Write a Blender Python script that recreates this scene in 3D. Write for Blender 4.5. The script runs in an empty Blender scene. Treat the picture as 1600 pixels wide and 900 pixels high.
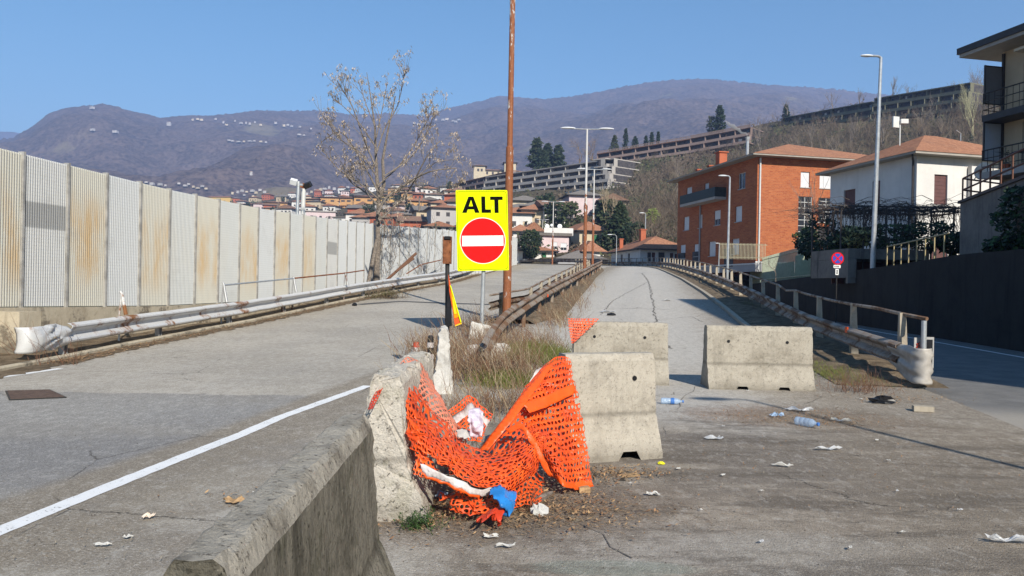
import bpy, math, random
import numpy as np
from mathutils import Vector, Matrix
R=math.radians; rnd=random.Random(7); NP=np.random.default_rng(5)
sc=bpy.context.scene; col=sc.collection
# ---------------------------------------------------------------- camera, sky, sun, exposure
ROLL=R(1.1); F=1200.0; CAMZ=1.6
cd=bpy.data.cameras.new('camera'); cam=bpy.data.objects.new('camera',cd); col.objects.link(cam)
cd.lens=27.0; cd.sensor_width=36; cd.clip_end=20000; cd.clip_start=.05
cam.matrix_world=Matrix.Translation((0,0,CAMZ))@Matrix.Rotation(R(90),4,'X')@Matrix.Rotation(ROLL,4,'Z')
sc.camera=cam
SAZ=R(22); SEL=R(33)      # the sun stands behind the camera, to the right
sdir=Vector((math.sin(SAZ)*math.cos(SEL),-math.cos(SAZ)*math.cos(SEL),math.sin(SEL)))
w=bpy.data.worlds.new('World'); sc.world=w; w.use_nodes=True
nt=w.node_tree; nt.nodes.clear()
sky=nt.nodes.new('ShaderNodeTexSky'); sky.sky_type='NISHITA'; sky.sun_disc=False
sky.sun_elevation=SEL; sky.sun_rotation=math.atan2(sdir.x,sdir.y)
sky.altitude=300; sky.air_density=1.0; sky.dust_density=.0; sky.ozone_density=.7
bg=nt.nodes.new('ShaderNodeBackground'); bg.inputs[1].default_value=.085
wo=nt.nodes.new('ShaderNodeOutputWorld'); hs=nt.nodes.new('ShaderNodeHueSaturation'); hs.inputs['Saturation'].default_value=1.32; hs.inputs['Hue'].default_value=.492; nt.links.new(sky.outputs[0],hs.inputs['Color']); nt.links.new(hs.outputs[0],bg.inputs[0]); nt.links.new(bg.outputs[0],wo.inputs[0])
sl=bpy.data.lights.new('sun','SUN'); sl.energy=5.0; sl.angle=R(.5); sl.color=(1,.93,.81)
so=bpy.data.objects.new('sun',sl); col.objects.link(so); so.rotation_euler=sdir.to_track_quat('Z','Y').to_euler()
sc.view_settings.view_transform='Standard'; sc.view_settings.look='None'; sc.view_settings.exposure=0.84; sc.view_settings.gamma=1
sc.render.engine='CYCLES'
# ---------------------------------------------------------------- geometry helpers
def U(px,py,Z):
    a=px-800; b=450-py; c,s=math.cos(ROLL),math.sin(ROLL)
    return Vector(((a*c-b*s)/F*Z, Z, CAMZ+(a*s+b*c)/F*Z))
# heights of the ramp along its centre line (x, y, z)
CL0=[(-4.8,-4,0),(-3.4,4,0),(-2.7,8,0),(-2.1,12,.09),(-.15,24,.55),(2.4,38,1.5),(4.8,51,2.33),(6.9,65,3.12),(8.3,78,3.8),(9.3,95,4.55),(8.3,110,5.05),(4.5,124,5.5),(-3,138,5.9),(-14,150,6.2),(-30,160,6.5)]
def catmull(P,n=8):
    P=[Vector(p) for p in P]; out=[]
    for i in range(len(P)-1):
        a=P[max(i-1,0)];b=P[i];c=P[i+1];d=P[min(i+2,len(P)-1)]
        for k in range(n):
            t=k/n
            out.append(.5*((2*b)+(c-a)*t+(2*a-5*b+4*c-d)*t*t+(3*b-a-3*c+d)*t**3))
    out.append(P[-1]); return out
CL=catmull(CL0,10)
HZ=[(0,0),(8,0),(12,.1),(14,.14),(17,.24),(21.5,.43),(26,.7),(29.5,.95),(38,1.52),(45,1.95),(51,2.35),(65,3.12),(78,3.8),(95,4.55),(110,5.05),(124,5.5),(138,5.9),(160,6.5)]
_hx=[a for a,b in HZ]; _hy=[b for a,b in HZ]
for p in CL: p.z=float(np.interp(p.y,_hx,_hy))
CA=np.array([tuple(p) for p in CL])
def nearest(x,y):
    A=CA[:-1,:2]; B=CA[1:,:2]; d=B-A; L2=(d**2).sum(1)
    t=np.clip(((np.array([x,y])-A)*d).sum(1)/L2,0,1); q=A+d*t[:,None]; e=q-np.array([x,y]); D=(e**2).sum(1); i=int(D.argmin())
    z=CA[i,2]*(1-t[i])+CA[i+1,2]*t[i]; dd=d[i]/math.sqrt(L2[i]); side=(x-q[i,0])*dd[1]-(y-q[i,1])*dd[0]
    return z,side,i,t[i]
def H(x,y): return nearest(x,y)[0] if y>4 else 0.0
def G(px,py,off=0.0):
    "where the ray of a pixel meets the ramp surface"
    d=U(px,py,1)-Vector((0,0,CAMZ)); prev=None; Z=1.0
    while Z<170:
        z=CAMZ+d.z*Z; g=H(d.x*Z,Z)+off
        if z<g:
            lo,hi=prev,Z
            for _ in range(18):
                m=(lo+hi)/2
                if CAMZ+d.z*m<H(d.x*m,m)+off: hi=m
                else: lo=m
            Z=hi; break
        prev=Z; Z*=1.03
    return Vector((d.x*Z,Z,CAMZ+d.z*Z))
def GF(px,py,z=0.0):
    d=U(px,py,1)-Vector((0,0,CAMZ)); Z=(z-CAMZ)/d.z; return Vector((d.x*Z,Z,z))
class MB:
    def __init__(s): s.V=[];s.F=[];s.M=[]
    def add(s,v,f,m=0):
        o=len(s.V); s.V.extend([tuple(p) for p in v]); s.F.extend([tuple(i+o for i in q) for q in f]); s.M.extend([m]*len(f))
    def obox(s,o,ex,ey,ez,m=0):
        o,ex,ey,ez=map(Vector,(o,ex,ey,ez)); v=[o,o+ex,o+ex+ey,o+ey]; v=v+[p+ez for p in v]
        s.add(v,[(3,2,1,0),(4,5,6,7),(0,1,5,4),(1,2,6,5),(2,3,7,6),(3,0,4,7)],m)
    def box(s,c,sz,rz=0,m=0,tilt=None):
        c=Vector(c); M=Matrix.Rotation(rz,3,'Z')
        if tilt is not None: M=M@tilt
        ex=M@Vector((sz[0],0,0)); ey=M@Vector((0,sz[1],0)); ez=M@Vector((0,0,sz[2]))
        s.obox(c-(ex+ey+ez)/2,ex,ey,ez,m)
    def tube(s,P,r,n=8,m=0,cap=True,prof=None):
        P=[Vector(p) for p in P]; k=len(P); rr=r if isinstance(r,(list,tuple)) else [r]*k; v=[];f=[]
        up=None
        for i in range(k):
            t=(P[min(i+1,k-1)]-P[max(i-1,0)])
            if t.length<1e-9: t=Vector((0,0,1))
            t.normalize()
            if up is None: up=Vector((0,0,1)) if abs(t.z)<.9 else Vector((1,0,0))
            a=t.cross(up); 
            if a.length<1e-6: a=t.cross(Vector((0,1,0)))
            a.normalize(); b=a.cross(t).normalized(); up=b
            for j in range(n):
                q=2*math.pi*j/n; v.append(P[i]+a*math.cos(q)*rr[i]+b*math.sin(q)*rr[i])
        for i in range(k-1):
            for j in range(n):
                j2=(j+1)%n; f.append((i*n+j,(i+1)*n+j,(i+1)*n+j2,i*n+j2))
        if cap: f.append(tuple(range(n))); f.append(tuple((k-1)*n+j for j in reversed(range(n))))
        s.add(v,f,m)
    def sweep(s,P,prof,up=Vector((0,0,1)),m=0,closed=True,cap=True):
        "profile points (side, up) swept along P"
        P=[Vector(p) for p in P]; k=len(P); n=len(prof); v=[];f=[]
        for i in range(k):
            t=P[min(i+1,k-1)]-P[max(i-1,0)]; t=Vector((t.x,t.y,0)).normalized(); sd=Vector((t.y,-t.x,0))
            for a,b in prof: v.append(P[i]+sd*a+up*b)
        for i in range(k-1):
            for j in range(n if closed else n-1):
                j2=(j+1)%n; f.append((i*n+j,i*n+j2,(i+1)*n+j2,(i+1)*n+j))
        if cap and closed: f.append(tuple(reversed(range(n)))); f.append(tuple((k-1)*n+j for j in range(n)))
        s.add(v,f,m)
    def prism(s,poly,n,m=0,m2=None):
        "flat polygon (3-D points) given a thickness along n"
        poly=[Vector(p) for p in poly]; n=Vector(n); k=len(poly); v=poly+[p+n for p in poly]
        s.add(v,[tuple(reversed(range(k)))],m); 
        o=len(s.V)-2*k; s.F.append(tuple(o+k+i for i in range(k))); s.M.append(m if m2 is None else m2)
        for i in range(k): s.F.append((o+i,o+(i+1)%k,o+k+(i+1)%k,o+k+i)); s.M.append(m)
    def ball(s,c,r,n=8,m=0,sq=(1,1,1),jit=0):
        c=Vector(c); v=[];f=[];h=n//2
        for i in range(h+1):
            for j in range(n):
                a=math.pi*i/h; b=2*math.pi*j/n; k=1+jit*(rnd.random()-.5)
                v.append(c+Vector((math.sin(a)*math.cos(b)*sq[0],math.sin(a)*math.sin(b)*sq[1],math.cos(a)*sq[2]))*r*k)
        for i in range(h):
            for j in range(n): f.append((i*n+j,(i+1)*n+j,(i+1)*n+(j+1)%n,i*n+(j+1)%n))
        s.add(v,f,m)
    def build(s,name,mats,parent=None,smooth=False):
        me=bpy.data.meshes.new(name); off=Vector((0,0,0))
        p=parent
        while p is not None: off+=p.location; p=p.parent
        if s.V:
            a=np.array(s.V,dtype=float)-np.array(off); me.from_pydata(a.tolist(),[],s.F)
        if not isinstance(mats,(list,tuple)): mats=[mats]
        for m in mats: me.materials.append(m)
        if len(mats)>1: me.polygons.foreach_set('material_index',s.M)
        if smooth: me.polygons.foreach_set('use_smooth',[True]*len(me.polygons))
        me.update(); o=bpy.data.objects.new(name,me); col.objects.link(o)
        if parent is not None: o.parent=parent
        return o
def tag(o,label=None,cat=None,group=None,kind=None):
    if label: o['label']=label
    if cat: o['category']=cat
    if group: o['group']=group
    if kind: o['kind']=kind
    return o
def empty(name,loc,label=None,cat=None,group=None):
    o=bpy.data.objects.new(name,None); col.objects.link(o); o.location=Vector(loc); return tag(o,label,cat,group)
def copy_tree(o,parent=None):
    c=o.copy(); col.objects.link(c); c.parent=parent
    for ch in [q for q in bpy.data.objects if q.parent==o]: copy_tree(ch,c)
    return c
# ---------------------------------------------------------------- material helpers
class NG:
    def __init__(s,name):
        s.m=bpy.data.materials.new(name); s.m.use_nodes=True; s.t=s.m.node_tree; s.b=s.t.nodes['Principled BSDF']
    def n(s,t): return s.t.nodes.new(t)
    def put(s,sock,v):
        if hasattr(v,'is_output') or isinstance(v,bpy.types.NodeSocket): s.t.links.new(v,sock)
        elif isinstance(v,(tuple,list)) and len(v)==3 and sock.type=='RGBA': sock.default_value=(*v,1)
        else: sock.default_value=v
    def pos(s): return s.n('ShaderNodeNewGeometry').outputs['Position']
    def obj(s): return s.n('ShaderNodeTexCoord').outputs['Object']
    def map(s,v,sc=(1,1,1),rot=(0,0,0),loc=(0,0,0)):
        k=s.n('ShaderNodeMapping'); s.put(k.inputs[0],v); k.inputs['Scale'].default_value=sc; k.inputs['Rotation'].default_value=rot; k.inputs['Location'].default_value=loc; return k.outputs[0]
    def noise(s,scale,v=None,det=4,rough=.55,dist=0):
        k=s.n('ShaderNodeTexNoise'); 
        if v is not None: s.put(k.inputs['Vector'],v)
        k.inputs['Scale'].default_value=scale; k.inputs['Detail'].default_value=det; k.inputs['Roughness'].default_value=rough; k.inputs['Distortion'].default_value=dist
        return k.outputs['Fac']
    def vor(s,scale,v,feat='F1',out=0,rand=1):
        k=s.n('ShaderNodeTexVoronoi'); k.feature=feat; s.put(k.inputs['Vector'],v); k.inputs['Scale'].default_value=scale; k.inputs['Randomness'].default_value=rand
        return k.outputs[out]
    def math(s,op,a,b=0.0,c=None,clamp=False):
        k=s.n('ShaderNodeMath'); k.operation=op; k.use_clamp=clamp; s.put(k.inputs[0],a); s.put(k.inputs[1],b)
        if c is not None: s.put(k.inputs[2],c)
        return k.outputs[0]
    def step(s,v,a,b,lo=0.0,hi=1.0):
        k=s.n('ShaderNodeMapRange'); k.interpolation_type='SMOOTHSTEP'; s.put(k.inputs[0],v); k.inputs[1].default_value=a; k.inputs[2].default_value=b; k.inputs[3].default_value=lo; k.inputs[4].default_value=hi; return k.outputs[0]
    def mix(s,f,a,b,mode='MIX'):
        k=s.n('ShaderNodeMix'); k.data_type='RGBA'; k.blend_type=mode; s.put(k.inputs[0],f); s.put(k.inputs[6],a); s.put(k.inputs[7],b); return k.outputs[2]
    def sep(s,v):
        k=s.n('ShaderNodeSeparateXYZ'); s.put(k.inputs[0],v); return k.outputs
    def comb(s,x,y,z):
        k=s.n('ShaderNodeCombineXYZ'); s.put(k.inputs[0],x); s.put(k.inputs[1],y); s.put(k.inputs[2],z); return k.outputs[0]
    def blob(s,v,cx,cy,rx,ry,rot=0,soft=.5,nz=None,amt=.6):
        "1 inside an ellipse on the ground with a ragged edge"
        q=s.map(v,loc=(-cx,-cy,0)); q=s.map(q,rot=(0,0,-rot)); q=s.map(q,sc=(1/rx,1/ry,0))
        k=s.n('ShaderNodeVectorMath'); k.operation='LENGTH'; s.put(k.inputs[0],q); d=k.outputs['Value']
        if nz is not None: d=s.math('ADD',d,s.math('MULTIPLY',s.math('SUBTRACT',nz,.5),amt*2))
        return s.step(d,1+soft*.5,1-soft*.5)
    def fin(s,colr,rough=.8,bump=None,bs=.3,bd=.01,metal=0,spec=.3):
        s.put(s.b.inputs['Base Color'],colr); s.put(s.b.inputs['Roughness'],rough); s.put(s.b.inputs['Metallic'],metal)
        s.b.inputs['Specular IOR Level'].default_value=spec
        if bump is not None:
            k=s.n('ShaderNodeBump'); k.inputs['Strength'].default_value=bs; k.inputs['Distance'].default_value=bd; s.put(k.inputs['Height'],bump); s.t.links.new(k.outputs[0],s.b.inputs['Normal'])
        return s.m
def simple(name,c,rough=.7,var=.15,scale=4,metal=0,spec=.3,bump=0,c2=None,rough2=None):
    g=NG(name); p=g.obj(); n=g.noise(scale,p,5,.6); c2=c2 or tuple(x*(1-var*2) for x in c)
    return g.fin(g.mix(g.step(n,.3,.7),c2,c),rough,n if bump else None,bump,.01,metal,spec)
# concrete (weathered); tint varies with grime, jerseys also get painted crease shade
def concrete(name,base,dark,pit=.5,streak=.4,scale=1.0,spots=.35,moss=None,bs=.55,bd=.012):
    g=NG(name); p=g.obj(); n1=g.noise(2.6*scale,p,8,.7); n2=g.noise(22*scale,p,8,.75); n3=g.noise(60*scale,p,4,.6)
    st=g.noise(7*scale,g.map(p,sc=(1,1,.12)),6,.65)
    v=g.vor(38*scale,g.mix(.12,p,g.comb(n2,n1,n2)),'F1'); pits=g.step(v,.05,.2)
    c=g.mix(g.step(n1,.25,.58),dark,base); c=g.mix(g.math('MULTIPLY',g.step(st,.5,.72),streak),c,tuple(x*.55 for x in dark))
    c=g.mix(g.math('MULTIPLY',g.step(n2,.55,.66),spots),c,tuple(x*.5 for x in dark)); c=g.mix(g.math('MULTIPLY',g.step(n2,.44,.36),.35),c,tuple(min(1,x*1.35) for x in base))
    c=g.mix(g.math('MULTIPLY',g.math('SUBTRACT',1,pits),pit),c,tuple(x*.35 for x in dark))
    if 'jersey' in name:
        zz=g.math('ADD',g.sep(p)[2],g.math('MULTIPLY',g.math('SUBTRACT',n1,.5),.05)); ln=g.math('MULTIPLY',g.step(zz,.375,.415),g.step(zz,.455,.42)); c=g.mix(g.math('MULTIPLY',ln,.5),c,tuple(x*.5 for x in dark)); c=g.mix(g.math('MULTIPLY',g.step(zz,.22,.02),.45),c,tuple(x*.55 for x in dark))  # shade of the slope break painted as a dark line; darker towards the bottom
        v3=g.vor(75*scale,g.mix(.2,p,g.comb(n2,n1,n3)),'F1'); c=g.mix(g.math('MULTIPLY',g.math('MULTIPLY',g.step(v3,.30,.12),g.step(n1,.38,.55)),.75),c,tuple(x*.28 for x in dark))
    if moss: c=g.mix(g.math('MULTIPLY',g.step(g.noise(5*scale,p,6,.7),.52,.64),moss[3]),c,moss[:3])
    h=g.math('ADD',g.math('ADD',g.math('MULTIPLY',n2,.9),g.math('MULTIPLY',n3,.35)),g.math('ADD',g.math('MULTIPLY',pits,.35*pit*2),g.math('MULTIPLY',g.noise(26*scale,g.map(p,sc=(1,1,.2)),5,.7),streak*1.1)))
    return g.fin(c,.92,h,bs,bd,spec=.15)
def metal_rail(name,c,rust=.35,rc=(.20,.075,.03),met=.5,rough=.45):
    g=NG(name); p=g.pos(); n=g.noise(1.1,p,8,.68); n2=g.noise(9,p,6,.6)
    f=g.math('MULTIPLY',g.step(g.math('ADD',n,g.math('MULTIPLY',n2,.25)),(.76-rust*.4),(.90-rust*.4)),1.0)
    c1=g.mix(n2,tuple(x*.72 for x in c),c); cc=g.mix(f,c1,g.mix(n2,rc,tuple(x*.45 for x in rc)))
    return g.fin(cc,g.math('ADD',rough,g.math('MULTIPLY',f,.35)),n2,.15,.004,metal=g.math('MULTIPLY',g.math('SUBTRACT',1,f),met))
M={}
M['conc']=concrete('jersey_concrete',(.38,.345,.285),(.215,.19,.15),pit=.85,streak=.35,spots=.75,bs=.9)
M['conc2']=concrete('jersey_concrete_pale',(.43,.39,.325),(.26,.232,.19),pit=.8,streak=.3,scale=1.3,spots=.65,bs=.8)
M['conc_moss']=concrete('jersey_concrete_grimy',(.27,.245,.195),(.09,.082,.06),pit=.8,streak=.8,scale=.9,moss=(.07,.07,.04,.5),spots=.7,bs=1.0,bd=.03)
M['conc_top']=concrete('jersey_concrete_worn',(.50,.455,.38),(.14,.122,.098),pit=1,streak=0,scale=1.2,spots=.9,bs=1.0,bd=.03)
M['conc_rough']=concrete('jersey_concrete_crumbling',(.62,.57,.49),(.36,.32,.265),pit=.8,streak=.1,scale=.8,spots=.8,bs=1.0,bd=.035,moss=(.16,.15,.05,.25))
M['white_conc']=concrete('white_painted_concrete',(.56,.54,.50),(.36,.33,.29),pit=.3,streak=.3,scale=2,spots=.55)
M['wall_old']=concrete('old_concrete_wall',(.46,.40,.30),(.30,.25,.18),pit=.2,streak=.7,scale=.4,spots=.3,moss=(.13,.11,.085,.85))
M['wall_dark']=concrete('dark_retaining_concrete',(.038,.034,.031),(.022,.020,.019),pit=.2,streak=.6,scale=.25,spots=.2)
M['wall_grey']=concrete('grey_wall_concrete',(.19,.178,.163),(.11,.103,.095),pit=.2,streak=.8,scale=.3,spots=.2)
M['post_conc']=concrete('post_concrete',(.40,.35,.275),(.27,.235,.185),pit=.2,streak=.3,scale=1.5)
M['steel']=metal_rail('galvanised_steel',(.47,.475,.48),.30)
M['steel_white']=metal_rail('whitened_steel',(.68,.68,.67),.26,rc=(.30,.13,.05),met=.15)
M['steel_rust']=metal_rail('rusted_steel_rail',(.36,.30,.24),.5,rc=(.22,.125,.075),met=.25,rough=.6)
M['steel_brown']=metal_rail('weathered_brown_rail',(.30,.25,.20),.5,rc=(.14,.07,.04),met=.35,rough=.5)
M['rust']=simple('flaking_rust',(.30,.115,.045),.85,.28,9,c2=(.13,.045,.02),bump=.5)
M['dark_metal']=simple('dark_metal',(.045,.042,.04),.5,.2,6,metal=.3)
M['black']=simple('black_plastic',(.015,.015,.017),.35,.2,6)
M['orange_solid']=simple('orange_plastic_band',(.80,.105,.012),.38,.08,12,spec=.4,bump=.25)
def lamp_paint(name='peeling_lamp_paint',lo=4.05,sh=.42):
    g=NG(name); p=g.obj(); z=g.sep(p)[2]; n=g.noise(3,g.map(p,sc=(3,3,.8)),7,.7); n2=g.noise(14,p,5,.6)
    f=g.step(g.math('ADD',g.math('MULTIPLY',n,4.2),g.math('MULTIPLY',z,sh)),lo,lo+.3); f=g.math('MAXIMUM',f,g.math('MULTIPLY',g.step(n,.60,.63),g.step(z,.2,1.2)))
    c=g.mix(f,g.mix(n2,(.13,.045,.022),(.34,.125,.05)),g.mix(n2,(.46,.44,.42),(.60,.59,.57))); return g.fin(c,.65,n2,.3,.005)
M['lamp_paint']=lamp_paint(); M['lamp_rusty']=lamp_paint('rusty_lamp_paint',3.75,.17)
M['galv']=simple('galvanised_pole',(.50,.52,.53),.4,.12,5,metal=.5)
M['lampglass']=simple('lamp_cover',(.75,.76,.77),.25,.05,5)
M['orange']=simple('orange_plastic_net',(.86,.115,.014),.45,.10,6,c2=(.62,.065,.015),spec=.35)
M['salmon']=simple('faded_orange_net',(.78,.27,.17),.5,.1,9,spec=.35)
M['white_band']=simple('white_reflective_band',(.62,.58,.56),.5,.12,10,c2=(.42,.36,.33),bump=.2)
M['twig']=simple('dry_twig',(.25,.18,.115),.9,.25,30); M['twig2']=simple('pale_dry_stem',(.40,.32,.21),.9,.2,30); M['twig3']=simple('reddish_dry_twig',(.17,.085,.05),.9,.2,30)
M['bark']=simple('grey_bark',(.25,.21,.175),.9,.3,14,bump=.5); M['seed']=simple('pale_dry_seed',(.50,.415,.32),.8,.2,12,c2=(.31,.24,.18))
M['leaf_dry']=simple('dry_leaf',(.34,.20,.10),.85,.25,25,c2=(.17,.09,.05)); M['leaf_dry2']=simple('tan_leaf',(.48,.31,.16),.8,.25,25)
M['grass']=simple('moss_grass',(.17,.19,.045),.9,.3,10); M['green']=simple('green_leaf',(.05,.10,.025),.6,.3,10); M['dgreen']=simple('dark_green_leaf',(.022,.040,.018),.7,.3,2,c2=(.012,.022,.011)); M['mgreen']=simple('mid_green_leaf',(.06,.075,.03),.7,.3,2)
M['white']=simple('white_paper',(.50,.49,.46),.6,.06,12); M['blue_bag']=simple('blue_plastic_bag',(.03,.23,.62),.3,.15,12,bump=.3); M['red_bag']=simple('red_plastic',(.62,.055,.02),.4,.1,12)
def glassy(name,c,al=.45):
    g=NG(name); m=g.fin(c,.2,g.noise(30,g.obj(),3),.3,.003,spec=.5); g.b.inputs['Alpha'].default_value=al; return m
M['bottle']=glassy('clear_blue_plastic',(.42,.58,.78),.45); M['bottle_white']=glassy('clear_plastic_film',(.6,.61,.62),.5)
M['pane']=simple('dark_window_glass',(.03,.035,.045),.08,.2,1,spec=.8)
M['shutter_white']=simple('white_roller_shutter',(.62,.62,.63),.5,.05,2); M['shutter_brown']=simple('brown_shutter',(.13,.06,.055),.6,.1,3); M['frame_white']=simple('white_frame',(.6,.6,.58),.5,.05,3)
M['stone_sill']=simple('stone_sill',(.42,.41,.39),.8,.1,6); M['gutter']=simple('dark_gutter',(.05,.045,.045),.5,.1,4); M['soffit']=simple('soffit',(.36,.33,.29),.8,.08,2)
# ================================================================ GROUND, ROADS, TERRAIN
def struct(o): o['kind']='structure'; return o
def asphalt():
    g=NG('old_asphalt'); p=g.pos(); x,y,z=g.sep(p)
    n0=g.noise(.35,p,6,.65); n1=g.noise(2.3,p,8,.7); n2=g.noise(22,p,6,.75); n3=g.noise(140,p,3,.7); agg=g.vor(75,p,'F1')
    side=g.math('SUBTRACT',x,g.math('MULTIPLY_ADD',g.math('SUBTRACT',y,24.0),.178,-.15))      # lateral offset from the median
    right=g.step(side,.2,1.0)
    c=g.mix(g.step(n0,.35,.65),(.35,.315,.262),(.455,.412,.345))
    c=g.mix(g.math('MULTIPLY',right,g.step(y,11,16)),c,g.mix(n1,(.44,.41,.36),(.56,.52,.46)))
    # wheel tracks
    tr=g.math('ABSOLUTE',g.math('SUBTRACT',g.math('FRACT',g.math('MULTIPLY',side,.55)),.5)); c=g.mix(g.math('MULTIPLY',g.step(tr,.1,.45),.10),c,(.24,.235,.23))
    # newer darker surfacing on the near left lane
    a=GF(20,632); n_edge=g.math('MULTIPLY',g.math('SUBTRACT',n1,.5),.5)
    yy=g.math('ADD',y,n_edge); dk=g.math('MULTIPLY',g.step(yy,10.62,10.52),g.step(side,.75,.55)); c=g.mix(g.math('MULTIPLY',dk,.85),c,g.mix(n1,(.19,.182,.172),(.262,.248,.228)))
    def B(px,py,rx,ry,rot=0,soft=.6,amt=.5,nz=None):
        q=GF(px,py); return g.blob(p,q.x,q.y,rx,ry,rot,soft,nz if nz is not None else n1,amt)
    c=g.mix(g.math('MULTIPLY',B(270,705,2.6,.75,.1,.7,.5),.6),c,(.165,.165,.172))
    c=g.mix(g.math('MULTIPLY',B(40,745,1.4,.35,.1,.7,.5),.35),c,(.16,.16,.17))
    c=g.mix(g.math('MULTIPLY',B(440,655,1.7,.8,.0,.7,.5),.45),c,(.18,.18,.185))
    c=g.mix(g.math('MULTIPLY',B(60,640,3.2,.9,.0,.8,.5),.3),c,(.33,.325,.31))
    # dirt drifts at the left verge and beside the median
    c=g.mix(g.math('MULTIPLY',g.step(g.math('ADD',side,g.math('MULTIPLY',n1,1.6)),-4.6,-6.9),.75),c,(.34,.285,.20))
    dirt=g.mix(n1,(.15,.118,.09),(.235,.205,.165))
    c=g.mix(g.math('MULTIPLY',B(140,850,1.0,.42,-.2,.6,.6),.6),c,dirt)
    c=g.mix(g.math('MULTIPLY',B(250,800,.6,.22,.6,.6,.6),.45),c,dirt)
    # dusty, unswept area in front of the closed carriageway
    fr=g.math('MULTIPLY',g.step(g.math('ADD',y,g.math('MULTIPLY',n1,3.5)),12.6,10.3),g.step(g.math('ADD',x,g.math('MULTIPLY',n1,.6)),-.35,.15))
    c=g.mix(fr,c,g.mix(g.step(n1,.3,.7),(.22,.178,.132),(.345,.292,.228)))
    c=g.mix(g.math('MULTIPLY',g.math('MULTIPLY',fr,g.step(g.noise(.9,p,7,.7),.50,.62)),.75),c,g.mix(n2,(.15,.115,.082),(.25,.20,.15)))
    c=g.mix(g.math('MULTIPLY',B(1120,640,1.5,2.1,.2,.9,.6),.8),c,g.mix(n2,(.36,.335,.295),(.52,.49,.45)))
    c=g.mix(g.math('MULTIPLY',B(1000,850,1.0,.45,.0,.8,.6),.45),c,(.33,.30,.26))
    c=g.mix(g.math('MULTIPLY',B(1180,860,1.2,.3,.1,.8,.6),.5),c,(.34,.31,.265))
    c=g.mix(g.math('MULTIPLY',B(1250,730,2.2,1.25,-.15,.9,.9),.9),c,g.mix(n2,(.11,.088,.068),(.20,.165,.13)))
    c=g.mix(g.math('MULTIPLY',B(1450,740,1.5,.8,-.3,.9,.9),.6),c,g.mix(n2,(.12,.098,.08),(.21,.178,.145)))
    c=g.mix(g.math('MULTIPLY',B(1280,660,1.45,.75,-.1,.7,.9),.75),c,g.mix(n2,(.13,.070,.04),(.26,.165,.105)))
    c=g.mix(g.math('MULTIPLY',B(1130,690,.9,.3,-.1,.7,.9),.55),c,(.10,.08,.065))
    c=g.mix(g.math('MULTIPLY',B(760,790,1.3,.9,.2,.7,.7),.9),c,g.mix(n2,(.085,.06,.042),(.22,.165,.115)))
    c=g.mix(g.math('MULTIPLY',B(1350,890,1.8,.16,.25,.8,.9),.6),c,(.10,.088,.075))
    c=g.mix(g.math('MULTIPLY',B(960,888,.5,.13,0,.4,.2),.5),c,(.19,.24,.20))
    c=g.mix(g.math('MULTIPLY',B(1530,668,2.4,.42,-.75,.9,.5),.95),c,(.52,.47,.39))
    # weedy strip along the median, right side
    c=g.mix(g.math('MULTIPLY',g.math('MULTIPLY',g.step(g.math('ADD',side,g.math('MULTIPLY',n1,2.4)),3.3,1.6),g.step(side,-.35,-.1)),.85),c,g.mix(n2,(.16,.125,.085),(.30,.25,.18)))
    c=g.mix(g.math('MULTIPLY',g.step(g.math('ADD',side,g.math('MULTIPLY',n1,2.0)),6.3,8.0),.8),c,g.mix(n2,(.13,.10,.07),(.26,.21,.15)))
    # stone speckle and small dark grit
    c=g.mix(g.math('MULTIPLY',g.step(n3,.5,.68),.42),c,(.62,.59,.55)); c=g.mix(g.math('MULTIPLY',g.step(n3,.48,.33),.45),c,(.07,.065,.06))
    c=g.mix(g.math('MULTIPLY',g.step(n2,.58,.70),.35),c,(.10,.09,.08))
    # fine cracks
    wp=g.mix(.14,p,g.comb(n1,n2,n1)); cr=g.vor(.55,wp,'DISTANCE_TO_EDGE'); cm=g.math('MULTIPLY',g.step(cr,.004,.001),g.step(g.noise(.5,p,3),.54,.60))
    c=g.mix(g.math('MULTIPLY',cm,.75),c,(.05,.045,.04))
    ws=g.noise(1.1,g.map(p,sc=(.45,1.8,1),rot=(0,0,-.5)),8,.75); c=g.mix(g.math('MULTIPLY',g.math('MULTIPLY',fr,g.step(ws,.50,.60)),.6),c,(.10,.082,.064)); c=g.mix(g.math('MULTIPLY',g.math('MULTIPLY',fr,g.step(ws,.46,.36)),.45),c,(.42,.37,.30))
    m4=g.noise(42,p,4,.85); m5=g.noise(9,g.map(p,sc=(1,.6,1)),7,.8)
    c=g.mix(g.math('MULTIPLY',g.step(m5,.47,.62),.30),c,(.17,.15,.125)); c=g.mix(g.math('MULTIPLY',g.step(m5,.50,.36),.30),c,(.54,.51,.46))
    c=g.mix(g.math('MULTIPLY',g.step(m4,.52,.66),g.math('SUBTRACT',.55,g.math('MULTIPLY',fr,.35))),c,(.62,.585,.53)); c=g.mix(g.math('MULTIPLY',g.step(m4,.48,.35),.42),c,(.075,.066,.056))
    h=g.math('ADD',g.math('MULTIPLY',n3,.6),g.math('ADD',g.math('MULTIPLY',agg,-.5),g.math('ADD',n2,g.math('MULTIPLY',cm,-1.5))))
    return g.fin(c,.93,h,.75,.010,spec=.2)
M['asphalt']=asphalt()
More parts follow.
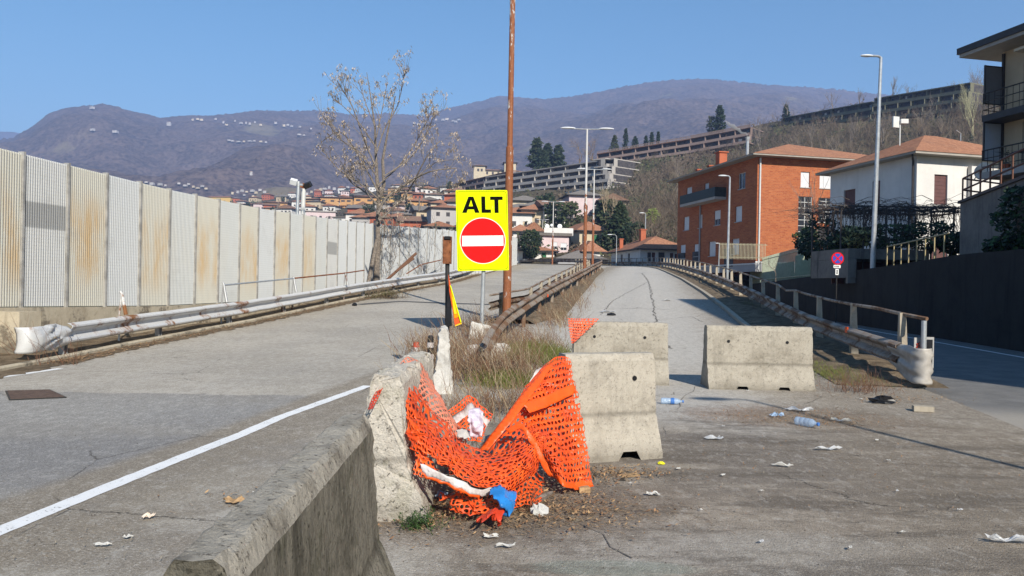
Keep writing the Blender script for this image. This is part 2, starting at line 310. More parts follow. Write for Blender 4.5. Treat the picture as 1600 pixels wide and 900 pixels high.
def street_mat():
    g=NG('street_asphalt'); p=g.pos(); n1=g.noise(1.6,p,8,.7); n3=g.noise(120,p,3,.7); n2=g.noise(15,p,5,.7)
    c=g.mix(g.step(n1,.35,.65),(.125,.123,.12),(.18,.175,.168)); q=GF(1560,670); 
    c=g.mix(g.math('MULTIPLY',g.blob(p,q.x,q.y,2.2,1.6,0,.9,n1,.5),.7),c,(.40,.36,.30))
    c=g.mix(g.math('MULTIPLY',g.step(n3,.5,.68),.35),c,(.48,.47,.45)); c=g.mix(g.math('MULTIPLY',g.step(n3,.48,.33),.4),c,(.06,.06,.06))
    return g.fin(c,.9,g.math('ADD',n3,n2),.6,.008,spec=.2)
M['street']=street_mat()
def paint():
    g=NG('worn_road_paint'); p=g.pos(); n=g.noise(50,p,6,.75); n1=g.noise(5,p,5,.7)
    m=g.fin(g.mix(n1,(.66,.66,.65),(.82,.82,.81)),.8,n,.4,.004,spec=.2); a=g.math('ADD',g.step(g.math('ADD',n,g.math('MULTIPLY',n1,.35)),.50,.60),.10,clamp=True); g.put(g.b.inputs['Alpha'],a); return m
M['paint']=paint()
def soil(name,c1,c2,sc_=3):
    g=NG(name); p=g.pos(); n=g.noise(sc_,p,8,.7); n2=g.noise(sc_*14,p,5,.7); return g.fin(g.mix(g.step(g.math('ADD',g.math('MULTIPLY',n,.6),g.math('MULTIPLY',n2,.4)),.4,.6),c1,c2),.95,n2,.9,.03,spec=.1)
M['soil']=soil('dry_soil',(.10,.075,.05),(.24,.185,.125)); M['soil_green']=soil('weedy_ground',(.07,.075,.035),(.16,.13,.08),.3)
# base ground sheet, wide
b=MB(); b.add([(-9000,-300,-.35),(9000,-300,-.35),(9000,9000,-.35),(-9000,9000,-.35)],[(0,1,2,3)]); struct(b.build('ground',M['soil_green']))
# ramp road: strip along the centre line
def nrm(i):
    a=CL[max(i-1,0)]; c=CL[min(i+1,len(CL)-1)]; t=Vector((c.x-a.x,c.y-a.y,0)).normalized(); return Vector((t.y,-t.x,0))
def lat(i,s,dz=0):
    n=nrm(i); return CL[i]+n*s+Vector((0,0,dz))
b=MB(); LAT=[-11.5,-9.3,-7.7,-6,-4,-2,-.6,.6,2,4,6,7.6,8.5]
for i in range(len(CL)):
    for s in LAT:
        p=lat(i,s); p.z=float(np.interp(CL[i].y,_hx,_hy)); b.V.append(tuple(p))
nl=len(LAT)
for i in range(len(CL)-1):
    for j in range(nl-1): b.F.append((i*nl+j,i*nl+j+1,(i+1)*nl+j+1,(i+1)*nl+j)); b.M.append(0)
n0=len(b.V)
for i in range(len(CL)):      # retaining side of the ramp
    p=lat(i,8.5); b.V.append((p.x,p.y,CL[i].z-.002)); b.V.append((p.x+.02,p.y,-.4))
    q=lat(i,-11.5); b.V.append((q.x,q.y,CL[i].z-.002)); b.V.append((q.x-.02,q.y,-.4))
for i in range(len(CL)-1):
    k=n0+i*4; b.F.append((k,k+1,k+5,k+4)); b.F.append((k+2,k+6,k+7,k+3)); b.M+= [1,1]
ramp=struct(b.build('ramp_road',[M['asphalt'],M['wall_old']]))
# ground behind and beside the camera
b=MB(); p0=lat(0,-11.5); p1=lat(0,8.5); b.add([(p0.x-3,-30,0),(p1.x,-30,0),(p1.x,p1.y,0),(p0.x,p0.y,0)],[(0,1,2,3)]); struct(b.build('forecourt_road',M['asphalt']))
# street to the right of the ramp
WA=Vector((14.55,19,0)); WD=Vector((.171,1,0))      # foot of the dark retaining wall
def wallpt(Z,off=0,z=0): return Vector((11.3+.171*Z+off,Z,z))
b=MB(); v=[];ys=[-30,0,6,12,20,30,45,60,80,100,130]
for y in ys:
    cx=float(np.interp(y,CA[:110,1],CA[:110,0])) if y<100 else 9.0
    v+= [(cx+3.0,y,-.006),(11.3+.171*max(y,-5)+3,y,-.006)]
b.add(v,[(2*i,2*i+1,2*i+3,2*i+2) for i in range(len(ys)-1)]); struct(b.build('street',M['street']))
# gutter strip of dust at the wall foot + edge line
def ribbon(name,pts,wd,mat,z=.004,kind='structure',label=None,follow=False,jit=0,m=None):
    b=MB(); v=[]
    for i,p in enumerate(pts):
        a=pts[max(i-1,0)]; c=pts[min(i+1,len(pts)-1)]; t=(c-a); t.z=0; t.normalize(); n=Vector((t.y,-t.x,0))*(wd/2*(1+jit*(rnd.random()-.5)))
        for q in (p-n,p+n): v.append(Vector((q.x,q.y,(H(q.x,q.y) if follow else p.z)+z)))
    b.add(v,[(2*i,2*i+1,2*i+3,2*i+2) for i in range(len(pts)-1)]); o=b.build(name,mat); 
    o['kind']=kind; return o
def dens(pts,step=.6):
    out=[]
    for a,c in zip(pts[:-1],pts[1:]):
        k=max(1,int((c-a).length/step))
        for i in range(k): out.append(a.lerp(c,i/k))
    out.append(pts[-1]); return out
ribbon('street_edge_line',[wallpt(Z,-1.05,-.006) for Z in range(6,95,4)],.13,M['paint'])
wl=[GF(-260,946),GF(0,830),GF(150,769),GF(290,713),GF(440,655),G(575,603),]
ribbon('road_edge_line',dens(wl,.09),.15,M['paint'],follow=True,z=.005,jit=.14)
ribbon('lane_line',dens([G(-200,614),G(0,590),G(95,576)],.5),.14,M['paint'],follow=True,z=.005)
# joints and cracks in the carriageways
M['crack']=simple('tar_crack',(.17,.155,.135),.9,.2,20)
def crack(name,px,wd,jit=.9,wob=.04):
    pts=[]
    base=dens([G(*q) for q in px],.22)
    for q in base: pts.append(Vector((q.x+rnd.uniform(-wob,wob),q.y+rnd.uniform(-wob,wob),q.z)))
    ribbon(name,pts,wd*.6,M['crack'],z=.007,follow=True,jit=jit)
crack('road_crack',[(1003,427),(1013,440),(1020,470),(1024,500),(1038,535),(1046,545)],.07,wob=.07)
crack('road_crack',[(1013,440),(985,455),(958,470),(938,492)],.04)
crack('road_crack',[(945,483),(1000,482),(1060,485)],.05); crack('road_crack',[(930,425),(990,427),(1045,430)],.10); crack('road_crack',[(745,434),(800,437),(850,441),(902,438)],.08)
crack('road_crack',[(1024,500),(1080,495),(1098,503)],.03); crack('road_crack',[(830,419),(890,423)],.10)
crack('road_crack',[(903,818),(940,833),(962,858),(985,872)],.016,wob=.03); crack('road_crack',[(1060,655),(1130,668),(1180,664)],.012); crack('road_crack',[(1056,640),(1085,605),(1130,596)],.012)
for q,rt,s in (((-4,0),0,1),):
    pass
M['tar']=simple('old_tar_band',(.105,.103,.10),.9,.15,6)
ribbon('tar_joint',dens([G(560,476),G(625,471),G(700,474),G(800,477)],.5),.42,M['tar'],z=.006,follow=True,jit=.3)
# kerb strip and soil bed along the left guardrail
LR_PX=[(60,566),(200,538),(357,508),(465,486),(540,470),(650,449),(700,440),(760,424),(806,413)]
LR=[G(*q) for q in LR_PX]

LRs=catmull([LR[0],LR[1],LR[2],LR[3],LR[4],LR[5],LR[6],LR[7],LR[8]],8)
def offset(path,s):
    out=[]
    for i,p in enumerate(path):
        a=path[max(i-1,0)]; c=path[min(i+1,len(path)-1)]; t=Vector((c.x-a.x,c.y-a.y,0)).normalized(); out.append(p+Vector((t.y,-t.x,0))*s)
    return out
ext=[LRs[0]+(LRs[0]-LRs[8])*.9]+LRs
b=MB(); k=offset(ext,.12); k=[Vector((p.x,p.y,H(p.x,p.y))) for p in k]; b.sweep(k,[(-.06,-.1),(.06,-.1),(.06,.05),(.04,.07),(-.06,.07)]); struct(b.build('kerb',M['wall_old']))
b=MB(); A=offset(ext,.05); C2=offset(ext,-1.9); v=[]
for a,c in zip(A,C2):
    for t in (0,.33,.66,1): q=a.lerp(c,t); v.append((q.x,q.y,H(q.x,q.y)+.03+.05*math.sin(t*math.pi)+rnd.uniform(0,.03)))
f=[]
for i in range(len(A)-1):
    for j in range(3): f.append((i*4+j,i*4+j+1,(i+1)*4+j+1,(i+1)*4+j))
b.add(v,f); struct(b.build('verge_soil',M['soil']))
ribbon('verge_dirt',dens([Vector((p.x,p.y,p.z)) for p in offset(ext,.42)],.16),.50,M['soil'],z=.008,follow=True,jit=.7)
# soil bank inside the right edge rail
RRZ=[(6.42,12.25),(6.95,15.4),(7.6,19.5),(8.55,25),(9.6,31.5),(10.6,38),(11.6,45),(12.7,53),(13.9,62),(15.1,71),(16.2,80),(17.0,90),(16.9,101),(15.2,113),(11.2,124),(4.5,134),(-5,142),(-18,149)]
RR=catmull([Vector((x,y,H(x,y))) for x,y in RRZ],8); RR=[Vector((p.x,p.y,H(p.x,p.y))) for p in RR]
b=MB(); v=[];A=offset(RR,-1.15);C2=offset(RR,.55)
for i,(a,c) in enumerate(zip(A,C2)):
    k=1 if i>2 else i/3
    for t in (0,.25,.5,.75,1): q=a.lerp(c,t); v.append((q.x,q.y,H(q.x,q.y)+.012+k*.13*math.sin(t*math.pi*.8)*(.6+.8*rnd.random())))
f=[]
for i in range(len(A)-1):
    for j in range(4): f.append((i*5+j,i*5+j+1,(i+1)*5+j+1,(i+1)*5+j))
b.add(v,f); struct(b.build('bank_soil',M['soil']))
# small kerb of the ramp under the far right rail
b=MB(); k=[p for p in offset(RR,-1.2)][14:]; k=[Vector((p.x,p.y,H(p.x,p.y))) for p in k]; b.sweep(k,[(-.08,-.1),(.08,-.1),(.08,.10),(-.08,.10)]); struct(b.build('ramp_kerb',M['post_conc']))
# ---------------- raised ground behind the dark retaining wall
b=MB(); v=[]; Zs=[4,10,16,22,28,34,42,50,60,73,90,110]
for Z in Zs:
    zt=float(np.interp(Z,[10,28,45,60,73,90,110],[3.0,3.0,2.8,2.6,2.5,3.6,4.6])); v+= [wallpt(Z,.3,zt-.05),wallpt(Z,8,zt+.1),wallpt(Z,30,zt+1.2),wallpt(Z,80,zt+6)]
f=[]
for i in range(len(Zs)-1):
    for j in range(3): f.append((i*4+j,i*4+j+1,(i+1)*4+j+1,(i+1)*4+j))
b.add(v,f); struct(b.build('raised_ground',M['soil_green']))
# ---------------- hillside and mountains as height fields in polar rows round the viewpoint
def vnoise(x,y,seed=0,octv=5,rough=.5):
    def h(ix,iy,s):
        n=(ix*374761393+iy*668265263+s*1442695041)&0xffffffff; n=((n^(n>>13))*1274126177)&0xffffffff; return ((n^(n>>16))&0xffff)/65535.0
    out=np.zeros_like(x,dtype=float); amp=1;tot=0
    for o in range(octv):
        xi=np.floor(x).astype(np.int64); yi=np.floor(y).astype(np.int64); fx=x-xi; fy=y-yi; fx=fx*fx*(3-2*fx); fy=fy*fy*(3-2*fy)
        a=h(xi,yi,seed+o); bb=h(xi+1,yi,seed+o); c=h(xi,yi+1,seed+o); d=h(xi+1,yi+1,seed+o)
        out+=amp*((a*(1-fx)+bb*fx)*(1-fy)+(c*(1-fx)+d*fx)*fy); tot+=amp; amp*=rough; x=x*2.03+11.3; y=y*2.03+5.7
    return out/tot
from mathutils.bvhtree import BVHTree
LANDS=[]
def land(px,py,which=None):
    "the point of the terrain seen at a pixel"
    for k in range(12):
        d=U(px,py+k,1)-Vector((0,0,CAMZ)); best=None
        for i,T in enumerate(LANDS):
            if which is not None and i!=which: continue
            h=T.ray_cast(Vector((0,0,CAMZ)),d.normalized())
            if h[0] is not None and (best is None or h[3]<best[1]): best=(h[0],h[3])
        if best: return best[0]
    return MT.at(px,py)
class Slope:
    "terrain rising from Z0 (base row) to Z1 (crest), its rows described by how high they stand at each bearing"
    def __init__(s,ub,base,crest,Z0,Z1): s.ub=ub; s.base=base; s.crest=crest; s.Z0=Z0; s.Z1=Z1
    def I(s,tab,u): return np.interp(u,[a for a,b in tab],[b for a,b in tab])
    def yp(s,u,t): return s.I(s.base,u)+(s.I(s.crest,u)-s.I(s.base,u))*t
    def Z(s,u,t): z0=s.I(s.Z0,u); z1=s.I(s.Z1,u); return z0*(z1/z0)**t
    def at(s,px,py):
        t=(s.I(s.base,px)-py)/(s.I(s.base,px)-s.I(s.crest,px)); t=max(0,min(1,float(t))); return U(px,py,float(s.Z(px,t)))
    def atZ(s,px,Z):
        z0=float(s.I(s.Z0,px)); z1=float(s.I(s.Z1,px)); t=max(0,min(1,math.log(Z/z0)/math.log(z1/z0))); return U(px,float(s.yp(px,t)),Z)
HILL=Slope(None,[(-300,395),(600,398),(800,402),(1000,405),(1180,400),(2000,400)],
 [(-300,345),(200,330),(300,322),(400,312),(500,303),(600,297),(690,292),(740,281),(800,276),(880,262),(930,249),(1000,238),(1075,224),(1130,210),(1170,200),(1220,188),(1300,172),(1400,155),(1510,138),(1600,122),(2000,80)],
 [(-300,150),(600,140),(980,125),(1050,112),(2000,105)],[(-300,900),(500,850),(640,620),(720,430),(900,380),(1200,350),(1500,290),(2000,280)])
MT=Slope(None,[(-600,360),(600,345),(900,330),(2200,320)],
 [(-600,230),(-100,226),(20,216),(45,203),(75,180),(100,171),(130,167),(160,166),(185,171),(210,181),(250,190),(300,185),(350,181),(400,173),(450,174),(500,173),(540,179),(580,178),(620,178),(660,181),(700,169),(750,159),(780,151),(850,156),(900,150),(950,141),(1000,131),(1050,125),(1100,123),(1150,128),(1200,133),(1250,136),(1300,139),(1400,150),(1600,170),(2200,200)],
 [(-600,800),(2200,800)],[(-600,2600),(100,2400),(300,2500),(560,3000),(700,3200),(1100,3000),(2200,2800)])
def forest_mat(name,cols,sc_,mead=None):
    g=NG(name); p=g.pos(); n=g.noise(sc_,p,7,.65); n2=g.noise(sc_*9,p,6,.75); n3=g.noise(sc_*.22,p,4,.55)
    c=g.mix(g.step(n,.35,.65),cols[0],cols[1]); c=g.mix(g.math('MULTIPLY',g.step(n2,.45,.66),.7),c,cols[2]); c=g.mix(g.math('MULTIPLY',g.step(n2,.52,.36),.75),c,tuple(k*.35 for k in cols[0]))
    if mead: c=g.mix(g.math('MULTIPLY',g.step(g.math('ADD',n3,g.math('MULTIPLY',n,.3)),.78,.84),mead[3]),c,mead[:3])
    return g.fin(c,1,n2,.6,1.0/(sc_*60),spec=.05)
M['forest']=forest_mat('bare_forest',[(.065,.05,.046),(.115,.084,.074),(.165,.125,.105)],.012,(.20,.17,.10,.55))
M['hill']=forest_mat('wooded_hillside',[(.060,.052,.034),(.10,.083,.055),(.16,.13,.085)],.12,(.09,.10,.045,.6))
def slope_mesh(S,u0,u1,nu,nv,relief,fine,seed,name,mat,skirt,tree=0):
    u=np.linspace(u0,u1,nu); t=np.linspace(0,1,nv); TT,UU=np.meshgrid(t,u,indexing='ij'); yy=S.yp(UU,TT); Z=S.Z(UU,TT)
    a=UU-800; bq=450-yy; cr,sr=math.cos(ROLL),math.sin(ROLL); X=(a*cr-bq*sr)/F*Z; z=CAMZ+(a*sr+bq*cr)/F*Z
    env=np.sin(np.pi*np.clip(TT,0,1))**.6
    z=z+(vnoise(X*relief[1],Z*relief[1],seed)-.5)*relief[0]*env*2
    z=z+(vnoise(X*fine[1],Z*fine[1],seed+9,4,.6)-.5)*fine[0]*(.25+TT*1.1)
    if tree: z[-1]+= (vnoise(u*.35,u*0,3,3,.7)-.4)*tree*2.2
    rows=[]
    back=[]                                             # ground falling away behind the crest
    for k,(f_,dz) in enumerate(((1.06,-.02),(1.3,-.16))): back.append((X[-1]*f_,Z[-1]*f_,z[-1]+dz*Z[-1]))
    front=[(X[0]*.9,Z[0]*.9,z[0]*0+skirt)]
    XX=np.vstack([front[0][0],X]+[q[0] for q in back]); ZZ=np.vstack([front[0][1],Z]+[q[1] for q in back]); zz=np.vstack([front[0][2],z]+[q[2] for q in back])
    nv2=XX.shape[0]; V=np.stack([XX,ZZ,zz],-1).reshape(-1,3); i,j=np.meshgrid(np.arange(nv2-1),np.arange(nu-1),indexing='ij'); k=(i*nu+j).ravel()
    Fc=np.stack([k,k+1,k+nu+1,k+nu],-1)
    me=bpy.data.meshes.new(name); me.from_pydata(V.tolist(),[],Fc.tolist()); me.materials.append(mat); me.polygons.foreach_set('use_smooth',[True]*len(Fc)); me.update()
    LANDS.append(BVHTree.FromPolygons(V.tolist(),Fc.tolist()))
    o=bpy.data.objects.new(name,me); col.objects.link(o); return struct(o)
slope_mesh(HILL,-300,2000,460,90,(3,.02),(1.2,.25),4,'hillside',M['hill'],-.5)
slope_mesh(MT,-600,2200,1500,230,(120,.0024),(8,.06),21,'mountains',M['forest'],-5,tree=5)
# pale blue hill far behind, at the left edge
b=MB(); pr=[(-900,240),(-300,212),(-60,205),(20,206),(60,214),(140,228),(260,262)]; v=[]
for px,py in pr:
    t=U(px,py,7500); v+= [t,Vector((t.x*.85,6300,0)),Vector((t.x*1.2,9000,0))]
f=[]
for i in range(len(pr)-1): f+= [(3*i+1,3*i+4,3*i+3,3*i),(3*i,3*i+3,3*i+5,3*i+2)]
b.add(v,f); struct(b.build('far_hill',M['forest']))
# ---------------- haze
def haze():
    b=MB(); b.box((0,3600,402),(15000,12400,815)); b.V=[(x,y,z-6) for x,y,z in b.V]
    o=b.build('haze',bpy.data.materials.new('haze_air')); m=o.data.materials[0]; m.use_nodes=True; t=m.node_tree; t.nodes.clear()
    v=t.nodes.new('ShaderNodeVolumePrincipled'); out=t.nodes.new('ShaderNodeOutputMaterial'); v.inputs['Color'].default_value=(.36,.54,1,1); v.inputs['Density'].default_value=.00029; v.inputs['Anisotropy'].default_value=0
    t.links.new(v.outputs[0],out.inputs['Volume']); o['kind']='stuff'; return o
haze()
# ================================================================ CONCRETE BARRIERS
def sm(o,on=True):
    for p in o.data.polygons: p.use_smooth=on
    return o
def jersey(label,c,rz,L,Hh,ht,mat,group=None,holes=True,top=None,rough=.006,seed=1,hb=.29,feet=True):
    "a safety barrier: flared foot, slope break at .42, chipped arrises, fork pockets underneath"
    r=random.Random(seed); k=Hh/1.0
    prof=[(-hb,0),(-hb,.06),(-(ht+.052),.42),(-ht-.012,.93),(-ht+.012,.985),(-ht+.03,1.0),(ht-.03,1.0),(ht-.012,.985),(ht+.012,.93),(ht+.052,.42),(hb,.06),(hb,0)]
    pts=[]
    def subdiv(a,b_,n): return [(a[0]+(b_[0]-a[0])*t/n,a[1]+(b_[1]-a[1])*t/n) for t in range(n)]
    for i in range(len(prof)-1):
        a,b_=prof[i],prof[i+1]; pts+=subdiv(a,b_,max(1,int(math.hypot(a[0]-b_[0],a[1]-b_[1])/.045)))
    pts.append(prof[-1]); nx=int(L/.045); Mx=Matrix.Rotation(rz,3,'Z'); c=Vector(c)
    b=MB(); V=[]; n=len(pts)
    def fork(x): return feet and any(abs(x-q)<.09 for q in (feet if isinstance(feet,(list,tuple)) else (-L*.17,L*.20)))
    for i in range(nx+1):
        x=-L/2+L*i/nx
        for (y,z) in pts:
            dz=z; 
            if fork(x) and z<.09: dz=.085
            e=rough*(1+(2.2 if (z>.93 or i in (0,nx)) else 0)); q=Vector((x+r.uniform(-e,e)*.8,y+r.uniform(-e,e),dz*k+(r.uniform(-e,e*.3) if z>.02 else 0)))
            if i in (0,nx): q.x*=.998
            V.append(c+Mx@q)
    Fq=[]; Mi=[]
    for i in range(nx):
        for j in range(n-1):
            Fq.append((i*n+j,(i+1)*n+j,(i+1)*n+j+1,i*n+j+1)); zz=(pts[j][1]+pts[j+1][1])/2; Mi.append(1 if (top and zz>.955) else 0)
    b.add(V,Fq); b.M=Mi
    for i,rev in ((0,True),(nx,False)):
        o=len(b.V); cc=c+Mx@Vector((-L/2+L*i/nx,0,.5*k)); pass
        q=[i*n+j for j in range(n)]; b.F.append(tuple(q) if rev else tuple(reversed(q))); b.M.append(0)
    root=empty('jersey_barrier',c,label,'concrete barrier',group)
    body=b.build('body',[mat,top or mat],root)
    if holes:
        for q in holes if isinstance(holes,(list,tuple)) else (-L*.27,L*.27):
            for s in (-1,):
                h=MB(); z=.76*k; y=-(ht+.028); p=c+Mx@Vector((q,y,z)); d=Mx@Vector((0,.05,0)); d2=Mx@Vector((.022,0,0)); 
                h.tube([p-d*.12,p+d],.024,10)
            h.build('anchor_hole',M['black'],root)
    return root
DIR=math.atan2(1,.17)          # ramp direction as an angle of the x axis
B_G='concrete safety barriers closing the ramp'
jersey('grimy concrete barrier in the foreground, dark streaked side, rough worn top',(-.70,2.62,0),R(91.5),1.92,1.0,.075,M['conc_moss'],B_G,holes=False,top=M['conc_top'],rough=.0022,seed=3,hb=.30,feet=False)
jersey('narrow crumbling concrete barrier seen end-on, orange net hanging on its right side',(-.84,6.15,0),R(90),1.9,1.0,.10,M['conc_rough'],B_G,holes=False,rough=.006,seed=4,hb=.29,feet=False)
jersey('pale concrete barrier right of the orange net, nearest one with its broad face in view',(.93,7.45,0),R(20),.94,.99,.10,M['conc2'],B_G,holes=[.24],feet=[.10],seed=5,rough=.0012)
jersey('concrete barrier behind, with a scrap of orange net over its upper left corner',(1.75,12.35,.10),R(-1),1.50,.99,.10,M['conc'],B_G,holes=[-.42,.38],seed=6,rough=.0015)
jersey('free-standing concrete barrier on the right, casting its shadow to the left',(3.85,12.0,.08),R(-1.5),1.62,1.0,.10,M['conc'],B_G,holes=[-.48,.42],seed=7,rough=.0018)
jersey('white painted concrete barrier with peeling paint under the rusty lantern post',(-.99,11.3,.03),R(95.2),.8,.98,.055,M['white_conc'],B_G,holes=False,rough=.006,seed=8,hb=.15,feet=False)
# ================================================================ GUARDRAILS
WB=[(0,.160),(.02,.158),(.085,.125),(.09,.10),(.075,.075),(.005,.025),(.005,-.025),(.075,-.075),(.09,-.10),(.085,-.125),(.02,-.158),(0,-.160)]
WBp=[(a,b) for a,b in WB]+[(a-.008,b) for a,b in reversed(WB)]
def wbeam(b,path,z,side=1,sc_=1.0,m=0,wob=0):
    P=[Vector((p.x,p.y,p.z+z+rnd.uniform(-wob,wob))) for p in path]; b.sweep(P,[(a*side*sc_,c*sc_) for a,c in (WBp if side>0 else list(reversed(WBp)))],m=m)
def walk(path,step,start=0.0):
    "points at even spacing along a polyline with their direction"
    out=[];acc=start
    for a,c in zip(path[:-1],path[1:]):
        L=(c-a).length
        while acc<=L: out.append((a.lerp(c,acc/L),(c-a).normalized())); acc+=step
        acc-=L
    return out
def strap(P): return Vector((P.x,P.y,H(P.x,P.y)))
# left guardrail, with torn end and broken handrail
LP=[strap(p) for p in LRs]
t=empty('guardrail',LP[0],'long galvanised guardrail with torn white end, along the metal noise barrier','guardrail')
b=MB(); wbeam(b,LP[3:],.44,1,1.22,wob=.005); b.build('rail',M['steel_white'],t)
b=MB(); base=LP[0]; e1=LP[3]; d=(LP[3]-LP[0]); d.z=0; L0=d.length; d.normalize(); sd=Vector((d.y,-d.x,0))
# crumpled end shoe: rounded sheet folding back
V=[];nu,nv=22,12; ra=random.Random(2)
for i in range(nu+1):
    u=i/nu
    for j in range(nv+1):
        v=j/nv
        s=L0*1.0-(L0+.12)*min(u/.72,1)
        depth=.09*math.sin(v*math.pi)
        if u>.72: a=(u-.72)/.28*math.pi*.75; s=-.12-.17*math.sin(a); dep=-.17*(1-math.cos(a))
        else: dep=depth*.4
        fade=min(1,u/.3); hh=.17+.06*fade; z=.42-.02*u+(v-.5)*2*hh; ph=WB[0]
        prof=float(np.interp(v,[0,.12,.25,.5,.75,.88,1],[0,.08,.08,.012,.08,.08,0]))*(1-fade)+.05*fade*math.sin(v*math.pi)
        cr=.05*math.exp(-((u-.38)/.14)**2)*math.sin(v*19+u*23)+.006*ra.uniform(-1,1)
        q=base+d*s+sd*(prof+dep+cr)+Vector((0,0,z+.05*math.exp(-((u-.3)/.12)**2)*math.sin(v*7))); V.append(q)
f=[(i*(nv+1)+j,(i+1)*(nv+1)+j,(i+1)*(nv+1)+j+1,i*(nv+1)+j+1) for i in range(nu) for j in range(nv) if not (5<i<10 and 4<j<7 and (i+j)%2)]
b.add(V,f); o=sm(b.build('end_shoe',M['steel_white'],t)); md=o.modifiers.new('thick','SOLIDIFY'); md.thickness=.006; o['label']='crumpled white end shoe with torn holes'
def rail_post(parent,p,dr,h,mat,w=.10,dd=.05,off=-.06,name='post'):
    b=MB(); s_=Vector((dr.y,-dr.x,0)).normalized(); dn=Vector((dr.x,dr.y,0)).normalized(); c=p+s_*(off-dd)
    # C-section post
    for q,a,e in ((c-dn*w/2,dn*w,s_*.008),(c-dn*w/2,dn*.008,s_*dd*1.6),(c+dn*(w/2-.008),dn*.008,s_*dd*1.6)): b.obox(q+Vector((0,0,-.1)),a,e,Vector((0,0,h+.1)))
    return b.build(name,mat,parent)
posts=walk(LP,3.7,.9)
for i,(p,dr) in enumerate(posts[:16]): rail_post(t,strap(p),dr,.58,M['steel'],.12,.07)
tall=[strap(G(200,538)),strap(G(357,508)),strap(G(465,486)),strap(G(545,471)),strap(G(662,446)),strap(G(693,441))]
for i,p in enumerate(tall):
    b=MB(); q=Vector((p.x-.16,p.y,p.z)); h=(1.12,1.18,1.15,1.12,1.15,1.15)[i]; b.tube([q+Vector((.10,0,.65)),q+Vector((.05,0,.9)),q+Vector((.0,0,h)),q+Vector((-.03,-.02,h+.05))],[.045,.04,.034,.02],8)
    b.tube([q+Vector((-.04,0,.0)),q+Vector((-.04,0,.7)),q+Vector((.0,0,h))],.022,6); b.build('bent_stanchion',M['steel_white'] if i<1 else M['steel'],t)
hr=[tall[1],tall[2],tall[3],strap(G(574,463))]; b=MB(); b.tube([Vector((p.x-.16,p.y,p.z+1.13)) for p in hr[:2]],.026,8); b.build('handrail',M['galv'],t)
b=MB(); b.tube([Vector((p.x-.16,p.y,p.z+1.13)) for p in hr[1:]],.026,8); b.build('handrail',M['rust'],t)['label']='rusty handrail length'
b=MB(); b.tube([Vector((p.x-.16,p.y,p.z+z)) for p,z in ((strap(G(640,451)),.75),(tall[4],1.12),(tall[5],1.3))],.03,8); b.build('handrail',M['rust'],t)['label']='buckled rusty handrail length'
# centre pair of rails between the two carriageways
cl=[strap(G(*q)) for q in [(766,505),(795,497),(825,489),(848,472),(867,458),(891,441),(906,430),(917,421)]]
i0=[i for i,p in enumerate(CL) if p.y>66][0]
far_l=[lat(i,-.55) for i in range(i0,len(CL))]; far_r=[lat(i,.55) for i in range(i0,len(CL))]
cl=[p for p in cl if p.y<62]; CLl=[strap(p) for p in catmull(cl+far_l[::4],4)]
t=empty('guardrail',CLl[0],'weathered guardrail on the left edge of the median, with square posts and a top bar','guardrail','twin guardrails on the median')
b=MB(); wbeam(b,CLl,.52,-1,.85,wob=.012); b.build('rail',M['steel_brown'],t)
b=MB(); b.tube([p+Vector((-.02,0,.84)) for p in CLl],.035,6); b.build('top_bar',M['steel_rust'],t)
for i,(p,dr) in enumerate(walk(CLl,3.2,1.0)[:26]): 
    bb=MB(); q=strap(p); bb.box((q.x,q.y,q.z+.38),(.14,.12,.92),rz=math.atan2(dr.y,dr.x)); bb.build('post',M['post_conc'],t)
cr_=[strap(G(*q)) for q in [(752,585),(772,553),(800,527),(850,490),(880,468),(905,450),(925,434),(936,424)]]
cr_=[p for p in cr_ if p.y<62]; CRr=[strap(p) for p in catmull(cr_+far_r[::4],5)]
t=empty('guardrail',CRr[0],'rust-brown guardrail on the right edge of the median, sinking into dry brush','guardrail','twin guardrails on the median')
z0=[.30+.36*min(1,i/14) for i in range(len(CRr))]; P=[p+Vector((0,0,z0[i]-.52+.0)) for i,p in enumerate(CRr)]
b=MB(); wbeam(b,P,.58,1,1.1,wob=.008); b.build('rail',M['steel_rust'],t)
for i,(p,dr) in enumerate(walk(CRr,3.6,2.0)[:24]): rail_post(t,strap(p),dr,.62,M['steel_rust'],.10,.06)
b=MB(); q=CRr[15]; b.box((q.x+.12,q.y,q.z+.62),(.03,.12,.10)); b.build('reflector',M['orange'],t)
# median kerb with soil between the rails
b=MB(); v=[]; mid=[a for a in CLl if a.y<150][::2]
for p in mid:
    n=nearest(p.x,p.y); nn=nrm(n[2])
    for s,z in ((-.1,.0),(0,.14),(.5,.17),(1.15,.12),(1.35,.0)): q=p+nn*s; v.append((q.x,q.y,H(q.x,q.y)+z*.8+rnd.uniform(0,.03)))
f=[(i*5+j,i*5+j+1,(i+1)*5+j+1,(i+1)*5+j) for i in range(len(mid)-1) for j in range(4)]
b.add(v,f); struct(b.build('median_soil',M['soil']))
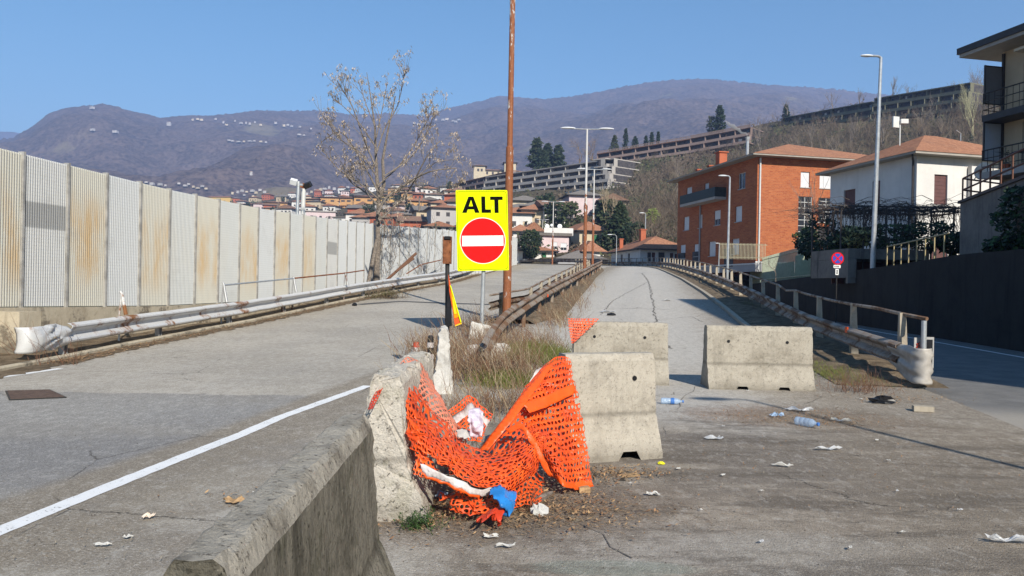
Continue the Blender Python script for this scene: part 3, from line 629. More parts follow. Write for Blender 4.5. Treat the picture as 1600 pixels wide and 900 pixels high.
# broken white-painted end block of the left median rail
q=strap(G(757,528)); b=MB()
b.V=[];ra=random.Random(9); nn=9
for i in range(nn):
    for j in range(nn):
        b.V.append((q.x-.42+.84*i/(nn-1)+ra.uniform(-.03,.03), q.y-.22+.44*j/(nn-1)+ra.uniform(-.03,.03), q.z+(.42-.20*(i/(nn-1))+ra.uniform(-.03,.03) if 0<i<nn-1 and 0<j<nn-1 else ra.uniform(.0,.06)-.1)))
b.F=[(i*nn+j,(i+1)*nn+j,(i+1)*nn+j+1,i*nn+j+1) for i in range(nn-1) for j in range(nn-1)]; b.M=[0]*len(b.F)
tag(b.build('broken_block',M['white_conc']),'broken white painted concrete lump at the foot of the grey sign pole','concrete block')
q=strap(G(755,560)); b=MB(); b.V=[]
for i in range(nn):
    for j in range(nn):
        b.V.append((q.x-.45+.9*i/(nn-1)+ra.uniform(-.03,.03)+j*.03, q.y-.35+.7*j/(nn-1)+ra.uniform(-.03,.03), q.z+(.26+ra.uniform(-.04,.04) if 0<i<nn-1 and 0<j<nn-1 else -.05)))
b.F=[(i*nn+j,(i+1)*nn+j,(i+1)*nn+j+1,i*nn+j+1) for i in range(nn-1) for j in range(nn-1)]; b.M=[0]*len(b.F)
tag(b.build('broken_block',M['white_conc']),'flat broken concrete slab half buried in dry brush beside the rusty pole','concrete block')
# right edge rail with tapering concrete posts, handrail and a crumpled end
t=empty('guardrail',RR[0],'brown guardrail with tapering concrete posts down the right edge of the ramp','guardrail')
b=MB(); wbeam(b,[p+Vector((0,0,.0)) for p in RR[2:]],.48,-1,1.15,wob=.002); b.build('rail',M['steel_rust'],t)
PT=walk(RR,3.05,1.05); tops=[]
for i,(p,dr) in enumerate(PT[:48]):
    q=strap(p); n=Vector((dr.y,-dr.x,0)).normalized(); dn=Vector((dr.x,dr.y,0)).normalized(); c=q+n*.10; bb=MB(); w0,w1,d0,d1,h=.22,.09,.16,.10,1.14
    v=[c-dn*w0/2-n*0,c+dn*w0/2,c+dn*w0/2+n*d0,c-dn*w0/2+n*d0]; v=[x+Vector((0,0,-.3)) for x in v]+[c-dn*w1/2+Vector((0,0,h)),c+dn*w1/2+Vector((0,0,h)),c+dn*w1/2+n*d1+Vector((0,0,h)),c-dn*w1/2+n*d1+Vector((0,0,h))]
    bb.add(v,[(3,2,1,0),(4,5,6,7),(0,1,5,4),(1,2,6,5),(2,3,7,6),(3,0,4,7)]); bb.build('post',M['post_conc'],t); tops.append(c+n*.05+Vector((0,0,h-.02)))
b=MB(); hp=[tops[0]+Vector((.16,-.5,-.06)),tops[0],tops[0].lerp(tops[1],.5)+Vector((0,0,.02)),tops[1]]+[x for k in range(2,len(tops)) for x in (tops[k-1].lerp(tops[k],.5)+Vector((0,0,-.10 if k==4 else -.01)),tops[k])]
b.tube(hp,.034,7); b.build('handrail',M['steel_rust'],t)
# end shoe of the right rail
base=RR[0]; d=(RR[4]-RR[0]); d.z=0; d.normalize(); sd=Vector((-d.y,d.x,0)); b=MB(); V=[]; nu,nv=34,22
for i in range(nu+1):
    u=i/nu
    for j in range(nv+1):
        v=j/nv; hh=.17+.11*min(1,u/.45); z=.48-.12*min(1,u/.6)+(v-.5)*2*hh
        prof=float(np.interp(v,[0,.12,.25,.5,.75,.88,1],[0,.09,.09,.014,.09,.09,0]))*(1-min(1,u/.45))
        if u<.5: s=1.05-u*2.1; dep=.05*min(1,u/.4)
        else: a=(u-.5)/.5*math.pi*1.05; s=.0-.20*math.sin(a); dep=.05-.16*(1-math.cos(a))
        wr=(.016*math.sin(v*15+2.5*math.sin(u*4))+.007*math.sin(v*27+u*9))*min(1,u/.3)
        V.append(base+d*s+sd*(prof+dep+wr)+Vector((0,0,z)))
f=[(i*(nv+1)+j,(i+1)*(nv+1)+j,(i+1)*(nv+1)+j+1,i*(nv+1)+j+1) for i in range(nu) for j in range(nv)]
b.add(V,f); o=sm(b.build('end_shoe',simple('dented_grey_sheet',(.45,.42,.38),.6,.15,5,metal=.15),t)); md=o.modifiers.new('thick','SOLIDIFY'); md.thickness=.006; o['label']='crumpled grey end shoe with wavy folds'
b=MB(); q=U(1245,494,17.0); 
for px,py in ((1238,489),): 
    q=RR[9]; b.box((q.x-.10,q.y,q.z+.62),(.03,.10,.12)); b.build('reflector',M['orange'],t)
# ================================================================ METAL NOISE BARRIER
def panel_mat(name,base,rust,amt,dark=0):
    g=NG(name); p=g.pos(); o=g.obj(); x,y,z=g.sep(p); n=g.noise(1.2,g.map(p,sc=(1.6,1.6,.45)),7,.65); n2=g.noise(26,g.map(p,sc=(2,2,.12)),4,.6); n1=g.noise(.9,p,5,.6)
    zo=g.sep(o)[2]
    fine=g.step(g.math('FRACT',g.math('MULTIPLY',zo,14)),.2,.0); c=g.mix(n2,tuple(k*.82 for k in base),base)
    c=g.mix(g.math('MULTIPLY',fine,.32),c,tuple(k*.42 for k in base))
    band=g.math('MULTIPLY',g.step(zo,.1,1.0),g.step(zo,2.75,1.7)); f=g.math('MULTIPLY',g.step(g.math('ADD',n,g.math('MULTIPLY',n2,.3)),.50,.86),g.math('MULTIPLY',band,amt))
    c=g.mix(min(1,amt*.5),c,tuple(a*b_ for a,b_ in zip(base,(1.0,.93,.78)))); c=g.mix(f,c,rust)
    c=g.mix(g.math('MULTIPLY',g.step(n1,.58,.72),.2),c,(.25,.25,.24))
    if dark: c=g.mix(g.math('MULTIPLY',g.math('MULTIPLY',g.step(zo,1.55,1.6),g.step(zo,2.12,2.06)),dark),c,(.16,.165,.17))
    return g.fin(c,.5,n2,.12,.004,metal=.12,spec=.35)
PM=[panel_mat('noise_panel_grey',(.58,.60,.60),(.50,.40,.24),.12),panel_mat('noise_panel_stained',(.57,.575,.55),(.50,.33,.14),.8),panel_mat('noise_panel_pale',(.60,.62,.63),(.5,.40,.26),.05),panel_mat('noise_panel_window',(.60,.61,.61),(.50,.40,.24),.1,.6)]
M['panel_frame']=simple('barrier_post_steel',(.52,.50,.46),.5,.2,4,metal=.3)
NWXY=[(-10.35,10.2),(-9.72,14.6),(-9.0,19.6),(-8.25,25),(-7.45,31.5),(-6.45,39),(-4.0,48),(-2.0,60),(-.7,75),(.6,88)]
NWb=[(10.2,1.12),(14.6,1.06),(19.6,.98),(25,1.03),(31.5,1.28),(39,1.66),(48,2.12),(60,2.75),(75,3.65),(88,4.3)]
NW=catmull([Vector((x,y,0)) for x,y in NWXY],12)
def nbz(y): return float(np.interp(y,[a for a,_ in NWb],[b_ for _,b_ in NWb]))
t=empty('noise_barrier',(NW[0].x,NW[0].y,0),'long corrugated metal noise barrier on a low concrete wall, some panels rust stained','noise barrier')
wk=walk(NW,1.235,.0); 
stained={3,5,7,9,11,13,15}; window={0,1,4,17}
for i in range(len(wk)-1):
    a,da=wk[i]; c,_=wk[i+1]; dr=(c-a); L=dr.length; dr.normalize(); n=Vector((dr.y,-dr.x,0)); za,zc=nbz(a.y),nbz(c.y); nr=18 if a.y<32 else (12 if a.y<50 else 8)
    b=MB(); V=[]; hh=3.0; org=Vector((a.x,a.y,za))
    prof=[]
    for k in range(nr):
        s0=.045+(L-.09)*k/nr; w_=(L-.09)/nr
        prof+= [(s0,0),(s0+w_*.38,0),(s0+w_*.48,-.05),(s0+w_*.90,-.05)]
    prof.append((L-.045,0)); m_=len(prof)
    for z in (0,hh):
        for s,dp in prof: V.append(a+dr*s+n*dp+Vector((0,0,za+(zc-za)*s/L+z)))
    f=[(k,k+1,m_+k+1,m_+k) for k in range(m_-1)]; 
    for z in (hh,):                                   # cap closing the corrugation
        V2=[a+dr*s+n*dp+Vector((0,0,za+(zc-za)*s/L+z)) for s,dp in prof]+[a+dr*s+n*(-.07)+Vector((0,0,za+(zc-za)*s/L+z)) for s,dp in prof]
    b.add(V,f); b.add(V2,[(k,k+1,m_+k+1,m_+k) for k in range(m_-1)])
    b.obox(a+dr*.04+n*-.075+Vector((0,0,za)),dr*(L-.08)+Vector((0,0,zc-za)),n*.004,Vector((0,0,hh)))
    o=b.build('panel',[PM[3] if i in window else PM[1] if i in stained else PM[2 if (i*7)%3==0 or i>16 else 0]],t)
    # object origin at panel foot, so that its texture follows the panel
    off=org-t.location; o.location=off; me=o.data; me.transform(Matrix.Translation(-off))
    if i in stained: o['label']='panel with ochre rust stain'
    b=MB(); b.obox(a-dr*.03+n*-.09+Vector((0,0,za-.05)),dr*.06,n*.125,Vector((0,0,hh+.09))); b.build('post',M['panel_frame'],t)
b=MB(); V=[]
for p in NW:
    n=0; z=nbz(p.y)-.02; g_=min(H(p.x,p.y),z)-.4; V+= [Vector((p.x+.12,p.y,g_)),Vector((p.x+.10,p.y,z)),Vector((p.x-.14,p.y,z)),Vector((p.x-.14,p.y,g_))]
f=[]
for i in range(len(NW)-1):
    for j in range(3): f.append((i*4+j,(i+1)*4+j,(i+1)*4+j+1,i*4+j+1))
f.append((0,1,2,3)); b.add(V,f); b.build('base_wall',M['wall_old'],t)
# pier in front of the barrier foot at the left edge
b=MB(); q=GF(12,568); b.obox((q.x-1.0,q.y+.0,0),(1.3,-.15,0),(.1,.5,0),(0,0,.98)); tag(b.build('concrete_pier',M['wall_old']),'old concrete pier at the left edge beside the torn guardrail end','concrete pier')
# ================================================================ SIGNS
def plate(b,c,ex,ez,w_,h_,th,rc,m=0,nseg=5,nrm_=None):
    "rounded rectangle plate, front face towards -n"
    n=ex.cross(ez).normalized()*-1 if nrm_ is None else nrm_
    pts=[]
    for (sx,sz,a0) in ((1,1,0),(-1,1,90),(-1,-1,180),(1,-1,270)):
        for k in range(nseg+1):
            a=R(a0+90*k/nseg); pts.append(c+ex*(sx*(w_/2-rc)+math.cos(a)*rc)+ez*(sz*(h_/2-rc)+math.sin(a)*rc))
    b.prism(pts,n*-th,m); return n
M['sign_yellow']=simple('fluorescent_yellow',(.74,.86,.0),.6,.02,3,spec=.05); M['sign_red']=simple('sign_red',(.62,.010,.010),.6,.03,3,spec=.05); M['sign_white']=simple('sign_white',(.80,.80,.78),.45,.02,3,spec=.3); M['sign_black']=simple('sign_black',(.006,.006,.006),.8,.1,3,spec=.02); M['sign_blue']=simple('sign_blue',(.02,.06,.42),.4,.03,3)
def poly_at(b,c,ex,ez,n,pts,off,th,m=0): b.prism([c+ex*x+ez*z+n*off for x,z in pts],n*-th,m)
def disc(r_,k=40): return [(r_*math.cos(2*math.pi*i/k),r_*math.sin(2*math.pi*i/k)) for i in range(k)]
SZ=19.6
c=U(754,360,SZ); TL=U(716.5,297.5,SZ); TR=U(796.5,297.5,SZ+.25); BL=U(713,420,SZ)
ex=(TR-TL).normalized(); ez=(TL-BL).normalized(); ez=(ez-ex*ez.dot(ex)).normalized(); W_=(TR-TL).length; H_=W_*1.545; n=ex.cross(ez).normalized()
if n.y>0: n=-n
foot=strap(U(752,506,SZ)); foot=Vector((U(752,506,SZ).x,SZ+.12,H(-.8,SZ)))
t=empty('stop_sign',foot,'big fluorescent yellow ALT board with red no-entry disc on a grey pole','road sign')
def layer(name,polys,off,th,mat):
    b=MB()
    for pl in polys: poly_at(b,c,ex,ez,n,pl,off,th)
    return b.build(name,mat,t)
def rrect(w_,h_,rc,k=6):
    out=[]
    for sx,sz,a0 in ((1,1,0),(-1,1,90),(-1,-1,180),(1,-1,270)):
        for i in range(k+1): a=R(a0+90*i/k); out.append((sx*(w_/2-rc)+math.cos(a)*rc,sz*(h_/2-rc)+math.sin(a)*rc))
    return out
board=layer('board',[rrect(W_,H_,.03)],0,.03,M['sign_yellow'])
# thin black border line built as a ring
def ring(name,outer,inner,off,mat,parent):
    b=MB(); k=len(outer); v=[c+ex*x+ez*z+n*off for x,z in outer]+[c+ex*x+ez*z+n*off for x,z in inner]; b.add(v,[(i,(i+1)%k,k+(i+1)%k,k+i) for i in range(k)]); return b.build(name,mat,parent)
ring('border',rrect(W_*.965,H_*.975,.09),rrect(W_*.95,H_*.965,.083),.003,M['sign_black'],board)
s=W_/84.0        # one photo pixel on the board
def L(pts,ox,oz): return [((x-42+ox)*s,(oz-z)*s) for x,z in pts]
top=H_/2/s
# letters: A, L, T
Aw=[[(10,37),(17,37),(27.2,10),(20.5,10)],[(37,37),(30,37),(20.5,10),(27.2,10)]]
lets=[[(9.5,36.5),(16.8,36.5),(26.2,10.5),(20.2,10.5)],[(23,10.5),(28.2,10.5),(37.8,36.5),(30.2,36.5)],[(15,31),(32,31),(30.5,26),(17,26)],
      [(41,10.2),(47.5,10.2),(47.5,36.6),(41,36.6)],[(47.5,36.6),(47.5,31.2),(56.5,31.2),(56.5,36.6)],
      [(55.5,10.4),(76,10.4),(76,15.8),(55.5,15.8)],[(62.3,15.8),(69,15.8),(69,36.8),(62.3,36.8)]]
b=MB()
for k,pl in enumerate(lets):
    q=L(pl,0,top); poly_at(b,c,ex,ez,n,[(x,z) for x,z in q][::-1],.004+.0006*k,.001)
b.build('lettering',M['sign_black'],board)
dc=(top-81.5)*s; rr_=36.2*s
def shift(pl): return [(x,z+dc) for x,z in pl]
b=MB(); poly_at(b,c,ex,ez,n,shift(disc(rr_*1.03,56)),.004,.001); b.build('disc_rim',M['sign_white'],board)
b=MB(); poly_at(b,c,ex,ez,n,shift(disc(rr_,56)),.008,.001); b.build('red_disc',M['sign_red'],board)
b=MB(); poly_at(b,c,ex,ez,n,shift([(-rr_*.93,-rr_*.235),(rr_*.93,-rr_*.235),(rr_*.93,rr_*.225),(-rr_*.93,rr_*.225)]),.012,.001); b.build('white_bar',M['sign_white'],board)
b=MB(); b.tube([foot+Vector((0,0,-.1)),Vector((foot.x+.05,foot.y,c.z+.6))],.052,12); b.build('pole',M['galv'],t)
b=MB(); 
for z in (-.7,.6): b.box((foot.x+.03,foot.y-.05,c.z+z),(.4,.05,.05))
b.build('bracket',M['galv'],t)
# rusty lantern on a dark post
Zr=12.45; pf=U(699,517,Zr); t=empty('lantern_post',pf,'dark post with a rusty hollow lantern box on top, left of the yellow board','warning lantern')
b=MB(); b.tube([pf+Vector((0,0,-.15)),U(699,410,Zr)],.036,10); b.build('post',M['dark_metal'],t)
a=U(699,391,Zr); b=MB(); w2,h2,d2,tk=.125,.44,.13,.012
for sx in (-1,1): b.box((a.x+sx*w2/2,a.y,a.z),(tk,d2,h2))
b.box((a.x,a.y+d2/2,a.z),(w2-tk-.002,tk,h2)); b.box((a.x,a.y,a.z-h2/2+.006),(w2-tk-.002,d2-tk-.002,tk)); b.box((a.x,a.y-d2/2,a.z-.03),(w2-tk-.002,tk,h2*.86))
for k in range(5): b.box((a.x+(-1)**k*.05,a.y-d2/2-.012,a.z-.18+k*.08),(.02,.012,.03),rz=.2)
b.build('lantern_box',M['rust'],t)
b=MB(); b.box((a.x,a.y,a.z+h2/2-.02),(w2-.03,d2-.03,.05)); b.build('lamp_cover',M['black'],t)
# folded warning triangle leaning on the post
def fold():
    Z=12.3; t=empty('folded_sign',U(710,512,Z),'narrow folded warning triangle, red rim and yellow field, leaning on the dark post','warning sign')
    def pl(name,px,mat,off,th=.006):
        b=MB(); b.prism([U(x,y,Z-off) for x,y in px],(0,th,0)); return b.build(name,mat,t)
    pl('back_board',[(700,445),(705,446),(706,509),(696,511)],M['black'],-.03,.01)
    pl('rim',[(700.5,428),(704.5,447),(721,506),(711,509.5),(702,455)],simple('sign_orange_red',(.72,.10,.02),.4,.05,6),.0)
    pl('field',[(704,452),(708,462),(717,495),(710,497.5),(704.5,462)],simple('sign_amber',(.80,.30,.0),.4,.05,6),.010)
    pl('stripe',[(706,462),(709,468),(714,490),(709.5,491)],simple('sign_lemon',(.90,.60,.01),.4,.05,6),.018)
    pl('edge',[(711,508),(721,504),(721.6,506),(711.5,510)],simple('sign_gold',(.85,.5,.02),.4,.05,6),.024)
    pl('edge',[(703,446),(704.5,446),(721,503),(719.6,504)],M['sign_yellow'],.024)
fold()
# bollard and little cone left of the white barrier
q=strap(G(672,574)); t=empty('bollard',q,'short dark bollard with faded white stripes beside the white barrier','bollard')
b=MB(); b.tube([q,q+Vector((0,0,.55)),q+Vector((0,0,.58))],[.06,.055,.03],12); b.build('tube',M['dark_metal'],t)
b=MB()
for z in (.15,.36): b.tube([q+Vector((0,0,z)),q+Vector((0,0,z+.09))],.0625,12)
b.build('stripe',M['white_band'],t)
q=strap(G(650,553)); t=empty('traffic_cone',q,'small traffic cone tip with red top and white band standing beyond the crumbling barrier','traffic cone')
q=q+Vector((0,0,0)); b=MB(); b.tube([q,q+Vector((0,0,.14))],[.12,.075],12); b.build('collar',M['white_band'],t)
b=MB(); b.tube([q+Vector((0,0,.14)),q+Vector((0,0,.24)),q+Vector((0,0,.25))],[.075,.05,.03],12); b.build('tip',M['red_bag'],t)
# no-stopping sign by the dark wall
Z=33.0; fp=GF(1306,486); fp=Vector((U(1306,480,Z).x,Z,0)); t=empty('no_stopping_sign',fp,'round blue sign with red ring and cross, small plates below, against the dark wall','road sign')
b=MB(); b.tube([fp,Vector((U(1308,395,Z).x,Z,U(1308,395,Z).z))],.03,8); b.build('pole',M['dark_metal'],t)
c=U(1308,404,Z)-Vector((0,.06,0)); ex=Vector((1,0,0)); ez=Vector((0,0,1)); n=Vector((0,-1,0)); r_=.27
def L2(name,pl,off,mat):
    b=MB(); 
    for q in pl: poly_at(b,c,ex,ez,n,q,off,.002)
    b.build(name,mat,t)
L2('red_disc',[disc(r_)],.0,M['sign_red']); L2('blue_disc',[disc(r_*.78)],.006,M['sign_blue'])
def bar(a_,l,w_): ca,sa=math.cos(a_),math.sin(a_); return [(x*ca-y*sa,x*sa+y*ca) for x,y in ((-l,-w_),(l,-w_),(l,w_),(-l,w_))]
L2('cross',[bar(R(45),r_*.8,r_*.10)],.010,M['sign_red']); L2('cross',[bar(R(-45),r_*.8,r_*.10)],.013,M['sign_red'])
c=U(1307,416.5,Z)-Vector((0,.06,0)); L2('text_plate',[rrect(.30,.13,.02)],0,M['sign_white']); L2('lettering',[[(-.11+.055*k,-.035),(-.08+.055*k,-.035),(-.08+.055*k,.035),(-.11+.055*k,.035)] for k in range(4)],.004,M['sign_black'])
c=U(1307,425,Z)-Vector((0,.06,0)); L2('arrow_plate',[rrect(.14,.26,.02)],0,M['sign_white']); L2('arrow',[[(-.015,-.09),(.015,-.09),(.015,.09),(-.015,.09)],[(-.045,.03),(.045,.03),(0,.1)],[(-.045,-.03),(0,-.1),(.045,-.03)]],.004,M['sign_black'])
# post and two marker plates at the right rail end
Z=12.75; pf=U(1442,583,Z); t=empty('hazard_marker',Vector((pf.x,Z,0)),'grey post with two marker plates, one with torn red chevrons, by the crumpled rail end','hazard marker')
b=MB(); b.tube([Vector((pf.x,Z,.0)),U(1444,501,Z)],.042,14); b.build('post',M['galv'],t)
b=MB(); a=U(1434,551,Z+.07); b.obox(a+Vector((-.06,0,-.25)),(.165,.03,0),(-.004,.02,0),(0,0,.50)); b.build('marker_plate',M['stone_sill'],t)
b=MB(); a2=U(1452,551,Z+.10); b.obox(a2+Vector((-.06,0,-.26)),(.125,-.02,0),(.004,.02,0),(0,0,.52)); b.build('marker_plate',M['stone_sill'],t)
b=MB(); b.obox(a2+Vector((-.045,-.014,-.22)),(.085,-.012,0),(.002,.01,0),(0,0,.44)); b.build('dark_face',M['black'],t)
b=MB()
ra=random.Random(4)
for k in range(7):
    z=-.15+k*.045; x=-.025
    b.prism([a+Vector((x+ra.uniform(-.01,.01),-.004,z)),a+Vector((x+.055,.006,z+.035)),a+Vector((x+.06,.006,z+.06)),a+Vector((x-.005,-.004,z+.03))],(0,-.006,0))
b.build('red_chevron',simple('faded_red',(.42,.04,.02),.5,.1,8),t)
# ================================================================ LAMP POSTS
def tlamp(label,foot,h,r0,r1,head=1.7,lean=.018,mt='lamp_paint',group='rusty double-armed lamp posts on the median'):
    t=empty('lamp_post',foot,label,'lamp post',group); f=Vector(foot); top=f+Vector((lean*h*0,0,h))
    b=MB(); b.tube([f+Vector((0,0,-.3)),f+Vector((0,0,h*.5)),f+Vector((0,0,h*.505)),top],[r0,r0*.88,r0*.66,r1],14); o=b.build('pole',M[mt],t); 
    b=MB(); b.tube([top+Vector((-head,0,.03)),top+Vector((0,0,-.02)),top+Vector((head,0,.03))],.04,6); b.build('arm',M['galv'],t)
    for s in (-1,1):
        b=MB(); a=top+Vector((s*head*.75,0,.05)); b.ball(a,1,10,0,(.52,.16,.07)); b.build('lamp_head',M['lampglass'],t)
    return t
tlamp('nearest rusty lamp pole right of the yellow board, top out of the picture',strap(Vector((-.15,23.6,0))),10.7,.135,.085,mt='lamp_rusty')
tlamp('second rusty lamp pole, tall T-shaped double lamp above the median',strap(Vector((U(913,432,51).x,51,0))),9.9,.125,.06)
tlamp('third rusty lamp pole, behind the tall T-shaped one at the median bend',Vector((U(928,418,78).x-.15,78,3.8)),10.0,.13,.06)
tlamp('fourth rusty lamp pole, thin and far off left of the median bend',Vector((U(863,408,114).x,114,4.6)),9.9,.13,.06)
tlamp('fifth lamp pole, faint and short, furthest along the curve',Vector((U(847,404,172).x,172,7.4)),9.6,.13,.06,1.2)
def slamp(label,foot,top,r=.07,arm=.9,dz=.1,headr=.3,dirx=-1,mat='galv'):
    f=Vector(foot); tp=Vector(top); t=empty('street_lamp',f,label,'street lamp'); b=MB(); b.tube([f,f.lerp(tp,.5),tp],[r,r*.8,r*.55],12); b.build('pole',M[mat],t)
    b=MB(); e=tp+Vector((dirx*arm,0,dz)); b.tube([tp,tp+Vector((dirx*arm*.3,0,dz*.9)),e],r*.45,6); b.build('arm',M[mat],t)
    b=MB(); b.ball(e+Vector((dirx*headr*.5,0,0)),headr,12,0,(1,.42,.20)); b.build('lamp_head',M['lampglass'],t)
f=U(1363,425,39); tp=U(1376.5,90,39); slamp('tall grey street lamp standing in front of the white house on the right',Vector((f.x,39,2.5)),tp,.13,.55,.08,.34)
f=U(1136,430,55); slamp('grey street lamp in front of the orange brick building',Vector((f.x,55,0)),U(1140.5,277,55),.11,.35,.1,.33)
slamp('street lamp with single head between the dark conifer and the small white house',Vector((U(1007,412,112).x,112,4.2)),U(1009,334,112),.10,.35,.1,.42)
slamp('short street lamp left of the small white house with orange roof',Vector((U(963,410,108).x,108,4.2)),U(963.5,369,108),.08,.75,.2,.38)
slamp('short lamp before the garages at the foot of the brick building',Vector((U(1123,410,72).x,72,3.4)),U(1124,381,72),.06,.1,.05,.2)
# floodlights above the noise barrier
for (px,py,ft,lab,k) in ((466,284,'white','grey floodlight mast behind the noise barrier, left of the pair',0),(474.5,287,'rust','floodlight mast with rusty bracket, right of the pair behind the noise barrier',1)):
    Z=42+k*.5; tp=U(px,py+8,Z); ft_=Vector((tp.x-.1,Z,0)); t=empty('floodlight_mast',ft_,lab,'floodlight','twin floodlight masts'); b=MB(); b.tube([ft_,tp],.12 if k else .09,10); b.build('mast',M['frame_white'] if k else M['galv'],t)
    b=MB(); b.box(tp+Vector((0,0,.12)),(.5,.12,.1)); b.tube([tp,tp+Vector((0,0,.3))],.1,8); b.build('bracket',M['rust'] if k else M['galv'],t)
    for s in ((-.3,.32,.3) if not k else (.35,.25,-.4)),: 
        b=MB(); b.box(tp+Vector((s[0]*.75,-.1,s[1]*.8)),(.36,.26,.28),tilt=Matrix.Rotation(.5,3,'X')@Matrix.Rotation(s[2],3,'Y')); b.build('floodlight',M['lampglass'] if not k else M['dark_metal'],t)
# manhole cover
def manhole():
    A=G(8,612);B_=G(78,610);C=G(104,622);D=G(14,626); t=empty('manhole_cover',(A+C)/2,'rusty square drain cover set in the left road near the lane line','drain cover'); b=MB(); P=[Vector((p.x,p.y,H(p.x,p.y)+.004)) for p in (D,C,B_,A)]
    ce=sum(P,Vector())/4; b.prism([p for p in P],(0,0,.012)); b.build('frame',M['dark_metal'],t)
    b=MB(); Q=[ce+(p-ce)*.93 for p in P]; b.prism([Vector((p.x,p.y,p.z+.010)) for p in Q],(0,0,.006)); b.build('lid',simple('rusty_lid',(.13,.085,.065),.9,.2,20,bump=.8),t)
manhole()

slamp('street lamp off to the right of the camera, its thin shadow crosses the dirt forecourt',Vector((7.35,.9,0)),Vector((7.35,.9,7.0)),.06,.35,.05,.3)
# ================================================================ ORANGE NET
def crom(P,t):
    "Catmull-Rom along axis 0 of array P at parameters t (0..1)"
    n=P.shape[0]-1; x=np.clip(t,0,1)*n; i=np.minimum(x.astype(int),n-1); f=(x-i)[...,None]
    g=lambda k:P[np.clip(k,0,n)]
    a,b_,c,d=g(i-1),g(i),g(i+1),g(i+2)
    a=np.where((i==0)[...,None],2*b_-c,a); d=np.where((i==n-1)[...,None],2*c-b_,d)
    return .5*((2*b_)+(c-a)*f+(2*a-5*b_+4*c-d)*f*f+(3*b_-a-3*c+d)*f**3)
def surf(ctrl,u,v):
    P=np.array([[tuple(U(*q)) for q in row] for row in ctrl]); out=np.zeros(u.shape+(3,))
    rows=np.stack([crom(P[r],u.ravel()) for r in range(P.shape[0])],0)      # R x N x 3
    R_=P.shape[0]; n=R_-1; x=np.clip(v.ravel(),0,1)*n; i=np.minimum(x.astype(int),n-1); f=(x-i)[:,None]; N=np.arange(len(x))
    g=lambda k:rows[np.clip(k,0,n),N]
    a,b_,c,d=g(i-1),g(i),g(i+1),g(i+2); a=np.where((i==0)[:,None],2*b_-c,a); d=np.where((i==n-1)[:,None],2*c-b_,d)
    return .5*((2*b_)+(c-a)*f+(2*a-5*b_+4*c-d)*f*f+(3*b_-a-3*c+d)*f**3)
def net(name,ctrl,nu,nv,mats,parent,bands=(),wr=.02,seed=0,hole=.34,tear=0,skew=.5,crop=None):
    "sheet with real oval holes; bands: (u0,u1,v0,v1,matindex) stay solid"
    V=[];Fc=[];Mi=[]; r=random.Random(seed); K=8; base=0; 
    def inb(u,v):
        for (a,b_,c,d,m) in bands:
            if a<=u<=b_ and c<=v<=d: return m
        return None
    uu=[];vv=[]
    for j in range(nv):
        for i in range(nu):
            sh=skew*(j%2); u0=(i+sh-skew/2)/nu; v0=j/nv; du=1/nu; dv=1/nv; cu,cv=u0+du/2,v0+dv/2
            if crop and not crop(cu,cv): continue
            m=inb(cu,cv)
            if m is None and tear and r.random()<tear: continue
            outer=[(-1,-1),(0,-1),(1,-1),(1,0),(1,1),(0,1),(-1,1),(-1,0)]
            if m is not None:
                o=len(uu); uu+= [cu+a*du/2 for a,b_ in outer]; vv+= [cv+b_*dv/2 for a,b_ in outer]; Fc.append(tuple(o+k for k in range(8))); Mi.append(m)
            else:
                o=len(uu); uu+= [cu+a*du/2 for a,b_ in outer]; vv+= [cv+b_*dv/2 for a,b_ in outer]; h=hole*r.uniform(.85,1.1)
                for a,b_ in outer:
                    l=math.hypot(a,b_); uu.append(cu+a/l*h*du*1.12); vv.append(cv+b_/l*h*dv)
                for k in range(8): Fc.append((o+k,o+(k+1)%8,o+8+(k+1)%8,o+8+k)); Mi.append(0)
    u=np.array(uu); v=np.array(vv); P=surf(ctrl,u,v)
    ws=vnoise(P[:,0]*9+seed,P[:,2]*9+P[:,1]*5,seed,3)-.5; ws2=vnoise(P[:,0]*24+seed,P[:,2]*24+P[:,1]*9,seed+5,2)-.5
    P[:,1]+=ws*wr*4.6+ws2*wr*2.6; P[:,0]+=ws2*wr*1.5; P[:,2]+=ws*wr*1.2+ws2*wr*.8
    me=bpy.data.meshes.new(name); off=np.array(parent.location) if parent else 0
    P=P-off; me.from_pydata(P.tolist(),[],Fc); 
    for m in mats: me.materials.append(m)
    me.polygons.foreach_set('material_index',Mi); me.update()
    import bmesh
    bm=bmesh.new(); bm.from_mesh(me); bmesh.ops.remove_doubles(bm,verts=bm.verts,dist=.0015); bmesh.ops.recalc_face_normals(bm,faces=bm.faces); bm.to_mesh(me); bm.free()
    me.polygons.foreach_set('use_smooth',[True]*len(me.polygons))
    o=bpy.data.objects.new(name,me); col.objects.link(o); o.parent=parent
    md=o.modifiers.new('thick','SOLIDIFY'); md.thickness=.0035; return o
ON=empty('orange_net',G(800,770),'big crumpled orange plastic mesh slung between the crumbling barrier and the pale barrier','safety net')
mats=[M['orange'],M['orange_solid'],M['white_band'],M['salmon']]
net('net_sheet',[[(838,585,6.9),(855,566,7.0),(872,557,7.1),(890,556,7.15)],[(812,620,6.6),(842,605,6.7),(870,598,6.8),(897,594,6.9)],[(812,655,6.4),(842,648,6.45),(875,640,6.55),(907,634,6.7)],
 [(828,690,6.25),(852,688,6.15),(885,682,6.35),(914,676,6.5)],[(845,720,6.15),(866,722,5.98),(896,722,6.2),(921,715,6.3)],[(860,748,6.1),(876,756,5.9),(902,767,6.0),(927,764,6.1)]],17,24,mats,ON,
 [(0,1.1,.955,1.1,1),(-.1,.07,.55,1.1,1)],wr=.022,seed=3,hole=.33,tear=.01)
BK=lambda c,dz:[[(x,y,z+dz) for x,y,z in r_] for r_ in c]
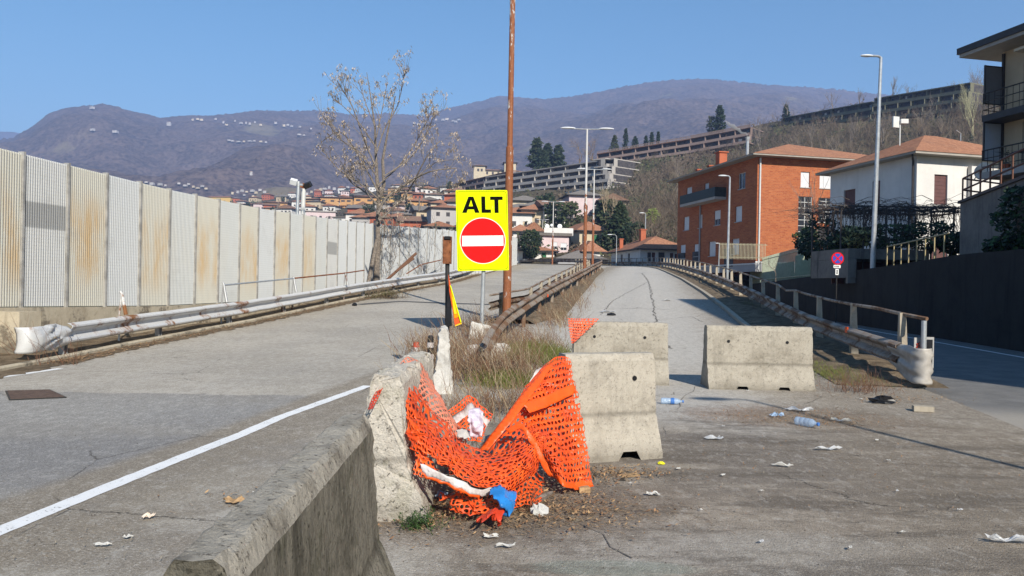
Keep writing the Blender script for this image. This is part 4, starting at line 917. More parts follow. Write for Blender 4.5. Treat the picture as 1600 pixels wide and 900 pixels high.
DR=[[(842,592,6.95),(855,572,7.02),(872,563,7.15),(888,562,7.2)],[(822,640,6.7),(845,620,6.75),(872,612,6.85),(894,606,6.95)],[(836,690,6.4),(855,686,6.35),(885,682,6.5),(908,676,6.6)],[(858,735,6.25),(874,742,6.15),(900,748,6.25),(918,750,6.25)]]
net('net_sheet',DR,13,18,mats,ON,wr=.03,seed=103,hole=.32,tear=.02)
def band(name,ctrl,mat,nu=16,nv=3,wr=.01,seed=1): return net(name,ctrl,nu,nv,[mat],ON,[(-1,2,-1,2,0)],wr=wr,seed=seed)
band('solid_band',[[(812,628,6.35),(840,622,6.45),(870,610,6.6),(898,598,6.75)],[(828,645,6.3),(850,638,6.4),(874,627,6.55),(900,613,6.7)]],M['orange_solid'],seed=2)
band('solid_band',[[(748,703,6.1),(785,655,6.2),(822,608,6.5),(860,566,6.9)],[(760,706,6.05),(797,662,6.15),(832,616,6.45),(864,572,6.88)]],M['orange_solid'],20,2,.008,4)
band('solid_band',[[(790,670,5.95),(815,662,5.9),(838,690,5.85),(866,748,5.85)],[(794,678,5.92),(815,671,5.88),(830,695,5.84),(856,744,5.85)]],M['orange_solid'],20,2,.008,6)
net('net_sheet',[[(752,700,6.2),(785,660,6.3),(820,615,6.6),(852,575,6.95)],[(775,712,6.0),(802,682,6.1),(828,650,6.45),(858,610,6.75)],[(790,735,5.85),(818,712,5.95),(838,690,6.2),(850,660,6.5)]],13,8,mats,ON,wr=.02,seed=11,tear=.02)
A=[[(604,580,5.55),(640,600,5.7),(688,650,5.9),(725,690,6.0),(770,708,6.0),(810,684,6.0),(838,662,6.1)],
 [(620,620,5.36),(650,640,5.5),(690,680,5.6),(730,710,5.6),(780,720,5.65),(822,702,5.8),(852,680,6.0)],
 [(640,665,5.25),(665,680,5.3),(700,710,5.35),(745,735,5.4),(790,740,5.5),(825,722,5.7),(850,700,5.9)],
 [(652,700,5.2),(678,715,5.2),(712,737,5.2),(752,757,5.25),(785,764,5.4),(815,752,5.6),(838,735,5.8)]]
net('net_sheet',A,31,14,mats,ON,[(-.1,.55,.97,1.2,1)],wr=.030,seed=21,tear=.015,hole=.345)
net('net_sheet',BK(A,.13)[1:],26,9,mats,ON,wr=.045,seed=121,tear=.03,hole=.33)
net('net_sheet',[[(608,578,5.45),(625,590,5.5),(640,610,5.6)],[(625,625,5.30),(640,635,5.35),(656,650,5.45)],[(642,690,5.2),(655,700,5.25),(672,708,5.3)],[(650,735,5.2),(664,742,5.2),(684,748,5.2)]],6,17,mats,ON,wr=.03,seed=31)
band('white_band',[[(655,726,5.16),(688,738,5.14),(722,752,5.14),(748,765,5.2),(775,762,5.3)],[(659,741,5.16),(690,752,5.13),(722,766,5.12),(750,776,5.2),(772,772,5.3)]],M['white_band'],20,2,.012,8)
band('solid_band',[[(659,741,5.16),(690,752,5.13),(722,766,5.12),(750,776,5.2)],[(659,745,5.16),(690,757,5.13),(722,771,5.12),(750,781,5.2)]],M['orange_solid'],20,1,.012,8)
net('net_sheet',[[(782,762,5.6),(800,744,5.8),(822,733,6.0),(852,745,6.05)],[(778,780,5.4),(800,770,5.55),(825,760,5.7),(848,768,5.8)],[(792,793,5.3),(812,791,5.4),(832,786,5.5),(846,781,5.6)]],11,8,mats,ON,wr=.02,seed=41)
net('net_sheet',[[(688,765,5.35),(720,768,5.3),(755,772,5.3),(788,775,5.35)],[(697,784,5.25),(725,786,5.2),(757,789,5.22),(785,790,5.3)],[(703,798,5.22),(730,803,5.15),(760,806,5.15),(782,800,5.25)]],13,5,mats,ON,wr=.035,seed=51,tear=.05)
net('net_sheet',[[(612,586,5.75),(640,556,6.2),(668,580,6.4)],[(645,615,5.9),(668,600,6.2),(690,625,6.4)],[(680,650,6.0),(700,646,6.2),(714,660,6.4)],[(704,686,6.0),(718,684,6.1),(728,688,6.2)]],12,18,[M['salmon']],ON,wr=.02,seed=61,hole=.37)['label']='faded salmon sheet of the net'
net('net_sheet',[[(700,642,6.5),(718,628,6.6),(733,617,6.65),(752,632,6.65),(772,648,6.6)],[(706,650,6.5),(722,640,6.6),(735,632,6.6),(750,646,6.6),(766,658,6.6)]],14,2,mats,ON,wr=.01,seed=71)
band('white_band',[[(706,652,6.5),(722,640,6.6),(735,630,6.6),(750,644,6.6),(768,658,6.6)],[(712,662,6.4),(726,653,6.5),(737,646,6.5),(748,658,6.5),(757,672,6.5)]],M['white_band'],14,2,.01,9)
net('net_sheet',[[(712,664,6.4),(736,646,6.5),(760,668,6.5)],[(716,690,6.2),(736,690,6.3),(752,690,6.3)]],8,6,mats,ON,wr=.02,seed=81)
band('white_band',[[(838,578,7.0),(850,572,7.05),(862,570,7.1)],[(824,604,6.85),(840,598,6.9),(856,594,6.95)],[(820,628,6.7),(834,624,6.72),(850,616,6.8)]],M['white_band'],8,8,.01,19)
net('net_sheet',[[(574,640,5.05),(584,618,5.15),(600,590,5.35)],[(580,640,5.0),(590,622,5.1),(608,588,5.3)]],9,2,[M['red_bag']],ON,wr=.01,seed=91)
t=empty('orange_net',Vector((.9,12.05,.1)),'small triangular scrap of orange mesh hung on the corner of the barrier behind','safety net')
net('net_sheet',[[(887,497,12.10),(900,498,12.11),(914,498,12.12),(938,498,12.14)],[(889,516,12.06),(899,516,12.07),(908,517,12.08),(917,517,12.08)],[(893,536,12.0),(894,536,12.0),(895,536,12.0),(896,536,12.0)]],10,9,[M['orange']],t,wr=.006,seed=5,hole=.33)
# ================================================================ LITTER
def crumple(name,label,cat,px,py,r,mat,sq=(1,1,.45),jit=.9,n=12,group=None,seed=None,lift=.0):
    global rnd
    b=MB(); q=G(px,py); c=Vector((q.x,q.y,q.z+r*sq[2]*.55+lift)); b.ball((0,0,0),r,n,0,sq,jit); b.V=[(c.x+x,c.y+y,max(c.z+z,q.z+.006+lift)) for x,y,z in b.V]
    return tag(b.build(name,mat),label,cat,group)
def sheet(name,label,cat,px,py,w_,h_,rz,mat,curl=.03,group=None,ground=None,seed=0,lift=.0):
    r=random.Random(px*7+py+seed); q=G(px,py); b=MB(); n=6; V=[]
    ca,sa=math.cos(rz),math.sin(rz); ph=[r.uniform(0,6) for _ in range(4)]
    for i in range(n+1):
        for j in range(n+1):
            x=(i/n-.5)*w_*(1+.25*math.sin(j*1.3+ph[0])); y=(j/n-.5)*h_*(1+.25*math.sin(i*1.7+ph[1])); z=.014+curl*(.5+.5*math.sin(i*1.4+ph[2]))*(.6+.5*math.sin(j*1.9+ph[3]))+r.uniform(0,.006)
            V.append((q.x+x*ca-y*sa,q.y+x*sa+y*ca,q.z+z+lift))
    b.add(V,[(i*(n+1)+j,(i+1)*(n+1)+j,(i+1)*(n+1)+j+1,i*(n+1)+j+1) for i in range(n) for j in range(n)]); o=b.build(name,mat); md=o.modifiers.new('thick','SOLIDIFY'); md.thickness=.003; md.offset=1
    return tag(o,label,cat,group)
M['blue_label']=simple('blue_bottle_label',(.06,.18,.50),.4,.1,8)
def bottle(label,px,py,L_,r_,rz,cap=True):
    q=G(px,py); t=empty('plastic_bottle',q,label,'bottle'); d=Vector((math.cos(rz),math.sin(rz),0)); c=Vector((q.x,q.y,q.z+r_+.004))
    prof=[(-.5,.3),(-.49,.8),(-.46,1),(-.3,1),(-.28,.92),(-.26,1),(-.1,1),(-.08,.9),(-.05,1),(.1,1),(.12,.92),(.15,1),(.22,.97),(.32,.6),(.38,.36),(.46,.34)]
    b=MB(); b.tube([c+d*(a*L_) for a,_ in prof],[r_*k for _,k in prof],16); sm(b.build('body',M['bottle'],t))
    b=MB(); b.tube([c+d*(L_*.45),c+d*(L_*.51)],r_*.42,12); b.build('cap',M['blue_label'],t)
    if cap: b=MB(); b.tube([c+d*(-L_*.06),c+d*(L_*.10)],r_*1.03,16); b.build('sleeve',M['blue_label'],t)
M['blue_label']=simple('blue_bottle_label',(.06,.18,.50),.4,.1,8)
bottle('lying pale blue plastic water bottle on the brown pine litter, right',1261,667,.30,.05,R(-55),False)
bottle('lying plastic water bottle with blue label beside the pale concrete barrier',1050,632,.30,.042,R(-8))
bottle('flattened clear bottle at the foot of the white barrel bush, beyond the barrier behind',1000,498,.3,.05,R(10)) if False else None
# shopping bags and plastic in the heap
def bag(name,label,cat,ctrl,mat,seed,wr=.03,nu=16,nv=12):
    o=net(name,ctrl,nu,nv,[mat],None,[(-1,2,-1,2,0)],wr=wr,seed=seed); return tag(o,label,cat)
bag('plastic_bag','crumpled bright blue plastic bag in front of the orange net','plastic bag',[[(763,770,5.15),(785,766,5.2),(807,770,5.3)],[(774,779,5.07),(790,780,5.1),(806,779,5.2)],[(786,794,5.1),(793,796,5.1),(799,794,5.15)],[(786,810,5.15),(792,813,5.1),(799,806,5.1)]],M['blue_bag'],3,.045)
bag('plastic_tub','torn red plastic piece under the blue bag','plastic scrap',[[(756,790,5.15),(770,787,5.1),(784,790,5.15)],[(754,803,5.05),(770,805,5.0),(785,803,5.05)],[(762,814,5.1),(772,821,5.0),(783,814,5.1)]],M['red_bag'],7,.07)
bag('plastic_bag','pink and white printed wrapper caught in the middle of the orange net','wrapper',[[(730,640,6.0),(745,638,6.05),(755,645,6.05)],[(732,660,5.9),(745,660,5.9),(754,664,5.95)],[(736,684,5.9),(745,686,5.9),(752,682,5.9)]],simple('printed_wrapper',(.72,.66,.72),.5,.3,30,c2=(.42,.36,.45)),9,.02)
bag('paper_scrap','white crumpled paper in the hollow of the orange net','paper',[[(713,673,5.95),(725,670,5.95),(736,674,6.0)],[(716,685,5.85),(726,686,5.85),(735,684,5.9)]],M['white'],12,.02)
crumple('paper_scrap','small blue crushed can seen through the mesh below the white paper','can',724,768,.035,M['blue_bag'],lift=.35) if False else None
crumple('paper_ball','crumpled white tissue right of the blue bag','tissue',841,806,.052,M['white'],(1.1,.8,.9),1.0)
crumple('bottle_cap_heap','crushed silver and blue can at the foot of the crumbling barrier','can',690,778,.04,M['bottle'],(1.3,.8,.8),.6)
b=None
bag('black_bag','flattened black rubber sheet beside the foot of the pale barrier','rubber sheet',[[(928,740,6.6),(942,735,6.9),(962,740,6.8)],[(926,753,6.4),(950,755,6.4),(975,750,6.5)],[(932,763,6.3),(958,768,6.25),(981,762,6.3)]],M['black'],15,.03)
def board(name,label,cat,px,py,sz,rz,mat,tilt=0):
    q=G(px,py); b=MB(); b.box((q.x,q.y,q.z+sz[2]/2+.004),sz,rz=rz,tilt=Matrix.Rotation(tilt,3,'X')); return tag(b.build(name,mat),label,cat)
board('wood_block','tan wooden block under the right corner of the orange net','wood block',912,769,(.09,.07,.04),.2,M['leaf_dry2'])
board('broken_tile','flat yellow-brown cardboard piece beside the black rubber sheet','cardboard',985,744,(.16,.07,.01),.5,M['leaf_dry2'],.05)
board('grey_tile','small grey flat tile on the asphalt edge below the litter heap','tile',897,812,(.10,.06,.012),-.4,M['conc'])
board('brick','pale broken brick with a hole near the right rail end','brick',1442,643,(.24,.13,.07),-.25,M['post_conc'])
board('stick','short black piece of wood next to the dry leaf behind the front barrier','stick',394,783,(.10,.02,.015),.1,M['black'])
crumple('yellow_cap','small yellow plastic piece at the right foot of the pale barrier','plastic scrap',1033,726,.026,simple('yellow_plastic',(.75,.72,.02),.4,.1,8),(1.3,.8,.7),.4)
sheet('dry_leaf','curled tan leaf on the asphalt behind the front barrier','leaf',367,787,.14,.09,.1,M['leaf_dry2'],.03)
sheet('paper_scrap','small cream paper scrap on the brown dirt of the left road','paper',232,811,.07,.06,.3,simple('cream_paper',(.75,.62,.5),.6,.1,9),.02)
sheet('paper_scrap','narrow white paper strip lying flat lowest on the left road','paper',160,855,.09,.03,.05,M['white'],.008)
sheet('paper_scrap','tiny white scrap right of the narrow white strip on the left road','paper',200,843,.05,.03,.5,M['white'],.01)
sheet('paper_scrap','white torn scrap against the left side of the front barrier','paper',403,772,.06,.04,.7,M['white'],.02)
sheet('plastic_film','long clear film scrap on the pine litter left of the bottle','plastic film',1248,643,.30,.09,-.2,M['bottle_white'],.05)
sheet('plastic_film','pale blue scrap on the pine litter between film and bottle','plastic film',1214,652,.15,.10,.2,M['bottle'],.05)
sheet('paper_scrap','white torn tissue right of the bottle on the pine litter','paper',1314,660,.19,.06,-.3,M['white'],.04)
sheet('paper_scrap','spread white tissue in the middle of the dirt forecourt','paper',1295,704,.24,.06,.15,M['bottle_white'],.03)
sheet('paper_scrap','curved white strip on the dirt below the pine litter','paper',1222,730,.16,.04,-.3,M['white'],.03)
sheet('paper_scrap','grey crumpled film near the right edge at the bottom','plastic film',1580,850,.24,.06,-.1,M['bottle_white'],.05)
sheet('paper_scrap','white flat scrap on the asphalt below the litter heap','paper',767,842,.08,.04,.1,M['white'],.015)
sheet('paper_scrap','longer white scrap lowest in front of the litter heap','paper',790,857,.10,.035,0,M['white'],.015)
sheet('paper_scrap','white scrap on the dirt right of the black rubber sheet','paper',1020,775,.09,.05,.1,M['white'],.02)
sheet('paper_scrap','white lump behind the free-standing barrier right foot, among pebbles','paper',1235,606,.30,.10,0,M['white'],.05)
sheet('plastic_film','clear film on the gravel right of the pale barrier','plastic film',1115,687,.16,.08,.1,M['bottle_white'],.03)
sheet('plastic_film','blue white wrappers strewn at the verge beyond the barriers','wrapper',948,488,.5,.3,.1,M['bottle_white'],.06)
sheet('paper_scrap','cream scrap far up on the right carriageway','paper',1042,470,.35,.2,0,M['white'],.06)
crumple('black_bag','small dark lump on the carriageway beyond the barrier behind','rubber lump',955,493,.16,M['black'],(1,.5,.35),.5)
crumple('black_bag','charred black lump of plastic on the bank by the right rail','plastic lump',1378,630,.13,M['black'],(1.3,.7,.45),.9)
crumple('black_bag','small dark cup on the left verge below the guardrail','plastic cup',554,478,.10,M['black'],(1,.8,.8),.3)
def rust_can(): pass
small=[(1402,770),(1262,747),(1130,745),(1103,753),(1328,860),(1240,838),(1190,850),(1513,865),(1388,722),(1462,748),(1168,612),(1284,622),(1130,668),(1342,668),(1370,690),(1430,700),(1095,800),(1155,815),(1500,800),(1290,790),(1410,835),(1075,700),(1190,770),(1020,800),(985,758),(1005,770),(1060,735),(1310,640),(1345,625),(1400,654)]
for k,(x,y) in enumerate(small[::2]):
    s=rnd.uniform(.012,.032); sheet('small_scrap','tiny pale scrap of litter lying on the dirt in front of the barriers','litter scrap',x,y,s*1.6,s*.8,rnd.uniform(-1,1),M['white'] if k%3 else M['bottle_white'],.008,group='tiny pale scraps on the dirt forecourt')
# ================================================================ TWIGS, BRUSH, LEAF LITTER (uncountable)
class Fast:
    def __init__(s): s.V=[];s.F=[];s.M=[]
    def sliver(s,pts,w0,w1,m=0):
        "thin three-sided stem"
        k=len(pts); o=len(s.V)
        for i,p in enumerate(pts):
            w_=w0+(w1-w0)*i/(k-1)
            for a in (0,2.094,4.189): s.V.append((p[0]+math.cos(a)*w_,p[1]+math.sin(a)*w_*.8,p[2]+math.sin(a+.6)*w_*.7))
        for i in range(k-1):
            for j in range(3): s.F.append((o+i*3+j,o+(i+1)*3+j,o+(i+1)*3+(j+1)%3,o+i*3+(j+1)%3)); s.M.append(m)
    def leaf(s,p,d,w_,l,m=0,up=None):
        a=rnd.uniform(0,6.28); nx,ny=math.cos(a),math.sin(a); x,y,z=p; dz=d
        o=len(s.V); s.V+= [(x,y,z),(x+nx*l*.5-ny*w_,y+ny*l*.5+nx*w_,z+dz*.6),(x+nx*l,y+ny*l,z+dz),(x+nx*l*.5+ny*w_,y+ny*l*.5-nx*w_,z+dz*.3)]; s.F.append((o,o+1,o+2,o+3)); s.M.append(m)
    def build(s,name,mats,parent=None): 
        b=MB(); b.V=s.V; b.F=s.F; b.M=s.M; return b.build(name,mats,parent)
def stem(f,x,y,z,h,lean,m,w0=.003,curl=.35,n=4):
    a=rnd.uniform(0,6.28); l=rnd.uniform(0,lean); pts=[(x,y,z)]; dx,dy,dz=math.cos(a)*l,math.sin(a)*l,1.0; k=h/n
    for i in range(n):
        dx+=rnd.uniform(-curl,curl); dy+=rnd.uniform(-curl,curl); dz+=rnd.uniform(-curl*.6,curl*.3); L_=math.sqrt(dx*dx+dy*dy+dz*dz); x+=dx/L_*k; y+=dy/L_*k; z+=dz/L_*k; pts.append((x,y,z))
    f.sliver(pts,w0,w0*.35,m)
    return pts
f=Fast()
for (px,py,rx,ry,n,h,lean) in ((690,560,.6,1.6,350,.75,.8),(740,585,.8,1.6,700,.7,.9),(800,590,.7,1.4,600,.75,.8),(780,545,.9,2.5,600,.6,1.0),(840,545,.7,2.0,380,.55,.9),(745,520,.9,2.5,450,.75,.9),(660,545,.5,1.5,220,.55,1.2),(720,660,.35,.6,220,.4,1.1),(700,730,.3,.4,160,.45,1.0),(870,500,.6,3,420,.55,.9),(890,470,.6,4,350,.6,.9),(905,445,.7,6,280,.7,.9),(780,640,.6,.8,350,.5,.9)):
    q=G(px,py)
    for i in range(n):
        x=q.x+rnd.gauss(0,rx*.5); y=q.y+rnd.gauss(0,ry*.5); z=H(x,y); p=stem(f,x,y,z,h*.85*rnd.choice((.35,.6,1,1.15))*rnd.uniform(.7,1.2),lean,rnd.choice((0,0,1,2,2)),rnd.uniform(.0018,.0042)*(1+q.y/30))
        if rnd.random()<.5: e=p[2]; stem(f,e[0],e[1],e[2],h*.4,1.5,rnd.choice((0,2)),.002)
tag(f.build('dry_brush',[M['twig'],M['twig2'],M['twig3']]),kind='stuff')
f=Fast()
for (px,py,rx,ry,n,h) in ((838,560,.6,1.2,3200,.26),(790,600,.4,.6,900,.2),(800,600,.4,.5,500,.10),(770,600,.5,.7,400,.1),(870,490,.3,1.5,500,.10),(1320,590,.5,.8,700,.12),(1290,575,.3,.6,300,.1),(1175,480,.3,2,300,.15),(1250,545,.2,.6,150,.1),(600,463,.5,1.5,260,.2)):
    q=G(px,py)
    for i in range(n):
        x=q.x+rnd.gauss(0,rx*.5); y=q.y+rnd.gauss(0,ry*.5); stem(f,x,y,H(x,y)+.02,h*rnd.uniform(.5,1.3),1.6,0,.004,.3,2)
tag(f.build('grass',[M['grass']]),kind='stuff')
f=Fast()   # loose leaves, twigs and needles on the ground
def scatter(px,py,rx,ry,n,rot=0,mi=(0,1,2),s=1.0,path=None,flat=.02):
    q=G(px,py) if path is None else None
    for i in range(n):
        if path: k=rnd.choice(path); x=k.x+rnd.gauss(0,rx); y=k.y+rnd.gauss(0,ry)
        else:
            a,b_=rnd.gauss(0,rx*.5),rnd.gauss(0,ry*.5); x=q.x+a*math.cos(rot)-b_*math.sin(rot); y=q.y+a*math.sin(rot)+b_*math.cos(rot)
        z=H(x,y)+.010; m=rnd.choice(mi)
        if m==2:
            a=rnd.uniform(0,6.28); l=rnd.uniform(.03,.11)*s; f.sliver([(x,y,z),(x+math.cos(a)*l*.5,y+math.sin(a)*l*.5,z+rnd.uniform(0,.02)),(x+math.cos(a+.3)*l,y+math.sin(a+.3)*l,z)],.0016*s,.001*s,2)
        else: f.leaf((x,y,z+rnd.uniform(0,flat)),rnd.uniform(0,.02),rnd.uniform(.004,.010)*s,rnd.uniform(.02,.05)*s,m)
scatter(770,805,1.1,.45,2600,.1,(0,1,2,2,2,2)); scatter(660,790,.35,.4,350); scatter(850,780,.6,.5,700); scatter(930,745,.5,.4,350); scatter(980,740,.5,.25,260)
scatter(1270,655,1.0,.7,1700,-.1,(2,2,2,0),.75); scatter(1160,655,.7,.4,300,0,(2,2,0),.75); scatter(1300,720,2.0,1.2,420,0,(2,2,3,0),.6); scatter(1150,760,2.0,1.0,320,0,(2,3,3,0),.5); scatter(1480,780,1.5,.8,200,0,(2,2,3),.5)
scatter(1340,605,1.0,.8,500); scatter(1400,625,.8,.4,350,0,(0,1,2),1.0); scatter(1230,540,.3,2.0,500,0,(0,2,0),1.3)
scatter(0,0,.17,.35,5200,mi=(0,0,1,2),s=2.0,path=[p for p in offset(dens(LP,.5),.42)][:70])
scatter(0,0,.12,.5,1800,mi=(0,1,2),s=1.3,path=dens(CRr[:40],.5)); scatter(380,780,.5,.5,60); scatter(150,850,.8,.5,120,0,(3,2,3),.5); scatter(0,0,.3,.4,1500,mi=(0,2,1),s=1.5,path=[p for p in offset(dens(RR[8:60],.5),-.75)])
tag(f.build('leaf_litter',[M['leaf_dry'],M['leaf_dry2'],M['twig'],M['conc']]),kind='stuff')
f=MB()   # gravel grains
for i in range(1100):
    if i%3==0: px,py=rnd.gauss(1230,220),rnd.uniform(590,890)
    elif i%3==1: px,py=rnd.gauss(820,200),rnd.uniform(770,895)
    else: px,py=rnd.uniform(0,520),rnd.uniform(640,895)
    if 560<px<700 and py<830: continue
    q=GF(px,py); s=rnd.uniform(.002,.007)*(1 if py>700 else 1.3); a=rnd.uniform(0,3); c,sn=math.cos(a)*s,math.sin(a)*s; z=H(q.x,q.y)+.002
    f.add([(q.x-c,q.y-sn,z),(q.x+sn,q.y-c,z),(q.x+c*1.2,q.y+sn,z),(q.x-sn,q.y+c,z),(q.x,q.y,z+s*.9)],[(0,1,4),(1,2,4),(2,3,4),(3,0,4)],rnd.choice((0,0,1,2)))
tag(f.build('gravel',[simple('pale_grit',(.38,.35,.31),.9,.3,40),simple('dark_grit',(.12,.105,.09),.9,.3,40),M['conc']]),kind='stuff')
# separate plants
def plant(name,label,cat,px,py,n,h,r,mats,leaf=None,stems=True,lean=1.2,w0=.003,z0=0):
    q=G(px,py); t=empty(name,q,label,cat); f=Fast(); g=Fast()
    for i in range(n):
        x=q.x+rnd.gauss(0,r*.4); y=q.y+rnd.gauss(0,r*.3); p=stem(f,x,y,q.z+z0,h*rnd.uniform(.5,1.2),lean,0,w0)
        if leaf:
            for k in range(leaf): e=rnd.choice(p[1:]); g.leaf((e[0]+rnd.gauss(0,.012),e[1]+rnd.gauss(0,.012),e[2]),rnd.uniform(-.01,.02),h*.06,h*.16,0)
    f.build('stems',mats[0],t)
    if leaf: g.build('leaves',mats[1],t)
plant('weed','small leafy green weed at the foot of the crumbling barrier','weed',655,826,55,.12,.16,(M['green'],M['green']),6)
plant('dry_bush','spray of grey leafless twigs in front of the white reflective band of the net','dry bush',742,782,110,.42,.10,(M['twig2'],),lean=1.8,w0=.002)
plant('dry_bush','tangle of dark bare twigs right of the blue bag','dry bush',815,800,60,.28,.12,(M['twig3'],),lean=1.8,w0=.003)
plant('weed','low green bush at the left guardrail near the leaning post','bush',605,466,160,.55,1.2,(M['twig'],M['mgreen']),5,w0=.006)
plant('dry_bush','low dark green weed by the right rail behind the free-standing barrier','weed',1245,552,90,.35,.5,(M['twig'],M['mgreen']),6,w0=.005)
plant('dry_bush','leafless reddish bush on the bank in front of the right rail end','dry bush',1345,612,120,.4,.6,(M['twig3'],),w0=.003)
plant('dry_bush','dry twigs hanging over the torn left guardrail end','dry bush',92,570,26,.75,.5,(M['twig3'],),w0=.004)
plant('dry_bush','thin dry shoots standing beside the concrete pier at the far left','dry bush',25,560,16,.85,.3,(M['twig3'],),w0=.004)
def crackle_root():
    b=MB(); 
    for px in (((850,782),(830,790),(812,798),(800,806)),((862,778),(846,788),(826,796))):
        P=[G(*q)+Vector((0,0,.03+.02*rnd.random())) for q in px]; b.tube(P,[.012,.028,.03,.018],7)
    tag(b.build('old_rope',M['bark']),'gnarled grey dead branch piece lying right of the blue bag','dead branch')
crackle_root()
# ================================================================ BUILDINGS
def brick():
    g=NG('orange_brick'); p=g.obj(); x,y,z=g.sep(p); u=g.math('ADD',x,y); k=g.n('ShaderNodeTexBrick'); g.put(k.inputs['Vector'],g.comb(u,z,0)); k.inputs['Scale'].default_value=1.0
    k.inputs['Brick Width'].default_value=.5; k.inputs['Row Height'].default_value=.16; k.inputs['Mortar Size'].default_value=.018; k.inputs['Color1'].default_value=(.40,.125,.052,1); k.inputs['Color2'].default_value=(.28,.072,.034,1); k.inputs['Mortar'].default_value=(.33,.14,.075,1)
    n=g.noise(.6,p,6,.6); n2=g.noise(5,g.map(p,sc=(1,1,4)),5,.7); c=g.mix(g.math('MULTIPLY',g.step(n2,.45,.65),.35),k.outputs['Color'],(.56,.24,.10)); c=g.mix(g.math('MULTIPLY',g.step(n,.5,.7),.25),c,(.30,.075,.03)); return g.fin(c,.9,spec=.1)
def tiles(name,c1,c2,c3):
    g=NG(name); p=g.obj(); z=g.sep(p)[2]; n=g.noise(3.5,p,7,.75); n2=g.noise(.7,p,4,.6); row=g.math('FRACT',g.math('MULTIPLY',z,6.5)); c=g.mix(g.step(n,.38,.62),c1,c2); c=g.mix(g.math('MULTIPLY',g.step(n2,.5,.7),.4),c,c3); c=g.mix(g.math('MULTIPLY',g.step(row,.25,.0),.35),c,tuple(k*.4 for k in c1)); return g.fin(c,.9,g.math('ADD',row,n),.8,.05,spec=.1)
def plaster(name,c,v=.12,streak=.25):
    g=NG(name); p=g.obj(); n=g.noise(.8,p,6,.6); s=g.noise(2.5,g.map(p,sc=(1,1,.12)),5,.6); cc=g.mix(g.step(n,.3,.7),tuple(k*(1-v) for k in c),c); return g.fin(g.mix(g.math('MULTIPLY',g.step(s,.5,.75),streak),cc,tuple(k*.6 for k in c)),.9,spec=.1)
M['brick']=brick(); M['tile']=tiles('terracotta_tiles',(.27,.125,.075),(.40,.20,.12),(.17,.10,.075)); M['tile_br']=tiles('brown_tiles',(.20,.12,.085),(.27,.165,.12),(.15,.10,.08)); M['tile_grey']=tiles('grey_tiles',(.17,.15,.135),(.22,.20,.18),(.13,.12,.11))
M['pl_white']=plaster('white_plaster',(.66,.64,.61)); M['pl_cream']=plaster('cream_plaster',(.55,.47,.34)); M['pl_yellow']=plaster('yellow_plaster',(.62,.42,.14)); M['pl_ochre']=plaster('ochre_plaster',(.52,.30,.13)); M['pl_pink']=plaster('pink_plaster',(.62,.50,.50)); M['pl_grey']=plaster('grey_plaster',(.34,.34,.35)); M['pl_beige']=plaster('beige_plaster',(.52,.42,.29)); M['pl_red']=plaster('red_plaster',(.42,.13,.07)); M['conc_slab']=plaster('slab_concrete',(.40,.37,.34)); M['conc_pink']=plaster('weathered_pinkish_concrete',(.27,.20,.175)); M['conc_green']=plaster('weathered_greenish_concrete',(.17,.165,.115)); M['dark_void']=simple('dark_recess',(.035,.033,.035),.8,.4,1.5,c2=(.09,.08,.08))
M['far_wall']=simple('distant_house_wall',(.46,.44,.42),.9,.1,.05); M['sh_green']=simple('green_shutter',(.03,.16,.07),.6,.1,3)
def wall(b,P0,eu,nin,W,Hh,holes,depth=.16,m=0,m2=0):
    us=sorted({0,W}|{round(h[0],3) for h in holes}|{round(h[0]+h[2],3) for h in holes}); zs=sorted({0,Hh}|{round(h[1],3) for h in holes}|{round(h[1]+h[3],3) for h in holes})
    P=lambda u,z,d=0:P0+eu*u+Vector((0,0,z))+nin*d
    for a,c in zip(us[:-1],us[1:]):
        for e,f_ in zip(zs[:-1],zs[1:]):
            cu,cz=(a+c)/2,(e+f_)/2
            if any(h[0]<cu<h[0]+h[2] and h[1]<cz<h[1]+h[3] for h in holes): continue
            b.add([P(a,e),P(c,e),P(c,f_),P(a,f_)],[(0,1,2,3)],m)
    for h in holes:
        a,e,c,f_=h[0],h[1],h[0]+h[2],h[1]+h[3]
        for q0,q1 in (((a,e),(c,e)),((c,e),(c,f_)),((c,f_),(a,f_)),((a,f_),(a,e))): b.add([P(*q0),P(*q1),P(*q1,depth),P(*q0,depth)],[(0,1,2,3)],m2)
def hiproof(b,O,ex,ey,W,D,z,over,rise,m=0,gable=None,inset=None,th=.14,mu=1,axis=None):
    "eaves slab and hip or gable planes"
    P=lambda a,c,h:O+ex*a+ey*c+Vector((0,0,h)); o=over
    b.obox(P(-o,-o,z),ex*(W+2*o),ey*(D+2*o),Vector((0,0,th)),mu); zz=z+th+.003; o2=o+.05
    along=(axis=='x') if axis else W>=D
    if along: k=(D/2+o if not gable else -.0); r0,r1=P(-o2+k,D/2,zz+rise),P(W+o2-k,D/2,zz+rise)
    else: k=(W/2+o if not gable else -.0); r0,r1=P(W/2,-o2+k,zz+rise),P(W/2,D+o2-k,zz+rise)
    if along and W<D and not gable: r0=r1=P(W/2,D/2,zz+rise)
    c=[P(-o2,-o2,zz),P(W+o2,-o2,zz),P(W+o2,D+o2,zz),P(-o2,D+o2,zz)]
    v=c+[r0,r1]
    f=[(0,1,5,4),(1,2,5),(2,3,4,5),(3,0,4)] if along else [(0,1,4),(1,2,5,4),(2,3,5),(3,0,4,5)]
    b.add(v,f,m); b.add(c,[(3,2,1,0)],mu)
